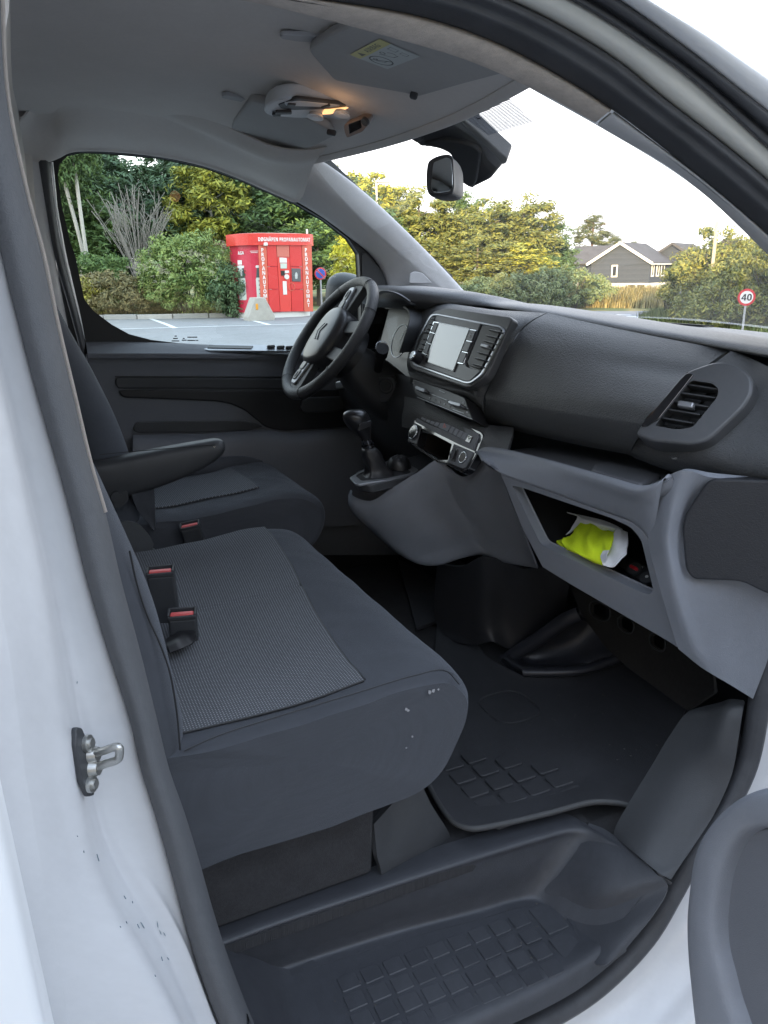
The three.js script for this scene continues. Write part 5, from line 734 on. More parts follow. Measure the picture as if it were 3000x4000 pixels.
// ================= roof fittings =================
const plR = plane(V(0.60, 1.778, 0), V(-0.215, -0.977, 0));
{
  const vis = (name, px, pl, label, ext) => { const g = sub('sun_visor', van, label); mesh('visor_board', slab(onP(pl, px), pl, 0.018, { r: 0.014, b: 0.006, bs: 3 }), mapped([0.36, 0.355, 0.35], 0.05, 71, 6, 0.8, { bumpMap: grainTex(24), bumpScale: 0.0002 }), g); for (const [p, q] of ext) mesh('visor_clip', bar(U(p, up(pl, 0.004)), U(q, up(pl, 0.004)), 0.012, 0.010, pl.n, 0.004), M.dark, g); return g; };
  const three = (a, b, c) => { const n = b.clone().sub(a).cross(c.clone().sub(a)).normalize(); if (n.y > 0) n.negate(); return plane(a, n); };
  const pv = three(Y([668, 109], 1.793), Y([905, 211], 1.731), Y([1095, 160], 1.720));
  const g = vis('p', [[664, 110], [700, 84], [772, 46], [860, 60], [1000, 100], [1100, 158], [1000, 184], [905, 211], [880, 204], [722, 176], [690, 140]], pv, 'folded grey sun visor with a printed airbag warning sticker', [[zo(1385, 495), zo(1440, 510)]]);
  // warning sticker: yellow header band, pictograms beneath
  const cv = document.createElement('canvas'); cv.width = 512; cv.height = 300; const cx = cv.getContext('2d');
  cx.fillStyle = '#aeb4b4'; cx.fillRect(0, 0, 512, 300); cx.fillStyle = '#b8b478'; cx.fillRect(0, 0, 512, 84); cx.fillStyle = '#555a4a'; cx.font = 'bold 60px sans-serif'; cx.fillText('AIRBAG', 190, 63);
  cx.beginPath(); cx.moveTo(70, 68); cx.lineTo(105, 14); cx.lineTo(140, 68); cx.fill(); cx.strokeStyle = '#4a4f52'; cx.lineWidth = 12; cx.beginPath(); cx.arc(130, 190, 82, 0, 7); cx.stroke(); cx.beginPath(); cx.moveTo(72, 132); cx.lineTo(188, 248); cx.stroke();
  cx.lineWidth = 7; cx.beginPath(); cx.moveTo(90, 170); cx.lineTo(120, 220); cx.lineTo(175, 225); cx.moveTo(120, 160); cx.arc(120, 150, 14, 0, 7); cx.moveTo(250, 120); cx.lineTo(290, 210); cx.lineTo(350, 215); cx.moveTo(300, 130); cx.arc(290, 125, 18, 0, 7); cx.moveTo(330, 140); cx.quadraticCurveTo(370, 160, 350, 200); cx.stroke(); cx.lineWidth = 4; cx.strokeRect(400, 110, 50, 60); cx.strokeRect(405, 200, 40, 50);
  const tx = new THREE.CanvasTexture(cv); tx.colorSpace = THREE.SRGBColorSpace;
  const q = onP(up(pv, 0.0012), [[950, 210], [1165, 96], [1458, 222], [1222, 314]], zo), gg = new THREE.BufferGeometry(); // header runs along the rear-left edge
  gg.setAttribute('position', new THREE.Float32BufferAttribute([q[0], q[1], q[2], q[3]].flatMap(p => [p.x, p.y, p.z]), 3)); gg.setAttribute('uv', new THREE.Float32BufferAttribute([0, 1, 1, 1, 1, 0, 0, 0], 2)); gg.setIndex([0, 1, 2, 0, 2, 3]); gg.computeVertexNormals();
  mesh('warning_sticker', gg, std([1, 1, 1], 0.5, { map: tx }), g, 'yellow and white airbag warning sticker');
  vis('d', [[540, 218], [590, 228], [668, 258], [706, 276], [722, 296], [690, 312], [622, 344], [560, 328], [492, 308], [484, 298], [505, 262]], three(Y([540, 218], 1.795), Y([490, 303], 1.788), Y([722, 296], 1.735)), 'folded grey sun visor above the steering wheel', [[zo(790, 765), zo(850, 775)]]);
  // pivot recesses
  for (const [l, zz] of [[[[445, 55], [470, 45], [600, 62], [700, 78], [860, 66], [760, 120], [690, 128], [560, 104], [460, 74]], 1], [[[28, 495], [60, 488], [180, 525], [230, 548], [180, 560], [90, 530], [30, 510]], 0]]) {
    const pl = zz ? plane(V(0.5, 1.8085, 0.3), V(-0.1, -1, 0.0)) : plane(V(0.5, 1.8085, -0.3), V(-0.1, -1, 0));
    mesh('visor_pivot', slab(onP(pl, l.slice(0, 5).concat(l.slice(6)), zo), pl, 0.008, { r: 0.004, b: 0.002 }), mapped([0.40, 0.40, 0.41], 0.05, 72, 6, 0.9), van);
  }
  // overhead console
  const oc = sub('overhead_console', van, 'grey overhead console with switches, lit courtesy lamp and small display');
  const po = plane(V(0.60, 1.770, 0), V(-0.235, -0.965, 0.10)), P = (l, d = 0) => onP(up(po, d), l, zo);
  mesh('housing', slab(P([[318, 540], [335, 490], [400, 455], [500, 458], [600, 495], [1000, 645], [1265, 688], [1268, 702], [1130, 775], [1000, 822], [940, 820], [890, 775], [800, 722], [560, 668], [370, 600], [330, 570]]), po, 0.03, { r: 0.012, b: 0.006, bs: 3 }), mapped([0.55, 0.57, 0.59], 0.04, 73, 6, 0.5), oc);
  mesh('dark_band', slab(P([[425, 500], [560, 470], [880, 600], [960, 640], [940, 655], [840, 642], [540, 580], [450, 545]], 0.0015), up(po, 0.0015), 0.006, { r: 0.006, b: 0.001 }), M.dark, oc);
  mesh('pale_band', slab(P([[470, 492], [570, 498], [860, 608], [890, 626], [830, 622], [560, 545], [490, 525]], 0.003), up(po, 0.003), 0.006, { r: 0.005, b: 0.001 }), mapped([0.50, 0.52, 0.54], 0.04, 74, 6, 0.5), oc);
  for (const l of [[[500, 508], [560, 528], [552, 548], [492, 528]], [[410, 566], [520, 590], [526, 614], [400, 586]], [[378, 580], [440, 600], [446, 614], [392, 604]], [[740, 604], [800, 594], [815, 606], [760, 622]]]) mesh('roof_switch', slab(P(l, 0.006), up(po, 0.006), 0.006, { r: 0.002, b: 0.0012 }), M.dark, oc);
  for (const [x, y] of [[895, 632], [705, 652]]) { const c = U(zo(x, y), up(po, 0.004)); mesh('map_light', merge([cyl(0.017, 0.014, 0.006, c, po.n), cyl(0.009, 0.007, 0.009, c, po.n)]), mapped([0.60, 0.62, 0.64], 0.03, 75, 6, 0.4), oc); }
  // the courtesy lamp is on: a warm lens and its light
  const lensP = P([[770, 640], [950, 654], [900, 676], [812, 684], [748, 672]], 0.004);
  mesh('lamp_lens', slab(lensP, up(po, 0.004), 0.006, { r: 0.003, b: 0.001 }), std([0.8, 0.5, 0.3], 0.5, { emissive: new THREE.Color(1.0, 0.50, 0.20), emissiveIntensity: 0.6 }), oc, 'lit amber courtesy lamp lens');
  const lc = U(zo(850, 662), up(po, 0.03)), pt = new THREE.PointLight(new THREE.Color(1.0, 0.55, 0.25), 0.0012); pt.position.copy(lc); pt.castShadow = true; pt.shadow.radius = 1; pt.name = 'courtesy_light'; oc.add(pt);
  const pd = plane(U(zo(985, 735), up(po, 0.012)), V(-0.75, -0.62, 0.2));
  mesh('display_bezel', slab(onP(pd, [[905, 720], [1020, 672], [1078, 680], [1082, 715], [1040, 768], [930, 812], [912, 770]], zo), pd, 0.02, { r: 0.006, b: 0.002 }), mapped([0.24, 0.20, 0.18], 0.04, 76, 6, 0.45), oc);
  mesh('display', slab(onP(up(pd, 0.002), [[940, 712], [1026, 680], [1034, 738], [948, 782]], zo), up(pd, 0.002), 0.003, { r: 0.002, b: 0.0006 }), M.gloss, oc);
  mesh('display_knob', cyl(0.008, 0.009, 0.006, U(zo(1062, 692), up(pd, 0.003)), pd.n), M.dark, oc);
}
// rear-view mirror and its cover on the windscreen
{
  const g = sub('rear_view_mirror', van, 'interior mirror under a dark grey sensor cover on the windscreen');
  const pm = plane(V(1.03, 1.678, 0), V(-0.52, -0.80, 0.30)), P = (l, d = 0) => onP(up(pm, d), l, zp);
  mesh('sensor_cover', slab(P([[645, 372], [820, 275], [985, 205], [1200, 400], [1420, 610], [1405, 640], [1320, 742], [1190, 805], [1165, 800], [1195, 660], [1245, 545], [1200, 500], [1130, 475], [985, 460], [900, 505], [820, 512], [735, 440], [690, 412]]), pm, 0.035, { r: 0.008, b: 0.008, bs: 3 }), mapped([0.052, 0.053, 0.058], 0.06, 77, 6, 0.5, { bumpMap: grainTex(20), bumpScale: 0.0002 }), g);
  mesh('cover_rim', slab(P([[985, 200], [1000, 200], [1210, 385], [1440, 595], [1432, 628], [1405, 635], [1300, 520], [1150, 370], [1040, 260]], 0.002), up(pm, 0.002), 0.04, { r: 0.004, b: 0.003 }), M.black, g);
  mesh('mirror_stem', slab(P([[830, 490], [985, 455], [1130, 478], [1205, 505], [1248, 548], [1238, 640], [1215, 770], [1180, 810], [1100, 760], [1030, 560], [960, 525], [880, 510]], 0.010), up(pm, 0.010), 0.03, { r: 0.010, b: 0.006, bs: 3 }), M.dark, g);
  mesh('cover_tab', slab(P([[728, 440], [760, 420], [830, 440], [835, 462], [790, 480]], 0.008), up(pm, 0.008), 0.012, { r: 0.004, b: 0.003 }), M.satin, g);
  // mirror head: rounded box facing the driver and the camera
  const front = [[866, 640], [880, 606], [940, 572], [1018, 560], [1046, 578], [1056, 680], [1058, 800], [1042, 838], [960, 852], [890, 842], [866, 810]];
  const nM = V(-0.53, 0.20, 0.82).normalize(), pf = plane(Z(zp(960, 705), 0.10), nM), F = onP(pf, front, zp), ctr = F.reduce((a, p) => a.add(p), V(0, 0, 0)).divideScalar(F.length);
  const bk = d => (s, off) => F.map(p => ctr.clone().lerp(p, s).addScaledVector(nM, -d).add(off ?? V(0, 0, 0)));
  mesh('housing', loft([bk(-0.002)(0.97), bk(0.0)(1.0), bk(0.012)(1.02), bk(0.03)(1.0, V(0.01, 0, 0)), bk(0.05)(0.90, V(0.02, 0, 0.0)), bk(0.06)(0.6, V(0.03, 0, 0)), bk(0.062)(0.1, V(0.03, 0, 0))], { nu: 60, nv: 30 }), M.dark, g);
  const gl = [[905, 640], [912, 615], [1000, 580], [1034, 590], [1046, 680], [1048, 790], [1030, 822], [950, 836], [900, 826], [890, 790]];
  const pg = up(pf, 0.0035);
  mesh('mirror_glass', slab(onP(pg, gl, zp), pg, 0.002, { r: 0.01, b: 0.0005 }), std([0.72, 0.76, 0.75], 0.02, { metalness: 1 }), g);
}
// dotted shade band and small lettering printed on the windscreen
{
  const g = [], out = [[1000, 200], [1360, 60], [1620, 320], [1300, 415]]; // corners in zp
  const c = (u, v) => { const a = [lerp(out[0][0], out[1][0], u), lerp(out[0][1], out[1][1], u)], b = [lerp(out[3][0], out[2][0], u), lerp(out[3][1], out[2][1], u)]; return zp(lerp(a[0], b[0], v), lerp(a[1], b[1], v)); };
  const wp = p => { // on the windscreen, just inside
    let lo = 0.05, hi = 4; const f = t => { const q = EYE.clone().addScaledVector(rayOf(p), t); const zz = q.z / 1.0; const k = (1.822 - 0.04 * zz * zz - q.y) / 0.495; return q.x - (0.80 + 0.74 * k - 0.36 * zz * zz * (0.4 + 0.6 * k)); };
    for (let i = 0; i < 40; i++) { const m = (lo + hi) / 2; f(m) < 0 ? lo = m : hi = m; } return EYE.clone().addScaledVector(rayOf(p), lo - 0.004); };
  const nW = V(-0.55, -0.83, 0.05);
  for (let j = 0; j < 34; j++) { const v = j / 33, n = 12, w = 0.28 * wp(c(0.5, v)).distanceTo(wp(c(0.5, v + 1 / 33))); const pts = []; for (let i = 0; i <= n; i++) pts.push(wp(c(i / n * (1 - 0.0 * v), v))); g.push(tube(pts, w, { n: 12, s: 4 })); }
  mesh('windscreen_shade_band', merge(g), std([0.16, 0.18, 0.22], 0.8), van);
  const h = []; for (const [x, y, a, b] of [[1180, 268, 26, 7], [1198, 262, 6, 18], [1205, 280, 8, 12], [1232, 300, 24, 8], [1222, 290, 7, 10], [1245, 294, 7, 14]]) { const p = wp(zp(x, y)), s = 0.00038; h.push(rbox(0.0008, b * s, a * s, p.x, p.y, p.z, 0.0002, 1)); }
  mesh('windscreen_mark', merge(h), std([0.05, 0.05, 0.07], 0.6), van);
}

// ================= seats =================
const seatWave = p => 0.0016 * Math.sin(p.x * 31 + p.z * 17 + 1.3) * Math.sin(p.z * 23 - p.x * 9) + 0.0007 * Math.sin(p.x * 70 + Math.sin(p.z * 38) * 1.4) * Math.sin(p.z * 51 + 35);
const cush = (zA, zB, o = {}) => { // front-to-back section swept across, ends rounded
  const prof = o.prof, n = [0, 0.012, 0.03, 0.07, 0.2, 0.4, 0.6, 0.8, 0.93, 0.97, 0.988, 1], rings = [];
  const cxx = prof.reduce((a, p) => a + p[0], 0) / prof.length, cyy = prof.reduce((a, p) => a + p[1], 0) / prof.length;
  for (const t of n) { const e = Math.min(t, 1 - t), k = e >= 0.07 ? 1 : 1 - 0.14 * Math.pow(1 - e / 0.07, 2.5); rings.push(prof.map(([x, y]) => V(cxx + (x - cxx) * (o.endX ?? 1) * (1 - (1 - k) * 0.5), cyy + (y - cyy) * k + (o.dish ? -o.dish * Math.sin(Math.PI * t) * (y > cyy ? 1 : 0) : 0), lerp(zA, zB, t)))); }
  const nz = p => { return V(0, seatWave(p), (p.z > zA + 0.02 && p.z < zB - 0.02) ? 0 : 0.0022 * Math.sin(p.x * 26 + p.y * 19) + 0.001 * Math.sin(p.x * 61 - p.y * 47)); };
  return loft(rings, { nu: 90, nv: 90, noise: nz });
};
{
  const b = sub('bench_seat', van, 'dark two-place passenger bench with ribbed grey cloth insert');
  const prof = [[0.0, 0.70], [-0.02, 0.78], [0.0, 0.855], [0.06, 0.868], [0.15, 0.864], [0.25, 0.862], [0.35, 0.868], [0.43, 0.878], [0.50, 0.878], [0.545, 0.862], [0.572, 0.825], [0.572, 0.785], [0.555, 0.745], [0.520, 0.690], [0.46, 0.662], [0.2, 0.655], [0.05, 0.66]];
  mesh('cushion', cush(-0.165, 0.655, { prof }), M.fabric, b);
  // cloth insert laid over the sitting area
  const H = x => { const q = [[-0.02, 0.866], [0.06, 0.868], [0.15, 0.864], [0.25, 0.862], [0.35, 0.868], [0.43, 0.878], [0.50, 0.878]]; return polyY(q, x); };
  const insE = z => lerp(0.475, 0.398, sstep(-0.17, 0.60, z));
  const zz = [-0.145, -0.10, -0.05, 0, 0.05, 0.10, 0.15, 0.19, 0.218, 0.235, 0.252, 0.28, 0.32, 0.36, 0.40, 0.44, 0.48, 0.52, 0.56, 0.59, 0.618];
  mesh('cloth_insert', patch(zz.map(z => [0, 1, 2, 3, 4, 5, 6, 7, 8, 9].map(i => { const xx = lerp(0.03, insE(z), i / 9); const d = Math.abs(z - 0.235); return V(xx, H(xx) + 0.0042 + seatWave(V(xx, 0, z)) - (d < 0.012 ? 0.0026 : 0) - (Math.abs(z - 0.618) < 0.001 ? 0.001 : 0), z); })), { nu: 40, nv: 80, th: 0.003, face: V(0, 1, 0) }), M.insert, b);
  // welted seams: insert edge, flank, front
  mesh('seam', merge([tube(zz.map(z => V(insE(z) + 0.001, H(insE(z)) + 0.003 + seatWave(V(insE(z), 0, z)), z)), 0.0014, { n: 40, s: 6 }), tube([0.03, 0.15, 0.3, 0.397].map(x => V(x, H(x) + 0.0025 + seatWave(V(x, 0, 0.62)), 0.6195)), 0.0014, { n: 20, s: 6 })]), M.black, b);
  mesh('flank_seam', tube([[398, 1622], [470, 1590], [600, 1548], [760, 1500], [900, 1458], [960, 1448], [992, 1478]].map(p => Z(p, 0.6535)), 0.0011, { n: 50, s: 5 }), M.black, b);
  // backrest with side bolster
  const back = (zA, zB, dx = 0) => { const ys = [[0.78, 0.115, -0.05], [0.86, 0.135, -0.06], [0.93, 0.130, -0.07], [1.05, 0.115, -0.09], [1.20, 0.075, -0.11], [1.35, 0.03, -0.13], [1.45, 0.0, -0.14], [1.475, -0.05, -0.13]]; return loft(ys.map(([y, f, r]) => [[f - 0.02, zA + 0.02], [f, zA + 0.06], [f - 0.01, lerp(zA, zB, 0.3)], [f - 0.012, lerp(zA, zB, 0.5)], [f - 0.01, lerp(zA, zB, 0.7)], [f, zB - 0.06], [f - 0.02, zB - 0.012], [f - 0.07, zB], [r, zB - 0.01], [r - 0.01, lerp(zA, zB, 0.5)], [r, zA + 0.01], [f - 0.07, zA]].map(([x, z]) => V(x + dx, y, z))), { nu: 60, nv: 40 }); };
  mesh('backrest', back(-0.15, 0.66), M.fabric, b);
  mesh('backrest_seam', tube([[280, 1190], [296, 1262], [318, 1330], [345, 1390], [366, 1450], [382, 1540], [389, 1620]].map((p, i) => Z(p, 0.655 - 0.012 * (6 - i) / 6)), 0.0013, { n: 50, s: 5 }), M.black, b);
  // plinth under the cushion
  const pp = plane(V(0, 0, 0.592), V(0, 0, 1));
  mesh('plinth', slab([V(0.02, 0.50, 0.592), V(0.415, 0.50, 0.592), V(0.425, 0.70, 0.592), V(0.02, 0.70, 0.592)], pp, 0.72, { r: 0.01, b: 0.006 }), M.carpet, b);
  mesh('plinth_cover', patch([[[808, 1780], [840, 1745], [880, 1700], [905, 1680]], [[815, 1850], [850, 1830], [905, 1760], [930, 1735]], [[822, 1876], [880, 1860], [945, 1835], [970, 1800]], [[824, 1890], [880, 1880], [950, 1850], [974, 1815]]].map((r, j) => r.map((p, i) => Z(p, 0.60 - i * 0.012 + (j < 1 ? -0.01 : 0)))), { nu: 20, nv: 20, th: 0.01 }), M.dark, b);
  // pale lint and scuffs on the flank
  reseed(12); mesh('scuff', merge([[zf(98, 852), 5], [zf(105, 858), 4], [zf(198, 778), 6], [zf(215, 774), 5], [zf(236, 766), 3], [zf(122, 972), 3], [zf(96, 1020), 3]].map(([p, s]) => { const pl = plane(Z(p, 0.6568), V(0, 0.05, 1)), o = pl.o; return slab([0, 1, 2, 3, 4].map(k => o.clone().add(V(Math.cos(k * 1.257 + 1) * s * 0.0006 * rr(0.5, 1.3), Math.sin(k * 1.257 + 1) * s * 0.0008 * rr(0.4, 1.2), 0))), pl, 0.0006, { b: 0 }); })), std([0.26, 0.26, 0.27], 1), b).userData.kind = 'stuff';
  // driver's seat
  const d = sub('driver_seat', van, 'dark driver seat with folded-down armrest');
  const prof2 = [[0.10, 0.74], [0.10, 0.85], [0.12, 0.90], [0.2, 0.905], [0.32, 0.905], [0.45, 0.915], [0.55, 0.925], [0.62, 0.918], [0.665, 0.885], [0.67, 0.84], [0.64, 0.78], [0.58, 0.75], [0.3, 0.74]];
  mesh('cushion', cush(-0.66, -0.235, { prof: prof2 }), M.fabric, d);
  mesh('side_bolster', loft([0.18, 0.22, 0.35, 0.5, 0.58, 0.62].map((x, i) => { const s = [0.3, 0.8, 1, 1, 0.75, 0.2][i]; const o = V(x, 0.905 + 0.012, -0.635); return [...Array(12)].map((_, k) => o.clone().add(V(0, Math.sin(k / 12 * 6.283) * 0.030 * s, Math.cos(k / 12 * 6.283) * 0.035 * s))); }), { nu: 24, nv: 20 }), M.fabric, d);
  mesh('cloth_insert', patch([-0.56, -0.48, -0.4, -0.33].map(z => [0.2, 0.3, 0.38, 0.46, 0.52].map(x => V(Math.min(x, 0.53 + (z + 0.33) * 0.1), polyY([[0.2, 0.905], [0.32, 0.905], [0.45, 0.915], [0.55, 0.925]], x) + 0.0065 + seatWave(V(x, 0, z)), z))), { nu: 20, nv: 30, th: 0.003, face: V(0, 1, 0) }), M.insert, d);
  const db = (f0) => [[0.85, 0.20], [0.95, 0.215], [1.05, 0.205], [1.15, 0.182], [1.25, 0.148], [1.35, 0.108], [1.48, 0.06], [1.56, 0.02]].map(([y, f]) => [[f - 0.03, -0.235], [f, -0.27], [f - 0.012, -0.36], [f - 0.014, -0.45], [f - 0.012, -0.54], [f, -0.63], [f - 0.03, -0.665], [f - 0.09, -0.66], [f - 0.11, -0.45], [f - 0.09, -0.24]].map(([x, z]) => V(x, y, z)));
  mesh('backrest', loft(db(), { nu: 50, nv: 40 }), mapped([0.070, 0.078, 0.095], 0.12, 81, 5, 0.9, { bumpMap: grainTex(40), bumpScale: 0.0003 }), d);
  mesh('backrest_seam', merge([tube([[0.95, 0.208], [1.05, 0.199], [1.15, 0.176], [1.25, 0.142], [1.35, 0.103]].map(([y, x]) => V(x + 0.001, y, -0.262)), 0.0012, { n: 30, s: 5 })]), M.black, d);
  // armrest: tapered padded bar pointing forwards
  const ar = (x, yT, yB, w) => [[yT - 0.012, -w], [yT, -w * 0.6], [yT + 0.002, 0], [yT, w * 0.6], [yT - 0.012, w], [yB + 0.012, w], [yB, w * 0.6], [yB, -w * 0.6], [yB + 0.012, -w]].map(([y, z]) => V(x, y, z - 0.225));
  mesh('armrest', loft([ar(0.10, 1.062, 0.978, 0.025), ar(0.14, 1.064, 0.975, 0.028), ar(0.22, 1.072, 0.985, 0.029), ar(0.30, 1.079, 1.004, 0.029), ar(0.36, 1.083, 1.025, 0.028), ar(0.40, 1.084, 1.046, 0.025), ar(0.412, 1.078, 1.058, 0.016), ar(0.4145, 1.07, 1.066, 0.003)], { nu: 40, nv: 40 }), M.dark, d, 'padded armrest with a worn tip');
  mesh('armrest_wear', merge([[935, 828, 6], [945, 833, 4], [928, 826, 4]].map(([x, y, s]) => { const pl = plane(Z(zc(x, y), -0.1985), V(0.3, 0.2, 1)); return slab([0, 1, 2, 3, 4].map(k => pl.o.clone().add(V(Math.cos(k * 1.257) * s * 0.001, Math.sin(k * 1.257) * s * 0.0007, 0))), pl, 0.0012, { b: 0 }); })), std([0.55, 0.48, 0.35], 0.9), d).userData.kind = 'stuff';
  mesh('armrest_seam', tube([[430, 858], [600, 842], [800, 826], [930, 815]].map(p => Z(zc(...p), -0.1965)), 0.0009, { n: 30, s: 5 }), M.black, d);
  // plastic valance and hinge below the armrest
  mesh('seat_valance', patch([[[520, 45], [560, 42], [600, 55], [650, 110], [665, 140]], [[530, 120], [560, 125], [600, 135], [640, 150], [660, 160]], [[555, 195], [580, 190], [610, 180], [650, 165], [670, 162]]].map(r => r.map(p => Z(ze(...p), -0.18))), { nu: 16, nv: 12, th: 0.01 }), M.satin, d);
  mesh('recliner', merge([cyl(0.026, 0.026, 0.02, Z(zc(500, 1035), -0.205), V(0, 0, 1)), cyl(0.012, 0.012, 0.03, Z(zc(500, 1035), -0.20), V(0, 0, 1))]), M.dark, d);
  mesh('seat_skirt', patch([[[560, 985], [600, 975], [640, 966], [662, 965]], [[575, 1050], [610, 1045], [645, 1040], [668, 1040]], [[600, 1106], [630, 1110], [655, 1130], [670, 1150]], [[640, 1160], [650, 1170], [660, 1180], [668, 1190]]].map((r, j) => r.map((p, i) => Z(zc(...p), -0.205 + 0.006 * Math.sin(j * 2 + i)))), { nu: 16, nv: 16, th: 0.004 }), M.fabric, d);
  // pedestal of the driver's seat
  mesh('pedestal', rbox(0.42, 0.26, 0.36, 0.33, 0.62, -0.45, 0.02), M.black, d);
}
// seat belt buckles standing out of the bench
function buckle(px, zc0, lean, label, tall) {
  const g = sub('belt_buckle', van, label), c = Z(px, zc0), ax = V(lean, 1, 0.10).normalize(), s0 = V(0.95, 0, 0.25), sd = s0.addScaledVector(ax, -ax.dot(s0)).normalize(), fr = sd.clone().cross(ax).normalize();
  const B = new THREE.Matrix4().makeBasis(sd, ax, fr.clone().multiplyScalar(1)).setPosition(c), put = q => { q.applyMatrix4(B); return q; };
  mesh('body', put(merge([rbox(0.046, tall, 0.024, 0, -tall / 2 - 0.004, 0, 0.005, 3)])), M.dark, g);
  mesh('bezel', put(merge([rbox(0.046, 0.012, 0.004, 0, 0.0, -0.0115, 0.0015), rbox(0.046, 0.007, 0.004, 0, -0.001, 0.0115, 0.0015), rbox(0.004, 0.011, 0.024, 0.0215, 0, 0, 0.0015), rbox(0.004, 0.011, 0.024, -0.0215, 0, 0, 0.0015)])), M.dark, g);
  mesh('release_button', put(rbox(0.038, 0.010, 0.011, 0, -0.001, 0.0035, 0.0025, 3)), M.red, g, 'red release button');
  return g;
}
buckle(ze(693, 256), 0.265, -0.04, 'taller belt buckle with a red button on the bench', 0.10);
buckle(ze(787, 440), 0.345, -0.02, 'low belt buckle with a red button lying on the bench', 0.05);
buckle(ze(820, 58), -0.20, -0.20, 'belt buckle with a red button between the two seats', 0.07);
// webbing loop by the buckles
mesh('belt_webbing', patch([[[715, 548], [760, 522], [800, 498], [845, 505]], [[722, 575], [765, 555], [806, 525], [848, 530]], [[735, 608], [780, 590], [828, 568], [840, 560]]].map((r, j) => r.map((p, i) => Y(ze(...p), 0.885 + (j === 1 ? 0.006 : 0) + (i < 2 ? 0.006 : 0)))), { nu: 16, nv: 10, th: 0.002 }), M.black, van);

// ================= cabin floor, step and lower panels =================
mesh('cabin_floor', patch([[V(-0.3, 0.488, -0.76), V(-0.3, 0.488, 0.60)], [V(1.35, 0.488, -0.76), V(1.35, 0.488, 0.66)]], { nu: 6, nv: 6, th: 0.02, face: V(0, 1, 0) }), M.carpet, van);
mesh('floor_edge', rbox(0.50, 0.02, 0.17, 1.075, 0.478, 0.69, 0.004), M.carpet, van);
mesh('bulkhead', slab([V(-0.17, 0.4, -0.76), V(-0.17, 0.4, 0.74), V(-0.17, 1.82, 0.68), V(-0.17, 1.82, -0.72)], plane(V(-0.17, 0, 0), V(1, 0, 0)), 0.02, { b: 0 }), M.greyDark, van);
mesh('firewall', slab([V(1.30, 0.46, -0.76), V(1.30, 0.46, 0.74), V(1.30, 1.28, 0.74), V(1.30, 1.28, -0.76)], plane(V(1.30, 0, 0), V(-1, 0, 0)), 0.02, { b: 0 }), M.black, van);
// toe panel with three square cut-outs
{
  const pt = plane(V(1.20, 0.655, 0.3), V(-0.95, 0.31, 0)), P = l => onP(pt, l, zf), sq = (x, y, w, h) => [[x - w, y - h * 0.7], [x - w * 0.2, y - h], [x + w, y - h * 0.2], [x + w, y + h * 0.7], [x + w * 0.5, y + h], [x - w * 0.9, y + h * 0.3]];
  const hs = [sq(932, 428, 42, 42), sq(1044, 486, 32, 38), sq(1182, 562, 32, 40)];
  mesh('toe_panel', slab(P([[790, 300], [1000, 360], [1290, 560], [1420, 690], [1430, 780], [1310, 860], [1050, 672], [960, 590], [850, 440]]), pt, 0.010, { r: 0.006, b: 0.002, holes: hs.map(h => P(h)), hr: 0.004 }), mapped([0.022, 0.020, 0.019], 0.4, 91, 6, 0.8), van, 'dark toe panel with three square openings');
  mesh('toe_panel_lip', merge(hs.map(h => tube(P(h.map(p => p)), 0.002, { closed: true, n: 40, s: 6 }))), M.dark, van);
}
// moulded foot support by the tunnel
{
  const r = [[[530, 640], 0.52, 'y'], [[600, 590], 0.565, 'y']];
  const g = [
    [Y(zf(500, 640), 0.500), Y(zf(560, 690), 0.500), Y(zf(620, 715), 0.500), Y(zf(830, 712), 0.500), Y(zf(980, 680), 0.500), Y(zf(1050, 640), 0.502)],
    [Y(zf(520, 628), 0.522), Y(zf(570, 662), 0.522), Y(zf(630, 684), 0.522), Y(zf(830, 680), 0.525), Y(zf(970, 648), 0.53), Y(zf(1045, 612), 0.535)],
    [X(zf(560, 610), 1.04), X(zf(600, 630), 1.06), X(zf(650, 650), 1.08), X(zf(820, 650), 1.14), X(zf(950, 628), 1.18), X(zf(1030, 600), 1.20)],
    [X(zf(640, 560), 1.07), X(zf(680, 575), 1.10), X(zf(720, 585), 1.12), X(zf(830, 590), 1.16), X(zf(930, 580), 1.19), X(zf(990, 570), 1.205)],
    [X(zf(740, 500), 1.10), X(zf(765, 510), 1.12), X(zf(795, 515), 1.14), X(zf(860, 525), 1.18), X(zf(920, 535), 1.20), X(zf(960, 545), 1.21)],
    [X(zf(815, 440), 1.13), X(zf(835, 448), 1.14), X(zf(850, 455), 1.16), X(zf(880, 480), 1.19), X(zf(915, 505), 1.205), X(zf(940, 525), 1.215)]];
  mesh('foot_support', patch(g, { nu: 36, nv: 36, th: 0.004 }), mapped([0.028, 0.030, 0.038], 0.15, 92, 4, 0.32, { bumpMap: grainTex(18), bumpScale: 0.0003 }), van, 'moulded black foot support with shiny rounded edges');
  mesh('support_ridge', merge([strip([[520, 645], [600, 592], [700, 525], [790, 462], [845, 440]].map((p, i) => X(zf(...p), [1.02, 1.05, 1.085, 1.115, 1.135][i])), 0.018, 0.014, V(0, 1, 0), { n: 40 }), strip([[600, 690], [720, 690], [850, 682], [960, 652], [1045, 622]].map((p, i) => Y(zf(...p), 0.522 + 0.006 * i)), 0.016, 0.012, V(1, 0, 0), { n: 40 })]), mapped([0.028, 0.030, 0.038], 0.15, 93, 4, 0.3, { bumpMap: grainTex(18), bumpScale: 0.0003 }), van);
}
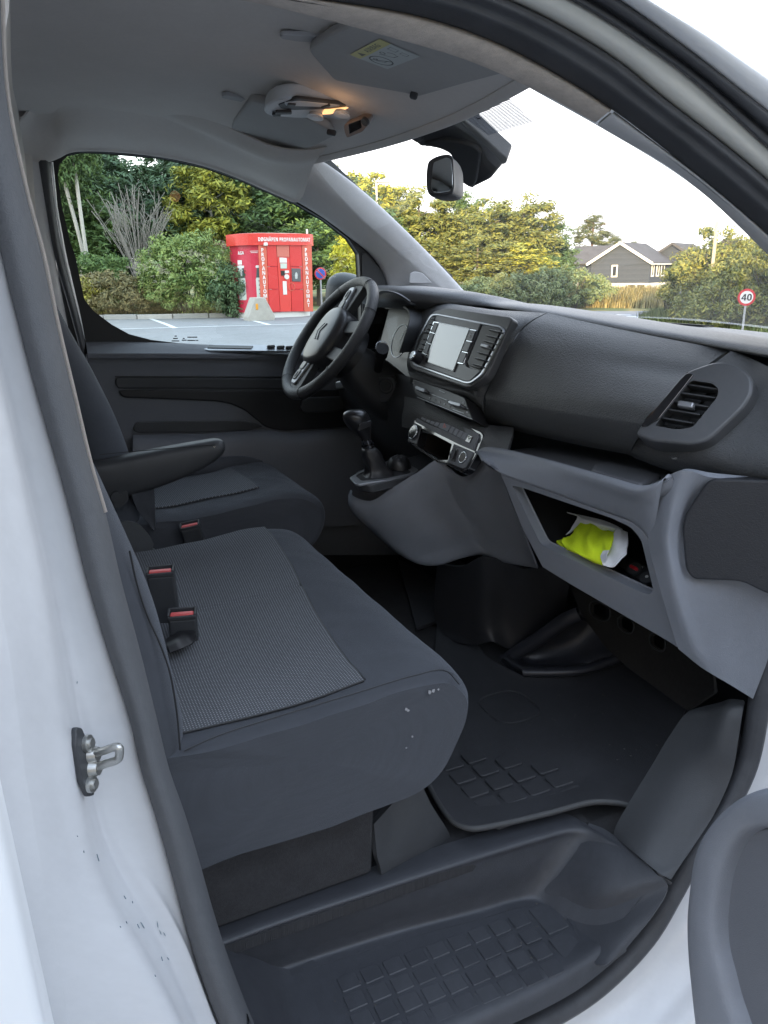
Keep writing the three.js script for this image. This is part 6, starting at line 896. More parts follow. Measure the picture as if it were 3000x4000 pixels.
// black housing below the console
mesh('tunnel_cover', patch([[[230, 225], [330, 235], [430, 195], [520, 215], [600, 245], [700, 240], [800, 320]], [[220, 330], [330, 350], [440, 320], [520, 330], [600, 345], [700, 340], [790, 380]], [[225, 480], [330, 520], [440, 500], [520, 480], [600, 480], [700, 460], [790, 440]], [[300, 560], [390, 575], [470, 560], [540, 590], [600, 580], [700, 520], [800, 450]]].map((r, j) => r.map((p, i) => X(zf(...p), [0.90, 0.92, 0.935, 0.985, 1.02, 1.08, 1.14][i] + [0, 0.02, 0.04, 0.05][j]))), { nu: 40, nv: 24, th: 0.006 }), mapped([0.025, 0.026, 0.030], 0.15, 94, 4, 0.5), van);
mesh('driver_mat', patch([[[60, 200], [240, 300]], [[140, 500], [250, 460]]].map(r => r.map(p => Y(zf(...p), 0.51))), { nu: 4, nv: 4, th: 0.01 }), M.mat, van);
// step well inside the door
{
  const st = sub('step_tray', van, 'dark moulded step tray with raised square treads');
  const yT = 0.385;
  const rim = [[0.06, 0.615], [0.15, 0.615], [0.235, 0.615], [0.40, 0.622], [0.593, 0.632], [0.72, 0.641], [0.775, 0.648], [0.80, 0.662], [0.815, 0.70], [0.835, 0.76], [0.845, 0.80]];
  const foot = [[0.20, 0.60], [0.26, 0.60], [0.31, 0.603], [0.45, 0.615], [0.60, 0.637], [0.655, 0.643], [0.69, 0.652], [0.705, 0.665], [0.715, 0.70], [0.73, 0.75], [0.74, 0.79]];
  mesh('well_wall', patch(rim.map((p, i) => { const f = foot[i], a = V(p[0], 0.497, p[1]), b = V(f[0], yT, f[1]); return [a.clone().add(V(0.0, -0.003, -0.05)), a.clone().add(V(0, 0, -0.008)), a.clone().add(V(0, -0.004, 0.002)), a.clone().lerp(b, 0.12).add(V(0, -0.004, 0)), a.clone().lerp(b, 0.5), a.clone().lerp(b, 0.88).add(V(0, 0.002, 0)), b.clone().add(V(0, 0.0015, 0.004)), b.clone().add(V(0, 0, 0.02))]; }), { nu: 36, nv: 70, th: 0.004 }), M.step, st);
  mesh('tread_plate', patch([[V(0.16, yT - 0.001, 0.58), V(0.45, yT - 0.001, 0.60), V(0.66, yT - 0.001, 0.640), V(0.735, yT - 0.001, 0.66)], [V(0.16, yT, 0.66), V(0.45, yT, 0.67), V(0.69, yT, 0.69), V(0.76, yT + 0.004, 0.70)], [V(0.16, yT, 0.74), V(0.45, yT, 0.75), V(0.70, yT, 0.75), V(0.79, yT + 0.012, 0.76)], [V(0.16, yT - 0.002, 0.805), V(0.45, yT - 0.002, 0.81), V(0.66, yT - 0.001, 0.81), V(0.77, yT + 0.012, 0.80)], [V(0.16, yT - 0.03, 0.815), V(0.45, yT - 0.03, 0.82), V(0.66, yT - 0.03, 0.82), V(0.775, yT - 0.01, 0.81)]], { nu: 30, nv: 24, th: 0.006, face: V(0, 1, 0) }), M.step, st);
  // flank rising to the sill seal at the front of the tray
  mesh('front_flank', patch([[zh(885, 238), zh(950, 262), zh(1000, 295)], [zh(840, 345), zh(980, 390), zh(1110, 385)], [zh(760, 455), zh(950, 530), zh(1200, 470)], [zh(680, 545), zh(900, 640), zh(1224, 512)], [zh(720, 560), zh(905, 760), zh(1150, 650)], [zh(780, 580), zh(930, 850), zh(1040, 790)]].map((r, j) => { const ys = [[0.497, 0.499, 0.50], [0.47, 0.485, 0.50], [0.43, 0.45, 0.495], [0.392, 0.405, 0.485], [0.3865, 0.390, 0.445], [0.386, 0.386, 0.40]][j]; return r.map((p, i) => Y(p, ys[i])); }), { nu: 24, nv: 36, th: 0.004, face: V(-0.3, 1, 0) }), M.step, st);
  mesh('rear_flank', patch([[V(0.07, 0.50, 0.60), V(0.10, 0.50, 0.70), V(0.11, 0.50, 0.79)], [V(0.14, 0.497, 0.615), V(0.15, 0.49, 0.70), V(0.15, 0.49, 0.795)], [V(0.20, 0.44, 0.605), V(0.20, 0.43, 0.70), V(0.19, 0.44, 0.80)], [V(0.25, yT + 0.003, 0.60), V(0.24, yT + 0.002, 0.70), V(0.23, yT + 0.004, 0.805)], [V(0.30, yT + 0.001, 0.605), V(0.29, yT + 0.001, 0.70), V(0.28, yT + 0.001, 0.81)]], { nu: 16, nv: 24, th: 0.004, face: V(0.3, 1, 0) }), M.step, st);
  // treads: one pad per square, two broad ones at the front end
  reseed(21); const shp = (w, d, ch) => { const s = new THREE.Shape(roundPoly([[-w, -d], [w, -d], [w, d - ch], [w - ch, d], [-w, d]].map(p => new THREE.Vector2(...p)), 0.002)); const e = new THREE.ExtrudeGeometry(s, { depth: 0.0022, bevelEnabled: true, bevelSize: 0.0012, bevelThickness: 0.0012, bevelSegments: 1, curveSegments: 2 }); e.rotateX(-Math.PI / 2); return e; };
  const padG = shp(0.0148, 0.0128, 0.003), pm = [M.step, mapped([0.045, 0.047, 0.054], 0.2, 95, 6, 0.5), mapped([0.039, 0.041, 0.048], 0.2, 96, 6, 0.5)];
  for (let r = 0; r < 4; r++) for (let k = 0; k < 9; k++) { const x = 0.647 - 0.0389 * k - 0.003 * r, z = 0.688 + 0.0342 * r - 0.0024 * k * 0.9; if (x < 0.31) continue; const m = mesh('tread_pad', padG, pm[Math.floor(rnd() * 3)], st); m.position.set(x, yT - 0.0012, z); }
  const big = shp(0.020, 0.029, 0.012); for (const [x, z] of [[0.694, 0.706], [0.687, 0.772]]) { const m = mesh('tread_pad', big, pm[1], st); m.position.set(x, yT - 0.001, z); }
  // grit caught along the edge of the plinth
  reseed(33); mesh('grit', merge([...Array(26)].map(() => { const t = rnd(); const p = Y(zg(lerp(1090, 1235, t), lerp(612, 572, t) + rr(-4, 4)), 0.5005); const g = new THREE.IcosahedronGeometry(rr(0.0012, 0.003), 0); g.scale(1.8, 0.5, 0.9); g.translate(p.x, p.y, p.z); return g; })), std([0.30, 0.28, 0.24], 0.9), st).userData.kind = 'stuff';
}
// sill cover rising towards the dash
mesh('sill_cover', patch([[[zf(1385, 838), 0.695], [zf(1450, 822), 0.725], [zf(1500, 808), 0.755], [zf(1552, 812), 0.775]], [[zf(1310, 865), 0.69], [zf(1400, 860), 0.73], [zf(1480, 850), 0.765], [zf(1550, 850), 0.785]], [[zf(1235, 965), 0.685], [zf(1350, 980), 0.735], [zf(1450, 985), 0.775], [zf(1530, 990), 0.795]], [[zh(1150, 0), 0.685], [zh(1290, 20), 0.74], [zh(1420, 30), 0.78], [zh(1502, 30), 0.80]], [[zh(1070, 130), 0.69], [zh(1210, 190), 0.75], [zh(1340, 220), 0.79], [zh(1420, 210), 0.805]], [[zh(1000, 255), 0.695], [zh(1120, 350), 0.76], [zh(1225, 420), 0.80], [zh(1290, 405), 0.812]], [[zh(992, 288), 0.698], [zh(1100, 382), 0.762], [zh(1195, 458), 0.803], [zh(1240, 482), 0.815]]].map(r => r.map(([p, z]) => Z(p, z))), { nu: 24, nv: 40, th: 0.006 }), M.dark, van, 'dark sill cover sweeping up to the dashboard');
mesh('sill_cover_end', tube([zh(990, 290), zh(1060, 345), zh(1120, 395), zh(1190, 458), zh(1238, 500)].map((p, i) => Z(p, [0.694, 0.73, 0.762, 0.80, 0.813][i])), 0.0035, { n: 30, s: 6 }), M.black, van);

// ================= loose things in the cabin =================
{ // rubber mat on the passenger floor, its near edge curling up
  const m = thing('floor_mat', 'black rubber mat with raised blocks on the passenger floor', 'floor mat');
  const y0 = 0.505;
  const near = [[175, 40], [215, 118], [260, 190], [310, 242], [380, 262], [500, 244], [700, 198], [900, 148], [1000, 150], [1062, 163]].map((p, i) => Y(zh(...p), [0.51, 0.512, 0.514, 0.518, 0.522, 0.522, 0.522, 0.526, 0.524, 0.52][i]));
  const farE = [[230, 478], [300, 545], [390, 575], [450, 640], [560, 700], [610, 722], [830, 716], [1045, 672], [1180, 770], [1302, 858]].map(p => Y(zf(...p), y0));
  const rows = near.map((n, i) => { const f = farE[i], g = t => { const p = n.clone().lerp(f, t); p.y = lerp(n.y, y0, Math.min(1, t * 5)); return p; }; return [n, g(0.03), g(0.07), g(0.2), g(0.45), g(0.7), g(0.93), g(1).add(V(0, 0.006, 0))]; });
  mesh('sheet', patch(rows, { nu: 40, nv: 50, th: 0.006, face: V(0, 1, 0) }), M.mat, m);
  mesh('edge_bead', tube(near.map(p => p.clone().add(V(0, 0.001, 0))), 0.0052, { n: 90, s: 8 }), mapped([0.055, 0.056, 0.058], 0.25, 97, 8, 0.7), m);
  mesh('edge_bead', tube(farE.map(p => p.clone().add(V(0, 0.003, 0))), 0.004, { n: 90, s: 8 }), M.mat, m);
  const rb = (w, d) => { const s = new THREE.Shape(roundPoly([[-w, -d], [w, -d], [w, d], [-w, d]].map(p => new THREE.Vector2(...p)), 0.006)); const e = new THREE.ExtrudeGeometry(s, { depth: 0.003, bevelEnabled: true, bevelSize: 0.0015, bevelThickness: 0.0015, bevelSegments: 1, curveSegments: 2 }); e.rotateX(-Math.PI / 2); return e; }, bg = rb(0.021, 0.017);
  for (let r = 0; r < 5; r++) for (let k = 0; k < 4; k++) { if (r + k > 5) continue; const q = mesh('raised_block', bg, M.mat, m); q.position.set(0.675 + k * 0.054, y0 + 0.0005, 0.585 - r * 0.046); }
  { const o = Y(zf(542, 842), y0), r = []; for (let i = 0; i < 16; i++) { const t = i / 16 * 6.2832; r.push(o.clone().add(V(Math.sign(Math.cos(t)) * Math.pow(Math.abs(Math.cos(t)), 0.6) * 0.058, 0.0015, Math.sign(Math.sin(t)) * Math.pow(Math.abs(Math.sin(t)), 0.6) * 0.062))); } mesh('embossed_ring', tube(r, 0.0028, { closed: true, n: 70, s: 8 }), M.mat, m); }
}
{ // grit trodden onto the mat and the step
  reseed(88); const g = []; for (let i = 0; i < 110; i++) { const onMat = rnd() < 0.55, x = onMat ? rr(0.64, 1.15) : rr(0.3, 0.72), z = onMat ? rr(0.25, 0.55) : rr(0.66, 0.80), q = new THREE.IcosahedronGeometry(rr(0.0006, 0.0019), 0); q.scale(rr(0.8, 1.6), 0.5, rr(0.8, 1.6)); q.translate(x, onMat ? 0.5062 : 0.3862, z); g.push(q); }
  const m = solo('grit', merge(g), std([0.075, 0.07, 0.065], 1), 'fine pale grit scattered on mat and step', 'grit'); m.userData.kind = 'stuff';
}
{ // crumpled yellow vest and paper bag in the cubby
  const cr = (rows, amp, s, nu, nv) => { const g = patch(rows, { nu, nv, th: 0.0022 }), p = g.attributes.position; reseed(s); const ph = [...Array(6)].map(() => [rr(40, 160), rr(40, 160), rr(40, 160), rr(0, 6)]); for (let i = 0; i < p.count; i++) { const x = p.getX(i), y = p.getY(i), z = p.getZ(i); let k = 0; for (const [a, b, c, d] of ph) k += Math.sin(a * x + b * y + c * z + d); p.setXYZ(i, x - amp * k * 0.5, y + amp * k * 0.5, z + amp * Math.sin(k * 2) * 0.6); } g.computeVertexNormals(); return g; };
  const q = (x, y, xx) => X(zf(x, y), xx - 0.022);
  const v = thing('safety_vest', 'crumpled fluorescent yellow vest stuffed in the dashboard cubby', 'vest');
  const yel = mapped([0.72, 0.92, 0.02], 0.10, 101, 10, 0.8, { sheen: 0.3, bumpMap: grainTex(40), bumpScale: 0.0004 });
  mesh('folded_cloth', cr([[q(850, 45, 0.955), q(900, 55, 0.955), q(960, 80, 0.955), q(1000, 85, 0.96)], [q(800, 95, 0.925), q(860, 110, 0.92), q(930, 120, 0.92), q(985, 130, 0.93)], [q(775, 130, 0.905), q(840, 160, 0.898), q(900, 175, 0.90), q(960, 180, 0.91)], [q(790, 160, 0.90), q(850, 185, 0.892), q(900, 205, 0.895), q(945, 222, 0.90)], [q(800, 168, 0.93), q(860, 195, 0.92), q(900, 215, 0.92), q(940, 228, 0.92)]], 0.0022, 7, 40, 40), yel, v);
  mesh('cloth_fold', cr([[q(770, 115, 0.93), q(790, 130, 0.925), q(800, 150, 0.925)], [q(745, 125, 0.905), q(765, 145, 0.90), q(790, 160, 0.90)], [q(745, 135, 0.91), q(765, 152, 0.905), q(790, 166, 0.905)]], 0.0015, 8, 20, 20), yel, v);
  mesh('cloth_fold', cr([[q(950, 80, 0.945), q(975, 82, 0.94), q(995, 85, 0.94)], [q(945, 120, 0.92), q(965, 125, 0.915), q(985, 130, 0.915)], [q(940, 170, 0.905), q(950, 175, 0.90), q(965, 180, 0.90)]], 0.0012, 10, 16, 16), yel, v);
  mesh('reflective_tape', cr([[q(945, 170, 0.898), q(970, 165, 0.9)], [q(935, 190, 0.892), q(960, 195, 0.895)], [q(945, 225, 0.892), q(955, 232, 0.895)]], 0.001, 9, 12, 16), std([0.6, 0.62, 0.66], 0.35, { metalness: 0.3 }), v);
  const b = thing('paper_booklet', 'white printed paper standing beside the yellow vest in the cubby', 'paper');
  const wht = mapped([0.74, 0.75, 0.78], 0.08, 102, 12, 0.8);
  mesh('front_sheet', cr([[q(1000, 75, 0.945), q(1030, 78, 0.945), q(1052, 85, 0.95)], [q(975, 150, 0.915), q(1010, 150, 0.915), q(1050, 130, 0.925)], [q(948, 232, 0.892), q(985, 235, 0.895), q(1045, 180, 0.91)]], 0.0008, 3, 20, 24), wht, b);
  mesh('back_sheet', cr([[q(790, 0, 0.97), q(860, 15, 0.965), q(960, 40, 0.96), q(1030, 72, 0.955)], [q(835, 20, 0.96), q(880, 40, 0.955), q(960, 62, 0.95), q(1010, 78, 0.95)], [q(785, 100, 0.95), q(850, 60, 0.955), q(940, 80, 0.955), q(1000, 90, 0.955)]], 0.0008, 4, 24, 20), wht, b);
  { const g = []; reseed(44); const pl = plane(X(zf(1020, 105), 0.93), V(-0.9, 0.25, 0.35)); for (let r = 0; r < 9; r++) for (let k = 0; k < 5; k++) { const c = U(zf(1004 + k * 9 - r * 1.5, 76 + r * 7.5 + k * 1.5), up(pl, 0.004)); g.push(rbox(0.0008, 0.0014, rr(0.002, 0.004), c.x, c.y, c.z, 0.0002, 1)); } mesh('printed_lines', merge(g), std([0.12, 0.12, 0.14], 0.8), b); }
}

// ================= trees and bushes =================
// crown: leaf-sized faces in clumps spread through the volume
function crown(o) {
  reseed(o.s); const pos = [], nor = [], col = [], idx = [], c1 = o.c1, c2 = o.c2;
  const blobs = []; for (let i = 0; i < o.clumps; i++) {
    let x, y, z, q; do { x = rr(-1, 1); y = rr(-1, 1); z = rr(-1, 1); q = Math.hypot(x, y, z); } while (q > 1 || q < (o.hollow ?? 0.35));
    const taper = o.cone ? Math.max(0.06, 1 - (y * 0.5 + 0.5)) : (o.shape ? o.shape(y) : 1); blobs.push([x * o.rx * taper, y * o.ry, z * o.rz * taper, rr(0.6, 1.2) * o.cr * (o.cone ? 0.5 + taper : 1), rnd()]);
  }
  const out = V(0, 0, 0), a = V(0, 0, 0), b = V(0, 0, 0);
  for (const [bx, by, bz, br, bt] of blobs) for (let k = 0; k < o.leaves; k++) {
    const u = rr(-1, 1), t = rr(0, 6.2832), s = Math.sqrt(1 - u * u), r = br * Math.pow(rnd(), 0.45), dx = s * Math.cos(t), dy = u * (o.flat ?? 0.75), dz = s * Math.sin(t);
    const px = bx + dx * r, py = by + dy * r, pz = bz + dz * r; out.set(dx + rr(-0.7, 0.7), dy + 0.35 + rr(-0.7, 0.7), dz + rr(-0.7, 0.7)).normalize();
    a.set(rr(-1, 1), rr(-1, 1), rr(-1, 1)).cross(out).normalize(); b.copy(out).cross(a); const L = o.leaf * rr(0.6, 1.35), W = L * (o.wide ?? 0.6), n0 = pos.length / 3;
    for (const [p, q] of [[-1, 0], [-0.2, 0.5], [1, 0], [-0.2, -0.5]]) { pos.push(px + a.x * L * p + b.x * W * q, py + a.y * L * p + b.y * W * q, pz + a.z * L * p + b.z * W * q); nor.push(out.x, out.y, out.z); }
    const m = Math.min(1, Math.max(0, rnd() + (rnd() < (o.fleck ?? 0) ? 0.8 : 0))), v = rr(0.75, 1.2); for (let q = 0; q < 4; q++) col.push(lerp(c1[0], c2[0], m) * v, lerp(c1[1], c2[1], m) * v, lerp(c1[2], c2[2], m) * v);
    idx.push(n0, n0 + 2, n0 + 1, n0, n0 + 3, n0 + 2);
  }
  const g = new THREE.BufferGeometry(); g.setAttribute('position', new THREE.Float32BufferAttribute(pos, 3)); g.setAttribute('normal', new THREE.Float32BufferAttribute(nor, 3)); g.setAttribute('color', new THREE.Float32BufferAttribute(col, 3)); g.setIndex(idx); return g;
}
M.leaf = new THREE.MeshPhysicalMaterial({ vertexColors: true, roughness: 0.7, side: THREE.DoubleSide, transmission: 0.0 });
M.bark = mapped([0.10, 0.085, 0.07], 0.4, 301, 2, 0.95); M.birch = mapped([0.50, 0.49, 0.46], 0.35, 302, 2, 0.9); M.pineBark = mapped([0.20, 0.13, 0.09], 0.4, 303, 2, 0.95);
function limbs(h, r, n, s, spread, y0 = 0.3) { reseed(s); const g = [new THREE.CylinderGeometry(r * 0.35, r, h, 9).translate(0, h / 2, 0)]; for (let i = 0; i < n; i++) { const y = h * rr(y0, 0.95), t = rr(0, 6.28), L = spread * rr(0.5, 1) * (1.1 - y / h * 0.5), up = rr(0.3, 0.9); g.push(tube([V(0, y, 0), V(Math.cos(t) * L * 0.5, y + L * up * 0.35, Math.sin(t) * L * 0.5), V(Math.cos(t) * L, y + L * up, Math.sin(t) * L)], r * 0.22, { n: 6, s: 5 })); } return merge(g); }
// kinds: prototypes, made once each
const KIND = {
  broad: { trunk: () => limbs(7, 0.16, 9, 1, 1.8), bark: M.bark, c: { rx: 2.3, ry: 3.6, rz: 2.3, clumps: 150, leaves: 95, cr: 0.68, leaf: 0.155, c1: [0.045, 0.095, 0.030], c2: [0.10, 0.17, 0.045], s: 11 }, cy: 5.4 },
  shade: { trunk: () => limbs(8, 0.2, 9, 2, 2), bark: M.bark, c: { rx: 2.8, ry: 4.6, rz: 2.8, clumps: 170, leaves: 95, cr: 0.8, leaf: 0.19, c1: [0.035, 0.080, 0.035], c2: [0.075, 0.135, 0.055], s: 12 }, cy: 6.2 },
  yellow: { trunk: () => limbs(7, 0.14, 9, 3, 1.6), bark: M.birch, c: { rx: 2.0, ry: 3.6, rz: 2.0, clumps: 130, leaves: 95, cr: 0.62, leaf: 0.15, c1: [0.14, 0.18, 0.030], c2: [0.38, 0.37, 0.045], s: 13, fleck: 0.08 }, cy: 5.2 },
  olive: { trunk: () => limbs(7, 0.14, 9, 4, 1.6), bark: M.bark, c: { rx: 2.1, ry: 3.4, rz: 2.1, clumps: 130, leaves: 95, cr: 0.62, leaf: 0.15, c1: [0.085, 0.12, 0.030], c2: [0.20, 0.21, 0.050], s: 14, fleck: 0.1 }, cy: 5.0 },
  pine: { trunk: () => limbs(11, 0.15, 18, 5, 1.5, 0.4), bark: M.pineBark, c: { rx: 1.7, ry: 3.6, rz: 1.7, clumps: 60, leaves: 110, cr: 0.62, leaf: 0.17, wide: 0.4, hollow: 0.2, c1: [0.05, 0.085, 0.04], c2: [0.16, 0.165, 0.06], s: 15, shape: y => 1.05 - 0.5 * (y * 0.5 + 0.5) }, cy: 8 },
  spruce: { trunk: () => limbs(9, 0.15, 0, 6, 1), bark: M.bark, c: { rx: 2.4, ry: 4.6, rz: 2.4, clumps: 170, leaves: 80, cr: 0.55, leaf: 0.2, wide: 0.45, cone: 1, hollow: 0.1, c1: [0.020, 0.045, 0.022], c2: [0.05, 0.085, 0.035], s: 16 }, cy: 5 },
};
for (const k in KIND) { const q = KIND[k]; q.tg = q.trunk(); q.cg = crown(q.c); }
function tree(kind, name, p, h, w, turn, label, group) {
  const K = KIND[kind], t = thing(name, label, 'tree', group, [p.x, p.y - 0.05, p.z], turn), H = K.cy + K.c.ry;
  const a = mesh('trunk', K.tg, K.bark, t), b = mesh('crown', K.cg, M.leaf, t); b.position.y = K.cy; t.scale.set(w / (K.c.rx * 2), h / H, w / (K.c.rx * 2)); return t;
}
const at = (px, d) => standAt([px, 640], d);
const topH = (py, d, p, px = 900) => { const v = p.clone().sub(EYE), w = v.dot(FW), x = CX + FOC * v.dot(RT) / w, q = far([x, py], d); return q.y - p.y; };     // height that reaches a given row of the photograph
// dark wood behind the car park
{
  const row = [['shade', 110, 47, 250, 7.5], ['shade', 210, 44, 300, 6.6], ['spruce', 268, 50, 290, 5.5], ['broad', 160, 39, 300, 5], ['shade', 400, 50, 310, 6], ['spruce', 395, 43, 330, 5], ['shade', 440, 42, 345, 5], ['yellow', 470, 40, 300, 4.0], ['yellow', 515, 43, 335, 4.4], ['broad', 590, 41, 330, 5.5], ['shade', 650, 44, 400, 5.6], ['spruce', 560, 50, 300, 5], ['shade', 720, 46, 380, 5.6], ['broad', 690, 38, 470, 4.4], ['shade', 40, 40, 280, 6], ['broad', 780, 44, 430, 5], ['spruce', 310, 58, 370, 5]];
  const L = ['tall dark green tree rising above the hedge', 'tall dark green tree beside the birch', 'dark conifer behind the bare pale shrub', 'leafy green tree around the white birch trunks', 'dark tree in the gap of bright sky', 'dark green conifer with sunlit flecks beside it', 'dark tree left of the sunlit yellow tree', 'sunlit yellow-green tree above the big bush', 'sunlit yellow tree standing behind the red kiosk', 'green tree directly above the red kiosk', 'dark tree behind the red kiosk', 'dark conifer far behind the kiosk', 'dark tree between kiosk and windscreen pillar', 'low green tree between the kiosk and the small yellow tree', 'dark tree half hidden by the driver door pillar', 'green tree behind the windscreen pillar', 'far dark conifer in the sky gap'];
  row.forEach(([k, px, d, py, w], i) => { const p = at(px, d); tree(k, k === 'spruce' ? 'conifer' : 'tree', p, topH(py, d, p), w, i * 1.7, L[i], 'trees behind the car park'); });
}
// white birch stems
for (const [x0, x1, d] of [[198, 168, 36.5], [206, 196, 36.2]]) { const p = at(x0, d), g = tube([V(0, 0, 0), V(-0.15, 2.4, 0), V((x1 - x0) / FOC * d, 6, 0.1), V((x1 - x0) / FOC * d * 1.5, 9.5, 0.1)], 0.075, { n: 20, s: 8 }); const t = thing('birch_tree', x0 < 200 ? 'thin white birch trunk leaning away, behind the round bush' : 'upright white birch trunk beside the leaning one', 'tree', 'birches behind the hedge', [p.x, p.y, p.z]); mesh('trunk', g, M.birch, t); const c = mesh('crown', KIND.broad.cg, M.leaf, t); c.scale.set(0.5, 0.7, 0.5); c.position.set((x1 - x0) / FOC * d, 7.2, 0); }
// trees beyond the road, lit by the low sun
{
  const row = [['pine', 731, 70, 350, 2.6], ['yellow', 800, 52, 365, 4.6], ['yellow', 850, 54, 398, 4.4], ['olive', 905, 50, 405, 4.6], ['olive', 960, 52, 440, 4.8], ['broad', 1005, 56, 415, 4.0], ['olive', 1050, 50, 430, 4.6], ['yellow', 1085, 55, 442, 3.4], ['olive', 1125, 52, 420, 4.8], ['broad', 1172, 54, 470, 4.0], ['olive', 930, 46, 520, 4.2], ['olive', 1030, 45, 510, 4.2], ['yellow', 1110, 46, 520, 4.6], ['olive', 760, 48, 440, 3.6], ['yellow', 830, 46, 480, 3.8], ['broad', 1175, 50, 548, 3.4], ['pine', 1272, 112, 462, 6.4], ['pine', 1325, 120, 508, 4.4], ['pine', 1300, 125, 525, 5], ['pine', 1212, 110, 530, 5.6], ['pine', 1238, 118, 545, 5], ['pine', 1358, 125, 520, 4], ['pine', 1225, 105, 560, 5], ['olive', 1200, 95, 560, 5]];
  const L = ['slim pine tip beside the driver side pillar', 'sunlit yellow birch rising left of the mirror', 'second sunlit yellow birch below the mirror stem', 'olive tree directly under the interior mirror', 'olive tree just right of the interior mirror', 'green tree right of the mirror with a pointed top', 'olive tree in the middle of the row beyond the road', 'slender yellow birch in the middle of the row', 'broad olive tree near the end of the row', 'green tree closing the row on the house side', 'lower olive tree in front of the row', 'second lower olive tree in front of the row', 'lower yellow tree at the end of the row', 'olive tree hugging the driver side pillar', 'low yellow tree near the driver side pillar', 'low green tree beside the open field', 'tall pine beside the grey house chimney', 'pine behind the roof ridge of the grey house', 'far pine behind the grey house', 'pine left of the grey house', 'shorter pine left of the grey house', 'small far pine over the roof of the grey house', 'low pine at the corner of the grey house', 'olive tree left of the grey house'];
  row.forEach(([k, px, d, py, w], i) => { const p = at(px, d); tree(k, k === 'pine' ? 'pine_tree' : 'tree', p, topH(py, d, p), w, i * 2.3 + 0.5, L[i], 'trees beyond the road'); });
}
// unseen wood behind the camera, added and sized to shade the van and car park
{
  const g = 'unseen trees added on the sunny side of the car park'; reseed(71);
  const spec = []; for (let x = -52; x <= 26; x += 2.6) spec.push([x + rr(-0.5, 0.5), 15.5 + rr(-1, 1) + (spec.length % 2 ? 3 : 0), x < -31 ? rr(20, 22) : x < -25 ? rr(14, 15) : x < -9 ? rr(11, 12) : x < -5.5 ? rr(6, 6.6) : x < -2 ? rr(8, 8.6) : x < 9 ? rr(5.8, 6.4) : rr(8, 11)]);
  spec.forEach(([x, z, h]) => { tree('shade', 'tree', V(x, HT(x, z), z), h, Math.max(5.8, h * 0.42), x, 'unseen broad dark tree behind the camera, added to shade the car park', g); });
}
// ---------- bushes ----------
function bush(name, px, d, py, w, depth, o, label, group) { const p = at(px, d), h = topH(py, d, p), t = thing(name, label, 'bush', group, [p.x, p.y, p.z], yaw * -1); mesh('foliage', crown({ rx: w / 2, ry: h / 2, rz: depth / 2, ...o }).translate(0, h / 2, 0), M.leaf, t); reseed(o.s + 5); mesh('stem', merge([...Array(9)].map(() => { const a = rr(-0.3, 0.3) * w, b = rr(-0.2, 0.2) * depth; return tube([V(a * 0.5, -0.05, b * 0.4), V(a * 0.8, h * 0.3, b), V(a * 1.3, h * 0.7, b * 1.4)], 0.018, { n: 6, s: 5 }); })), M.bark, t); return t; }
bush('bush', 425, 25.4, 500, 3.5, 2.2, { clumps: 210, leaves: 120, cr: 0.30, leaf: 0.062, hollow: 0.55, c1: [0.11, 0.19, 0.055], c2: [0.29, 0.36, 0.095], s: 31 }, 'large bright green bush left of the red kiosk');
bush('bush', 505, 24.6, 560, 1.6, 1.6, { clumps: 90, leaves: 110, cr: 0.28, leaf: 0.06, hollow: 0.5, c1: [0.06, 0.125, 0.06], c2: [0.13, 0.20, 0.08], s: 36 }, 'dark green bush pressed against the side of the red kiosk');
bush('bush', 500, 27.2, 512, 1.3, 1.2, { clumps: 50, leaves: 100, cr: 0.26, leaf: 0.06, c1: [0.20, 0.15, 0.10], c2: [0.34, 0.22, 0.16], s: 32 }, 'reddish bush showing above the large green bush');
bush('hedge', 250, 26.4, 590, 3.6, 1.8, { clumps: 190, leaves: 110, cr: 0.26, leaf: 0.06, hollow: 0.5, c1: [0.12, 0.12, 0.055], c2: [0.26, 0.21, 0.085], s: 33, fleck: 0.05 }, 'low brownish hedge behind the granite kerb');
bush('bush', 195, 26.2, 600, 0.9, 0.8, { clumps: 40, leaves: 90, cr: 0.22, leaf: 0.06, c1: [0.16, 0.17, 0.035], c2: [0.34, 0.30, 0.05], s: 35 }, 'yellowish patch of bush in the brownish hedge');
bush('bush', 225, 30.5, 541, 2.3, 1.8, { clumps: 110, leaves: 110, cr: 0.3, leaf: 0.065, hollow: 0.5, c1: [0.07, 0.14, 0.045], c2: [0.15, 0.23, 0.06], s: 34 }, 'rounded green bush behind the hedge');
bush('bush', 340, 27.4, 600, 1.4, 1.2, { clumps: 50, leaves: 100, cr: 0.26, leaf: 0.06, hollow: 0.4, c1: [0.06, 0.09, 0.035], c2: [0.15, 0.16, 0.06], s: 37 }, 'small green bush between hedge and large bush');
// young yellow tree
{ const p = at(752, 29), h = topH(508, 29, p), t = thing('young_tree', 'small bright yellow young tree beside the windscreen pillar', 'tree', null, [p.x, p.y, p.z]); mesh('trunk', new THREE.CylinderGeometry(0.02, 0.035, 1.6, 8).translate(0, 0.8, 0), M.bark, t); mesh('crown', crown({ rx: 0.62, ry: 0.95, rz: 0.6, clumps: 70, leaves: 90, cr: 0.22, leaf: 0.055, c1: [0.34, 0.36, 0.03], c2: [0.62, 0.56, 0.04], s: 41 }).translate(0, h - 0.95, 0), M.leaf, t); }
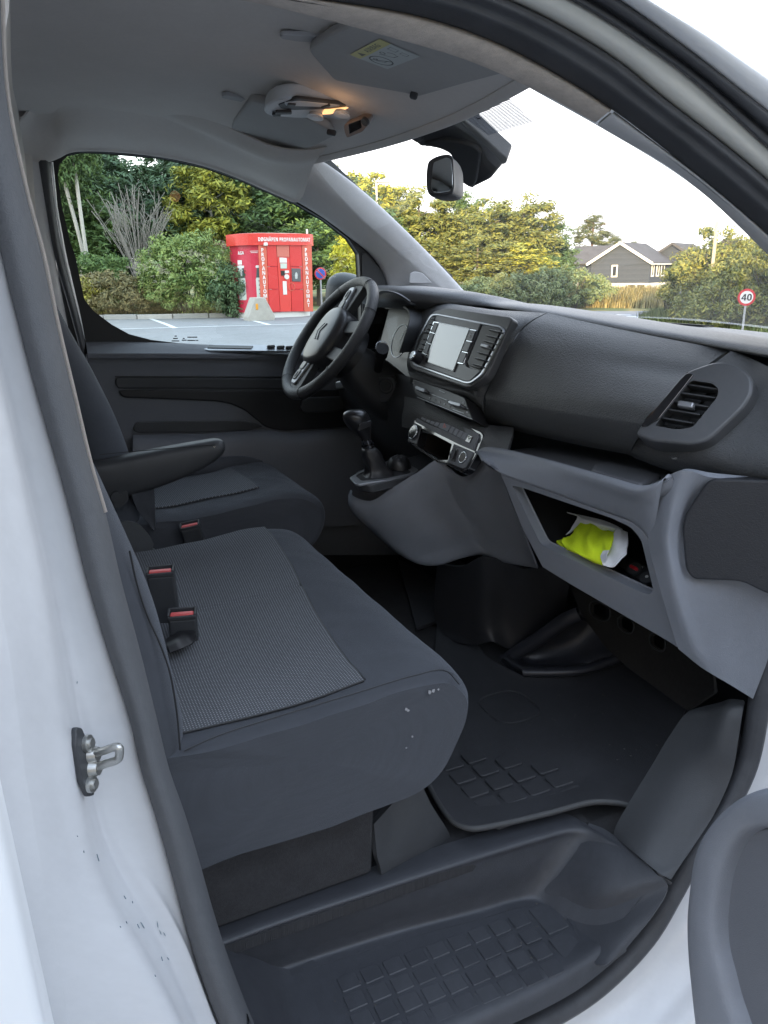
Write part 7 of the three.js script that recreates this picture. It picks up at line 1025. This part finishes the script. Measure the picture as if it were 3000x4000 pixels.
// bare pale shrub: stems fanning from one root
{ reseed(51); const p = at(306, 31), t = thing('bare_shrub', 'bare pale shrub with stems fanning upwards', 'shrub', null, [p.x, p.y, p.z], -yaw); const g = []; for (let i = 0; i < 46; i++) { const a = rr(-0.52, 0.52), b = rr(-0.4, 0.4), L = rr(2.6, 3.9) * (1 - Math.abs(a) * 0.22), k = rr(-0.1, 0.1); const x = Math.sin(a), y = Math.cos(a); g.push(tube([V(k * 0.6, 0.7, 0), V(x * L * 0.33 + k, 0.7 + y * L * 0.45, b * 0.5), V(x * L * 0.72 + k, 0.7 + y * L * 0.80, b), V(x * L * 1.0 + rr(-0.15, 0.2), 0.7 + y * L + rr(-0.1, 0.2), b * 1.4)], rr(0.007, 0.014), { n: 10, s: 5 })); for (let j = 0; j < 2; j++) { const q = rr(0.5, 0.85), bx = x * L * q, by = 0.7 + y * L * q; g.push(tube([V(bx, by, b * q), V(bx + rr(-0.25, 0.25) + x * 0.2, by + rr(0.3, 0.6), b * q), V(bx + rr(-0.35, 0.35) + x * 0.35, by + rr(0.6, 1.0), b)], 0.007, { n: 5, s: 4 })); } } mesh('stem', merge(g), mapped([0.27, 0.255, 0.235], 0.2, 304, 3, 0.95), t); }
// shrubs and field beyond the road
for (const [px, d, py, w, s, c1, c2, lab] of [[1120, 40, 588, 3.4, 61, [0.109, 0.160, 0.072], [0.217, 0.246, 0.102], 'grey-green shrub at the left of the field'], [1175, 41, 578, 3.2, 62, [0.102, 0.160, 0.072], [0.217, 0.261, 0.102], 'leafy shrub standing in the field'], [1235, 42, 570, 3.6, 63, [0.109, 0.174, 0.080], [0.232, 0.275, 0.116], 'tall shrub hiding the corner of the grey house'], [1060, 41, 600, 3.2, 64, [0.094, 0.145, 0.065], [0.189, 0.232, 0.087], 'shrub behind the dashboard hood'], [1010, 39, 612, 2.6, 65, [0.094, 0.145, 0.065], [0.189, 0.232, 0.087], 'low shrub at the foot of the trees'], [1285, 44, 610, 2.0, 67, [0.102, 0.160, 0.072], [0.217, 0.246, 0.102], 'small shrub in front of the white cellar wall']])
  bush('shrub', px, d, py, w, 2, { clumps: 90, leaves: 90, cr: 0.32, leaf: 0.09, hollow: 0.4, c1, c2, s }, lab, 'shrubs in the field');
{ const rowB = [[1560, 31, 476, 3.8, 71, 'tall sunlit bush behind the speed limit sign, topped with yellow leaves'], [1640, 29.5, 520, 3.4, 72, 'dense green bush right behind the speed limit sign'], [1500, 33, 545, 2.4, 73, 'yellow-green bush beside the small blue sign'], [1600, 28, 600, 3.0, 74, 'dark low bush at the foot of the tall sunlit bush'], [1700, 28, 480, 4.0, 75, 'bush partly hidden by the passenger side pillar'], [1520, 30, 630, 1.8, 76, 'low leafy bush left of the speed limit sign']];
  for (const [px, d, py, w, s, lab] of rowB) bush('bush', px, d, py, w, 2.4, { clumps: 170, leaves: 105, cr: 0.34, leaf: 0.07, hollow: 0.45, c1: [0.080, 0.12, 0.035], c2: [0.28, 0.28, 0.065], s, fleck: 0.08 }, lab, 'bushes behind the speed limit sign'); }
// tall grass and weeds of the field and the verge
{
  const blades = (n, s, where, hh, c1, c2) => { reseed(s); const pos = [], nor = [], col = [], idx = []; for (let i = 0; i < n; i++) { const [x, z] = where(), y = HT(x, z) - 0.02, h = rr(hh[0], hh[1]), t = rr(0, 6.28), w = rr(0.012, 0.03), dx = Math.cos(t) * w, dz = Math.sin(t) * w, lx = rr(-0.25, 0.25) * h, lz = rr(-0.25, 0.25) * h, k = pos.length / 3, m = rnd(); pos.push(x - dx, y, z - dz, x + dx, y, z + dz, x + lx * 0.5, y + h * 0.6, z + lz * 0.5, x + lx, y + h, z + lz); for (let q = 0; q < 4; q++) { nor.push(-Math.sin(t) * 0.5, 0.8, Math.cos(t) * 0.5); col.push(lerp(c1[0], c2[0], m), lerp(c1[1], c2[1], m), lerp(c1[2], c2[2], m)); } idx.push(k, k + 1, k + 2, k + 2, k + 1, k + 3); }
    const g = new THREE.BufferGeometry(); g.setAttribute('position', new THREE.Float32BufferAttribute(pos, 3)); g.setAttribute('normal', new THREE.Float32BufferAttribute(nor, 3)); g.setAttribute('color', new THREE.Float32BufferAttribute(col, 3)); g.setIndex(idx); return g; };
  const poly = (pts) => { const g = pts.map(p => groundAt(p)); return () => { const u = rnd(), v = rnd(); const a = g[0].clone().lerp(g[1], u), b = g[3].clone().lerp(g[2], u); const p = a.lerp(b, v); return [p.x, p.z]; }; };
  const st = (geo, label) => { const m = solo('tall_grass', geo, M.leaf, label, 'grass'); m.userData.kind = 'stuff'; return m; };
  st(blades(26000, 81, poly([[1090, 660], [1440, 666], [1480, 640], [1060, 640]]), [0.3, 0.85], [0.20, 0.19, 0.06], [0.50, 0.40, 0.17]), 'dry yellow grass and weeds of the field beyond the road');
  st(blades(16000, 82, poly([[1375, 694], [1659, 738], [1659, 708], [1420, 678]]), [0.15, 0.45], [0.09, 0.14, 0.035], [0.20, 0.22, 0.06]), 'green verge grass around the speed limit sign');
  st(blades(6000, 83, poly([[1440, 685], [1600, 716], [1620, 690], [1440, 668]]), [0.6, 1.4], [0.13, 0.13, 0.05], [0.30, 0.22, 0.12]), 'tall brown seed heads between the signs');
  st(blades(9000, 84, poly([[120, 684], [530, 679], [540, 668], [100, 668]]), [0.1, 0.35], [0.07, 0.10, 0.03], [0.18, 0.16, 0.06]), 'rough grass behind the granite kerb');
}

// ================= red propane kiosk =================
{
  const A = groundAt([541, 689]), Bq = groundAt([693, 682]), al = V(Bq.x - A.x, 0, Bq.z - A.z), W = al.length(); al.normalize();
  const nF = V(-al.z, 0, al.x); if (nF.dot(EYE.clone().sub(A)) < 0) nF.negate();
  const o = A.clone().lerp(Bq, 0.5), k = thing('gas_kiosk', 'red self-service propane kiosk with white lettering and bottle pictures', 'kiosk', null, [0, 0, 0]);
  const pF = plane(A.clone(), nF), yb = o.y, F = (x, y, d = 0) => U(zj(x, y), up(pF, d));
  const H = F(700, 160).y - yb, wl = (s, d, y) => o.clone().addScaledVector(al, s * W / 2).addScaledVector(nF, d).setY(yb + y);
  // plan with rounded ends
  const plan = (gr) => { const hw = W / 2 + gr, dp = 1.25, r = 0.75, pts = []; for (let i = 0; i <= 10; i++) { const t = i / 10 * Math.PI / 2; pts.push([-hw + r - Math.sin(t) * r, -r + Math.cos(t) * r + gr]); } pts.push([-hw, -dp], [hw, -dp]); for (let i = 0; i <= 10; i++) { const t = i / 10 * Math.PI / 2; pts.push([hw - r + Math.cos(t) * r, -r + Math.sin(t) * r + gr]); } return pts; };
  const prism = (gr, y0, y1) => { const s = new THREE.Shape(plan(gr).map(p => new THREE.Vector2(p[0], -p[1]))), g = new THREE.ExtrudeGeometry(s, { depth: y1 - y0, bevelEnabled: false, curveSegments: 4 }); g.applyMatrix4(new THREE.Matrix4().makeBasis(al, nF.clone().negate(), V(0, 1, 0)).setPosition(o.x, yb + y0, o.z)); return g; };
  const red = mapped([0.66, 0.035, 0.035], 0.05, 401, 1, 0.35), red2 = mapped([0.72, 0.055, 0.045], 0.05, 402, 1, 0.35), pink = mapped([0.60, 0.03, 0.07], 0.04, 403, 1, 0.35), orange = mapped([0.66, 0.13, 0.08], 0.05, 404, 1, 0.4), white = mapped([0.75, 0.76, 0.74], 0.06, 405, 1, 0.5);
  mesh('plinth', prism(-0.05, 0, 0.16), white, k); mesh('body', prism(0, 0.16, H - 0.30), pink, k); mesh('crown_band', prism(0.09, H - 0.32, H), red2, k); mesh('roof', prism(-0.1, H, H + 0.02), white, k);
  const pan = (name, q, mat, d, r = 0) => mesh(name, slab(onP(up(pF, d), q, zj), up(pF, d), d + 0.02, { b: 0.006, r }), mat, k);
  const grid = [[405, 262, 435, 935], [490, 262, 515, 938], [585, 262, 625, 940], [715, 262, 740, 940], [838, 262, 862, 938], [940, 266, 955, 935]];
  const colX = (i, y) => lerp(grid[i][0], grid[i][2], (y - 262) / 675), cell = (i, y0, y1) => [[colX(i, y0) + 2, y0], [colX(i + 1, y0) - 2, y0], [colX(i + 1, y1) - 2, y1], [colX(i, y1) + 2, y1]];
  pan('letter_panel', cell(0, 262, 937), orange, 0.02); pan('letter_panel', cell(4, 262, 937), orange, 0.02);
  for (const i of [1, 3]) for (const [a, b] of [[264, 486], [492, 712], [718, 936]]) pan('locker_door', cell(i, a, b), red, 0.03);
  pan('terminal_panel', cell(2, 264, 392), mapped([0.60, 0.16, 0.12], 0.05, 406, 1, 0.4), 0.03); pan('terminal_panel', cell(2, 396, 937), red2, 0.028);
  pan('notice', [[618, 398], [690, 402], [692, 450], [622, 450]], white, 0.045); pan('notice', [[625, 456], [692, 456], [692, 508], [630, 508]], mapped([0.55, 0.62, 0.55], 0.08, 407, 2, 0.5), 0.045);
  pan('screen', [[630, 528], [668, 530], [670, 580], [636, 578]], M.black, 0.05); pan('card_reader', [[674, 528], [712, 528], [712, 552], [674, 556]], white, 0.07);
  { const c = F(688, 590, 0.06); mesh('coin_slot', cyl(0.07, 0.07, 0.06, c, nF), white, k); }
  pan('notice', [[650, 634], [688, 634], [694, 768], [656, 768]], white, 0.045);
  pan('display_window', [[738, 506], [828, 508], [832, 640], [744, 636]], mapped([0.10, 0.10, 0.11], 0.1, 408, 2, 0.3), 0.05); pan('bottle_icon', [[778, 545], [792, 545], [800, 575], [796, 612], [774, 612], [770, 575]], mapped([0.5, 0.52, 0.5], 0.1, 409, 2, 0.5), 0.054, 0.02);
  { const c = F(735, 690, 0.034); mesh('ring_mark', new THREE.TorusGeometry(0.11, 0.012, 6, 30).applyQuaternion(new THREE.Quaternion().setFromUnitVectors(V(0, 0, 1), nF)).translate(c.x, c.y, c.z), orange, k); }
  mesh('camera', bar(F(460, 266, 0.08), F(495, 264, 0.08), 0.09, 0.10, V(0, 1, 0), 0.02), white, k);
  mesh('vent_pipe', cyl(0.03, 0.03, 0.3, F(893, 168, -0.4), V(0, 1, 0)), white, k);
  // lettering
  const font = await new FontLoader().loadAsync('fonts/droid/droid_sans_bold.typeface.json');
  const lay = (txt, h, c, right, nrm, ext = 1) => { const g = new TextGeometry(txt, { font, size: h, depth: 0.006, curveSegments: 3, bevelEnabled: false }); g.computeBoundingBox(); const b = g.boundingBox; g.translate(-(b.min.x + b.max.x) / 2, -(b.min.y + b.max.y) / 2, 0); g.scale(ext, 1, 1); g.applyMatrix4(new THREE.Matrix4().makeBasis(right, V(0, 1, 0), nrm).setPosition(c)); return g; };
  const rgt = al.clone(); const wht = std([0.85, 0.85, 0.83], 0.5);
  for (const [x0, x1] of [[446, 480], [880, 906]]) 'PROPANAUTOMAT'.split('').forEach((ch, i) => mesh('letter', lay(ch, 0.105, F(lerp(x0, x1, i / 12), lerp(322, 872, i / 12), 0.024), rgt, nF), wht, k));
  { const t = lay('DØGNÅPEN PROPANAUTOMAT', 0.105, F(668, 215, 0.094), rgt, nF, 0.78); mesh('header_lettering', t, wht, k); }
  // logo and bottle pictures printed on the rounded corners (placed on the curve)
  const hw = W / 2, R = 0.75, onC = (sgn, t, y, d = 0) => { const a = t * RAD, c = o.clone().addScaledVector(al, sgn * (hw - R)).addScaledVector(nF, -R); const n = nF.clone().multiplyScalar(Math.cos(a)).addScaledVector(al, sgn * Math.sin(a)); const p = c.addScaledVector(n, R + d).setY(yb + y); const r = al.clone().multiplyScalar(Math.cos(a)).addScaledVector(nF, -sgn * Math.sin(a)); return { p, n, r }; };
  { const q = onC(-1, 10, H - 0.50, 0.004); mesh('logo_lettering', lay('AGA', 0.10, q.p, q.r, q.n), wht, k); const q2 = onC(-1, 36, H - 0.50, 0.004); mesh('small_print', merge([rboxAt(q2, 0.24, 0.015, 0.02), rboxAt(q2, 0.20, 0.015, -0.02)]), wht, k); const q3 = onC(1, 20, H - 0.52, 0.004); mesh('small_print', merge([rboxAt(q3, 0.2, 0.015, 0.02), rboxAt(q3, 0.24, 0.015, -0.02)]), wht, k); const q4 = onC(-1, 70, H - 0.52, 0.004); mesh('logo_lettering', lay('AGA', 0.09, q4.p, q4.r, q4.n), wht, k); const q5 = onC(-1, 76, H - 0.78, 0.004); mesh('small_print', merge([rboxAt(q5, 0.2, 0.12, 0), rboxAt(q5, 0.22, 0.03, -0.15), rboxAt(q5, 0.22, 0.03, -0.22)]), wht, k); }
  function rboxAt(q, w, h, dy) { const g = new RoundedBoxGeometry(w, h, 0.004, 1, 0.001); g.applyMatrix4(new THREE.Matrix4().makeBasis(q.r, V(0, 1, 0), q.n).setPosition(q.p.clone().add(V(0, dy, 0)))); return g; }
  const wrapRect = (sgn, t0, t1, prof, d) => { const rows = prof.map(([y, s]) => { const m = (t0 + t1) / 2, h = (t1 - t0) / 2 * s, r = []; for (let i = 0; i <= 6; i++) { const q = onC(sgn, m - h + 2 * h * i / 6, y, d); r.push(q.p); } return r; }); return patch(rows, { nu: 8, nv: 20, th: 0.003, linV: 1, linU: 1 }); };
  for (const [sgn, t0, t1] of [[-1, 2, 36], [1, 6, 40], [-1, 62, 88]]) {
    mesh('bottle_picture', wrapRect(sgn, t0, t1, [[0.52, 0.85], [0.56, 1], [1.10, 1], [1.16, 0.9]], 0.005), mapped([0.62, 0.70, 0.64], 0.05, 410, 2, 0.5), k);
    mesh('bottle_collar', wrapRect(sgn, t0 + 1, t1 - 1, [[1.15, 1], [1.42, 0.85]], 0.007), mapped([0.05, 0.09, 0.09], 0.1, 411, 2, 0.5), k);
    mesh('bottle_valve', wrapRect(sgn, t0 + 8, t1 - 8, [[1.20, 1], [1.50, 0.9]], 0.009), white, k); mesh('bottle_top', wrapRect(sgn, t0 + 1, t1 - 1, [[1.42, 0.95], [1.47, 1.0], [1.49, 0.9]], 0.010), white, k);
    for (let i = 0; i < 4; i++) for (const s of [-1, 1]) { const m = (t0 + t1) / 2, y = 0.66 + i * 0.12; const a = onC(sgn, m + s * 2, y - 0.03, 0.009), b = onC(sgn, m + s * 11, y + 0.05, 0.009); mesh('bottle_stripe', bar(a.p, b.p, 0.035, 0.003, V(0, 1, 0), 0.001), mapped([0.16, 0.24, 0.22], 0.1, 412, 2, 0.5), k); }
  }
  // concrete block in front
  const bp = groundAt(zj(412, 1022)), cb = thing('concrete_block', 'tapered pale concrete block in front of the red kiosk', 'concrete block', null, [bp.x, bp.y, bp.z], Math.atan2(nF.x, nF.z) - 0.1);
  const bl = new THREE.Shape([[-0.36, 0], [0.36, 0], [0.38, 0.10], [0.12, 0.60], [-0.14, 0.60], [-0.36, 0.10]].map(p => new THREE.Vector2(...p)));
  mesh('block', new THREE.ExtrudeGeometry(bl, { depth: 0.5, bevelEnabled: true, bevelSize: 0.02, bevelThickness: 0.02, bevelSegments: 2 }).translate(0, 0, -0.25), mapped([0.42, 0.40, 0.36], 0.16, 421, 2, 0.95), cb);
  mesh('reflector', rbox(0.07, 0.16, 0.02, -0.12, 0.38, 0.275, 0.01), std([0.75, 0.33, 0.03], 0.4), cb);
}
// ================= signs and posts =================
function post(p, h, r, lean = 0) { return tube([V(0, 0, 0), V(lean * 0.5, h / 2, 0), V(lean, h, 0)], r, { n: 8, s: 10 }); }
const galv = mapped([0.42, 0.43, 0.44], 0.12, 431, 2, 0.5, { metalness: 0.3 });
{ // speed limit sign
  const p = groundAt([1601, 736]), toEye = Math.atan2(EYE.x - p.x, EYE.z - p.z), dist = Math.hypot(EYE.x - p.x, EYE.z - p.z), c = far([1613, 642], dist), s = thing('speed_sign', 'round speed limit sign with a red ring, reading 40, on a grey post', 'road sign', null, [p.x, p.y, p.z], toEye + 0.12), h = c.y - p.y, r = 15.6 / FOC * dist;
  mesh('post', post(p, h + r * 0.9, 0.03), galv, s);
  const disc = (rad, z, m, n) => mesh(n, new THREE.CylinderGeometry(rad, rad, 0.012, 40).rotateX(Math.PI / 2).translate(0, h, z), m, s);
  disc(r, 0.045, std([0.62, 0.03, 0.04], 0.4), 'red_ring'); disc(r * 0.74, 0.050, std([0.80, 0.80, 0.80], 0.45), 'white_face');
  const font = await new FontLoader().loadAsync('fonts/droid/droid_sans_bold.typeface.json'), t = new TextGeometry('40', { font, size: r * 0.78, depth: 0.006, curveSegments: 5 }); t.computeBoundingBox(); const b = t.boundingBox; t.translate(-(b.min.x + b.max.x) / 2, h - (b.min.y + b.max.y) / 2, 0.055); mesh('number', t, std([0.02, 0.02, 0.025], 0.5), s);
}
{ // no stopping sign behind the kiosk
  const d = 27, p = at(694, d), c = far([693, 591], d), s = thing('parking_sign', 'round blue and red no-stopping sign on a post behind the kiosk', 'road sign', null, [p.x, p.y, p.z], Math.atan2(EYE.x - p.x, EYE.z - p.z)), h = c.y - p.y, r = 22 / 1.81 / FOC * d * 1.0 * 1.0;
  mesh('post', post(p, h + 0.2, 0.03), galv, s); for (const [q, z, m, n] of [[r, 0.04, std([0.6, 0.05, 0.06], 0.4), 'red_ring'], [r * 0.78, 0.046, std([0.04, 0.12, 0.5], 0.4), 'blue_face']]) mesh(n, new THREE.CylinderGeometry(q, q, 0.012, 30).rotateX(Math.PI / 2).translate(0, h, z), m, s); mesh('red_bar', bar(V(-r * 0.6, h + r * 0.6, 0.056), V(r * 0.6, h - r * 0.6, 0.056), r * 0.22, 0.006, V(0, 1, 0), 0.002), std([0.6, 0.05, 0.06], 0.4), s);
}
{ // small blue sign on a post, wooden stake, tall pole, fence, lamp
  const d = 31, p = standAt(zn(905, 670), d), s = thing('blue_sign', 'small pale blue board on a thin grey post beside the verge', 'sign', null, [p.x, p.y, p.z], Math.atan2(EYE.x - p.x, EYE.z - p.z)); const tp = far(zn(936, 440), d); mesh('post', tube([V(0, 0, 0), V((936 - 905) * 0.2667 / FOC * d, tp.y - p.y, 0)], 0.03, { n: 4, s: 8 }), galv, s); const bc = far(zn(955, 562), d); mesh('board', rbox(0.26, 0.34, 0.02, 0.20, bc.y - p.y, 0.04, 0.01), std([0.25, 0.55, 0.68], 0.5), s);
  const w = standAt(zn(985, 560), 32), ws = thing('wooden_stake', 'pale wooden stake standing in the yellow-green bush', 'stake', null, [w.x, w.y, w.z]); mesh('stake', rbox(0.16, far(zn(990, 390), 30).y - w.y, 0.08, 0, (far(zn(990, 390), 30).y - w.y) / 2, 0, 0.01), mapped([0.45, 0.33, 0.20], 0.2, 432, 4, 0.9), ws);
  const u = standAt([1528, 690], 30), us = thing('utility_pole', 'thin pale leaning pole rising out of the tall bush', 'pole', null, [u.x, u.y, u.z]); const ut = far([1549, 478], 29.3); mesh('shaft', tube([V(0, 0, 0), ut.clone().sub(u)], 0.055, { n: 4, s: 10 }), mapped([0.52, 0.46, 0.36], 0.2, 433, 2, 0.9), us);
  const l = at(817, 46), ls = thing('street_lamp', 'grey street lamp standing among the yellow birches', 'street lamp', null, [l.x, l.y, l.z], -yaw), lh = topH(392, 46, l); mesh('pole', post(l, lh, 0.07), galv, ls); mesh('lamp_head', rbox(0.8, 0.14, 0.28, 0.35, lh, 0, 0.05), galv, ls);
  // metal barrier fence
  const f0 = groundAt([1112, 660]), f1 = groundAt([1182, 658]), fl = thing('metal_fence', 'grey metal barrier fence at the edge of the field', 'fence'); const dir = f1.clone().sub(f0), n = 8; for (let i = 0; i <= n; i++) { const q = f0.clone().addScaledVector(dir, i / n); mesh('upright', new THREE.CylinderGeometry(0.018, 0.018, 1.0, 8).translate(q.x, q.y + 0.5, q.z), galv, fl); } for (const y of [0.15, 0.98]) mesh('rail', tube([f0.clone().add(V(0, y, 0)), f0.clone().lerp(f1, 0.5).add(V(0, y, 0)), f1.clone().add(V(0, y, 0))], 0.022, { n: 8, s: 8 }), galv, fl);
}
// ================= grey wooden house beyond the field =================
function house(o) {
  const t = thing(o.name ?? 'house', o.label, 'house', o.group, [o.p.x, o.p.y, o.p.z], o.turn), W = o.w, E = o.eave, R = o.ridge, L = o.len, base = o.base ?? 1.15;
  const clad = [434, 435, 436].map((s, i) => mapped([[0.050, 0.062, 0.085], [0.046, 0.058, 0.080], [0.055, 0.067, 0.091]][i], 0.12, s, 1, 0.85)), wht = mapped([0.72, 0.72, 0.70], 0.08, 437, 1, 0.7), roof = mapped([0.075, 0.075, 0.08], 0.2, 438, 1, 0.9), pane = std([0.03, 0.035, 0.045], 0.1);
  mesh('cellar_wall', new THREE.BoxGeometry(W - 0.1, base, L - 0.1).translate(0, base / 2, -L / 2), wht, t);
  // cladding boards: gable end and the long right wall
  mesh('core', (() => { const s = new THREE.Shape([[-W / 2 + 0.05, base], [W / 2 - 0.05, base], [W / 2 - 0.05, E], [0, R - 0.06], [-W / 2 + 0.05, E]].map(p => new THREE.Vector2(...p))); return new THREE.ExtrudeGeometry(s, { depth: L - 0.1, bevelEnabled: false }).translate(0, 0, -L + 0.05); })(), clad[1], t);
  if (o.full) { const bh = 0.2; let i = 0; for (let y = base; y < R - 0.2; y += bh, i++) { const k = y + bh / 2 < E ? W / 2 : W / 2 * (R - y - bh) / (R - E); if (k < 0.15) break; mesh('cladding_board', new THREE.BoxGeometry(2 * k, bh - 0.015, 0.03).translate(0, y + bh / 2, -0.03 + (i % 2) * 0.004), clad[i % 3], t); if (y + bh < E) mesh('cladding_board', new THREE.BoxGeometry(0.03, bh - 0.015, L).translate(W / 2 - 0.03, y + bh / 2, -L / 2), clad[(i + 1) % 3], t); } }
  const win = (x, y, w, h, side) => { const g = sub('window', t); const put = (q) => side ? q.rotateY(Math.PI / 2).translate(W / 2, 0, x) : q.translate(x, 0, 0); mesh('frame', put(merge([new THREE.BoxGeometry(w + 0.3, 0.14, 0.08).translate(0, y + h / 2 + 0.07, 0.02), new THREE.BoxGeometry(w + 0.3, 0.14, 0.08).translate(0, y - h / 2 - 0.07, 0.02), new THREE.BoxGeometry(0.14, h, 0.08).translate(-w / 2 - 0.07, y, 0.02), new THREE.BoxGeometry(0.14, h, 0.08).translate(w / 2 + 0.07, y, 0.02)])), wht, g); mesh('pane', put(new THREE.BoxGeometry(w, h, 0.02).translate(0, y, 0.015)), pane, g); };
  for (const a of o.wins ?? []) win(...a);
  const th = Math.atan2(R - E, W / 2), sl = Math.hypot(R - E, W / 2) + 0.45;
  for (const s of [-1, 1]) { const g = new THREE.BoxGeometry(sl, 0.14, L + 0.7); g.translate(sl / 2, 0, 0); g.rotateZ(-th); if (s < 0) g.scale(-1, 1, 1); g.translate(0, R + 0.05, -L / 2 + 0.05); if (s < 0) { const ix = g.index.array; for (let i = 0; i < ix.length; i += 3) [ix[i + 1], ix[i + 2]] = [ix[i + 2], ix[i + 1]]; g.computeVertexNormals(); } mesh('roof_slope', g, roof, t);
    const b = new THREE.BoxGeometry(sl + 0.02, 0.30, 0.06); b.translate(sl / 2, 0, 0); b.rotateZ(-th * 1); if (s < 0) { b.scale(-1, 1, 1); const ix = b.index.array; for (let i = 0; i < ix.length; i += 3) [ix[i + 1], ix[i + 2]] = [ix[i + 2], ix[i + 1]]; b.computeVertexNormals(); } b.translate(0, R + 0.0, 0.42); mesh('barge_board', b, o.full ? wht : roof, t); }
  mesh('gutter', new THREE.BoxGeometry(0.12, 0.12, L + 0.6).translate(W / 2 + 0.42, E - 0.28, -L / 2), wht, t);
  if (o.chim) mesh('chimney', new THREE.BoxGeometry(0.9, 1.2, 0.7).translate(o.chim, R + 0.1, -L * 0.4), mapped([0.25, 0.10, 0.07], 0.2, 439, 2, 0.9), t);
  return t;
}
{
  const d = 100, p = standAt([1335, 628], d), toE = Math.atan2(EYE.x - p.x, EYE.z - p.z);
  const W = 120 / FOC * d;
  const hs = house({ full: 1, p, turn: toE - 0.36, w: W, eave: 3.35, ridge: 5.5, len: 8, label: 'grey clad house with white barge boards and a white cellar wall', group: null, chim: 0, base: 0.95,
    wins: [[-0.6, 2.35, 0.45, 1.1], [1.6, 0.45, 0.9, 0.6], [2.7, 0.45, 0.9, 0.6], [-1.0, 2.35, 0.5, 1.1, 1], [-2.8, 2.35, 0.6, 1.1, 1], [-4.6, 2.35, 0.9, 1.1, 1]] });
  const ax = V(Math.sin(hs.rotation.y), 0, Math.cos(hs.rotation.y)), rt = V(Math.cos(hs.rotation.y), 0, -Math.sin(hs.rotation.y));
  const p2 = p.clone().addScaledVector(ax, -8.5).addScaledVector(rt, 3.4), p3 = p.clone().addScaledVector(ax, -17).addScaledVector(rt, 7.5), p4 = p.clone().addScaledVector(ax, -4).addScaledVector(rt, -2.2);
  house({ p: p2, turn: hs.rotation.y, w: 7, eave: 3.3, ridge: 5.5, len: 8, label: 'grey house joined behind the clad house, its dark roof stepping right', group: 'houses behind the clad house', base: 0.95, wins: [[-1.5, 2.2, 0.8, 1.1, 1], [-4, 2.2, 0.8, 1.1, 1]] });
  house({ p: p3, turn: hs.rotation.y, w: 7.5, eave: 3.8, ridge: 6.0, len: 9, label: 'dark roofed house farthest along the row', group: 'houses behind the clad house', base: 1, wins: [[-1.5, 2.4, 0.8, 1.1, 1]] });
  house({ p: p4, turn: hs.rotation.y + Math.PI / 2, w: 6, eave: 3.4, ridge: 5.3, len: 5, label: 'dark side wing of the grey house with a hipped roof', group: 'houses behind the clad house', base: 1, wins: [] });
}

renderer.render(scene, camera);
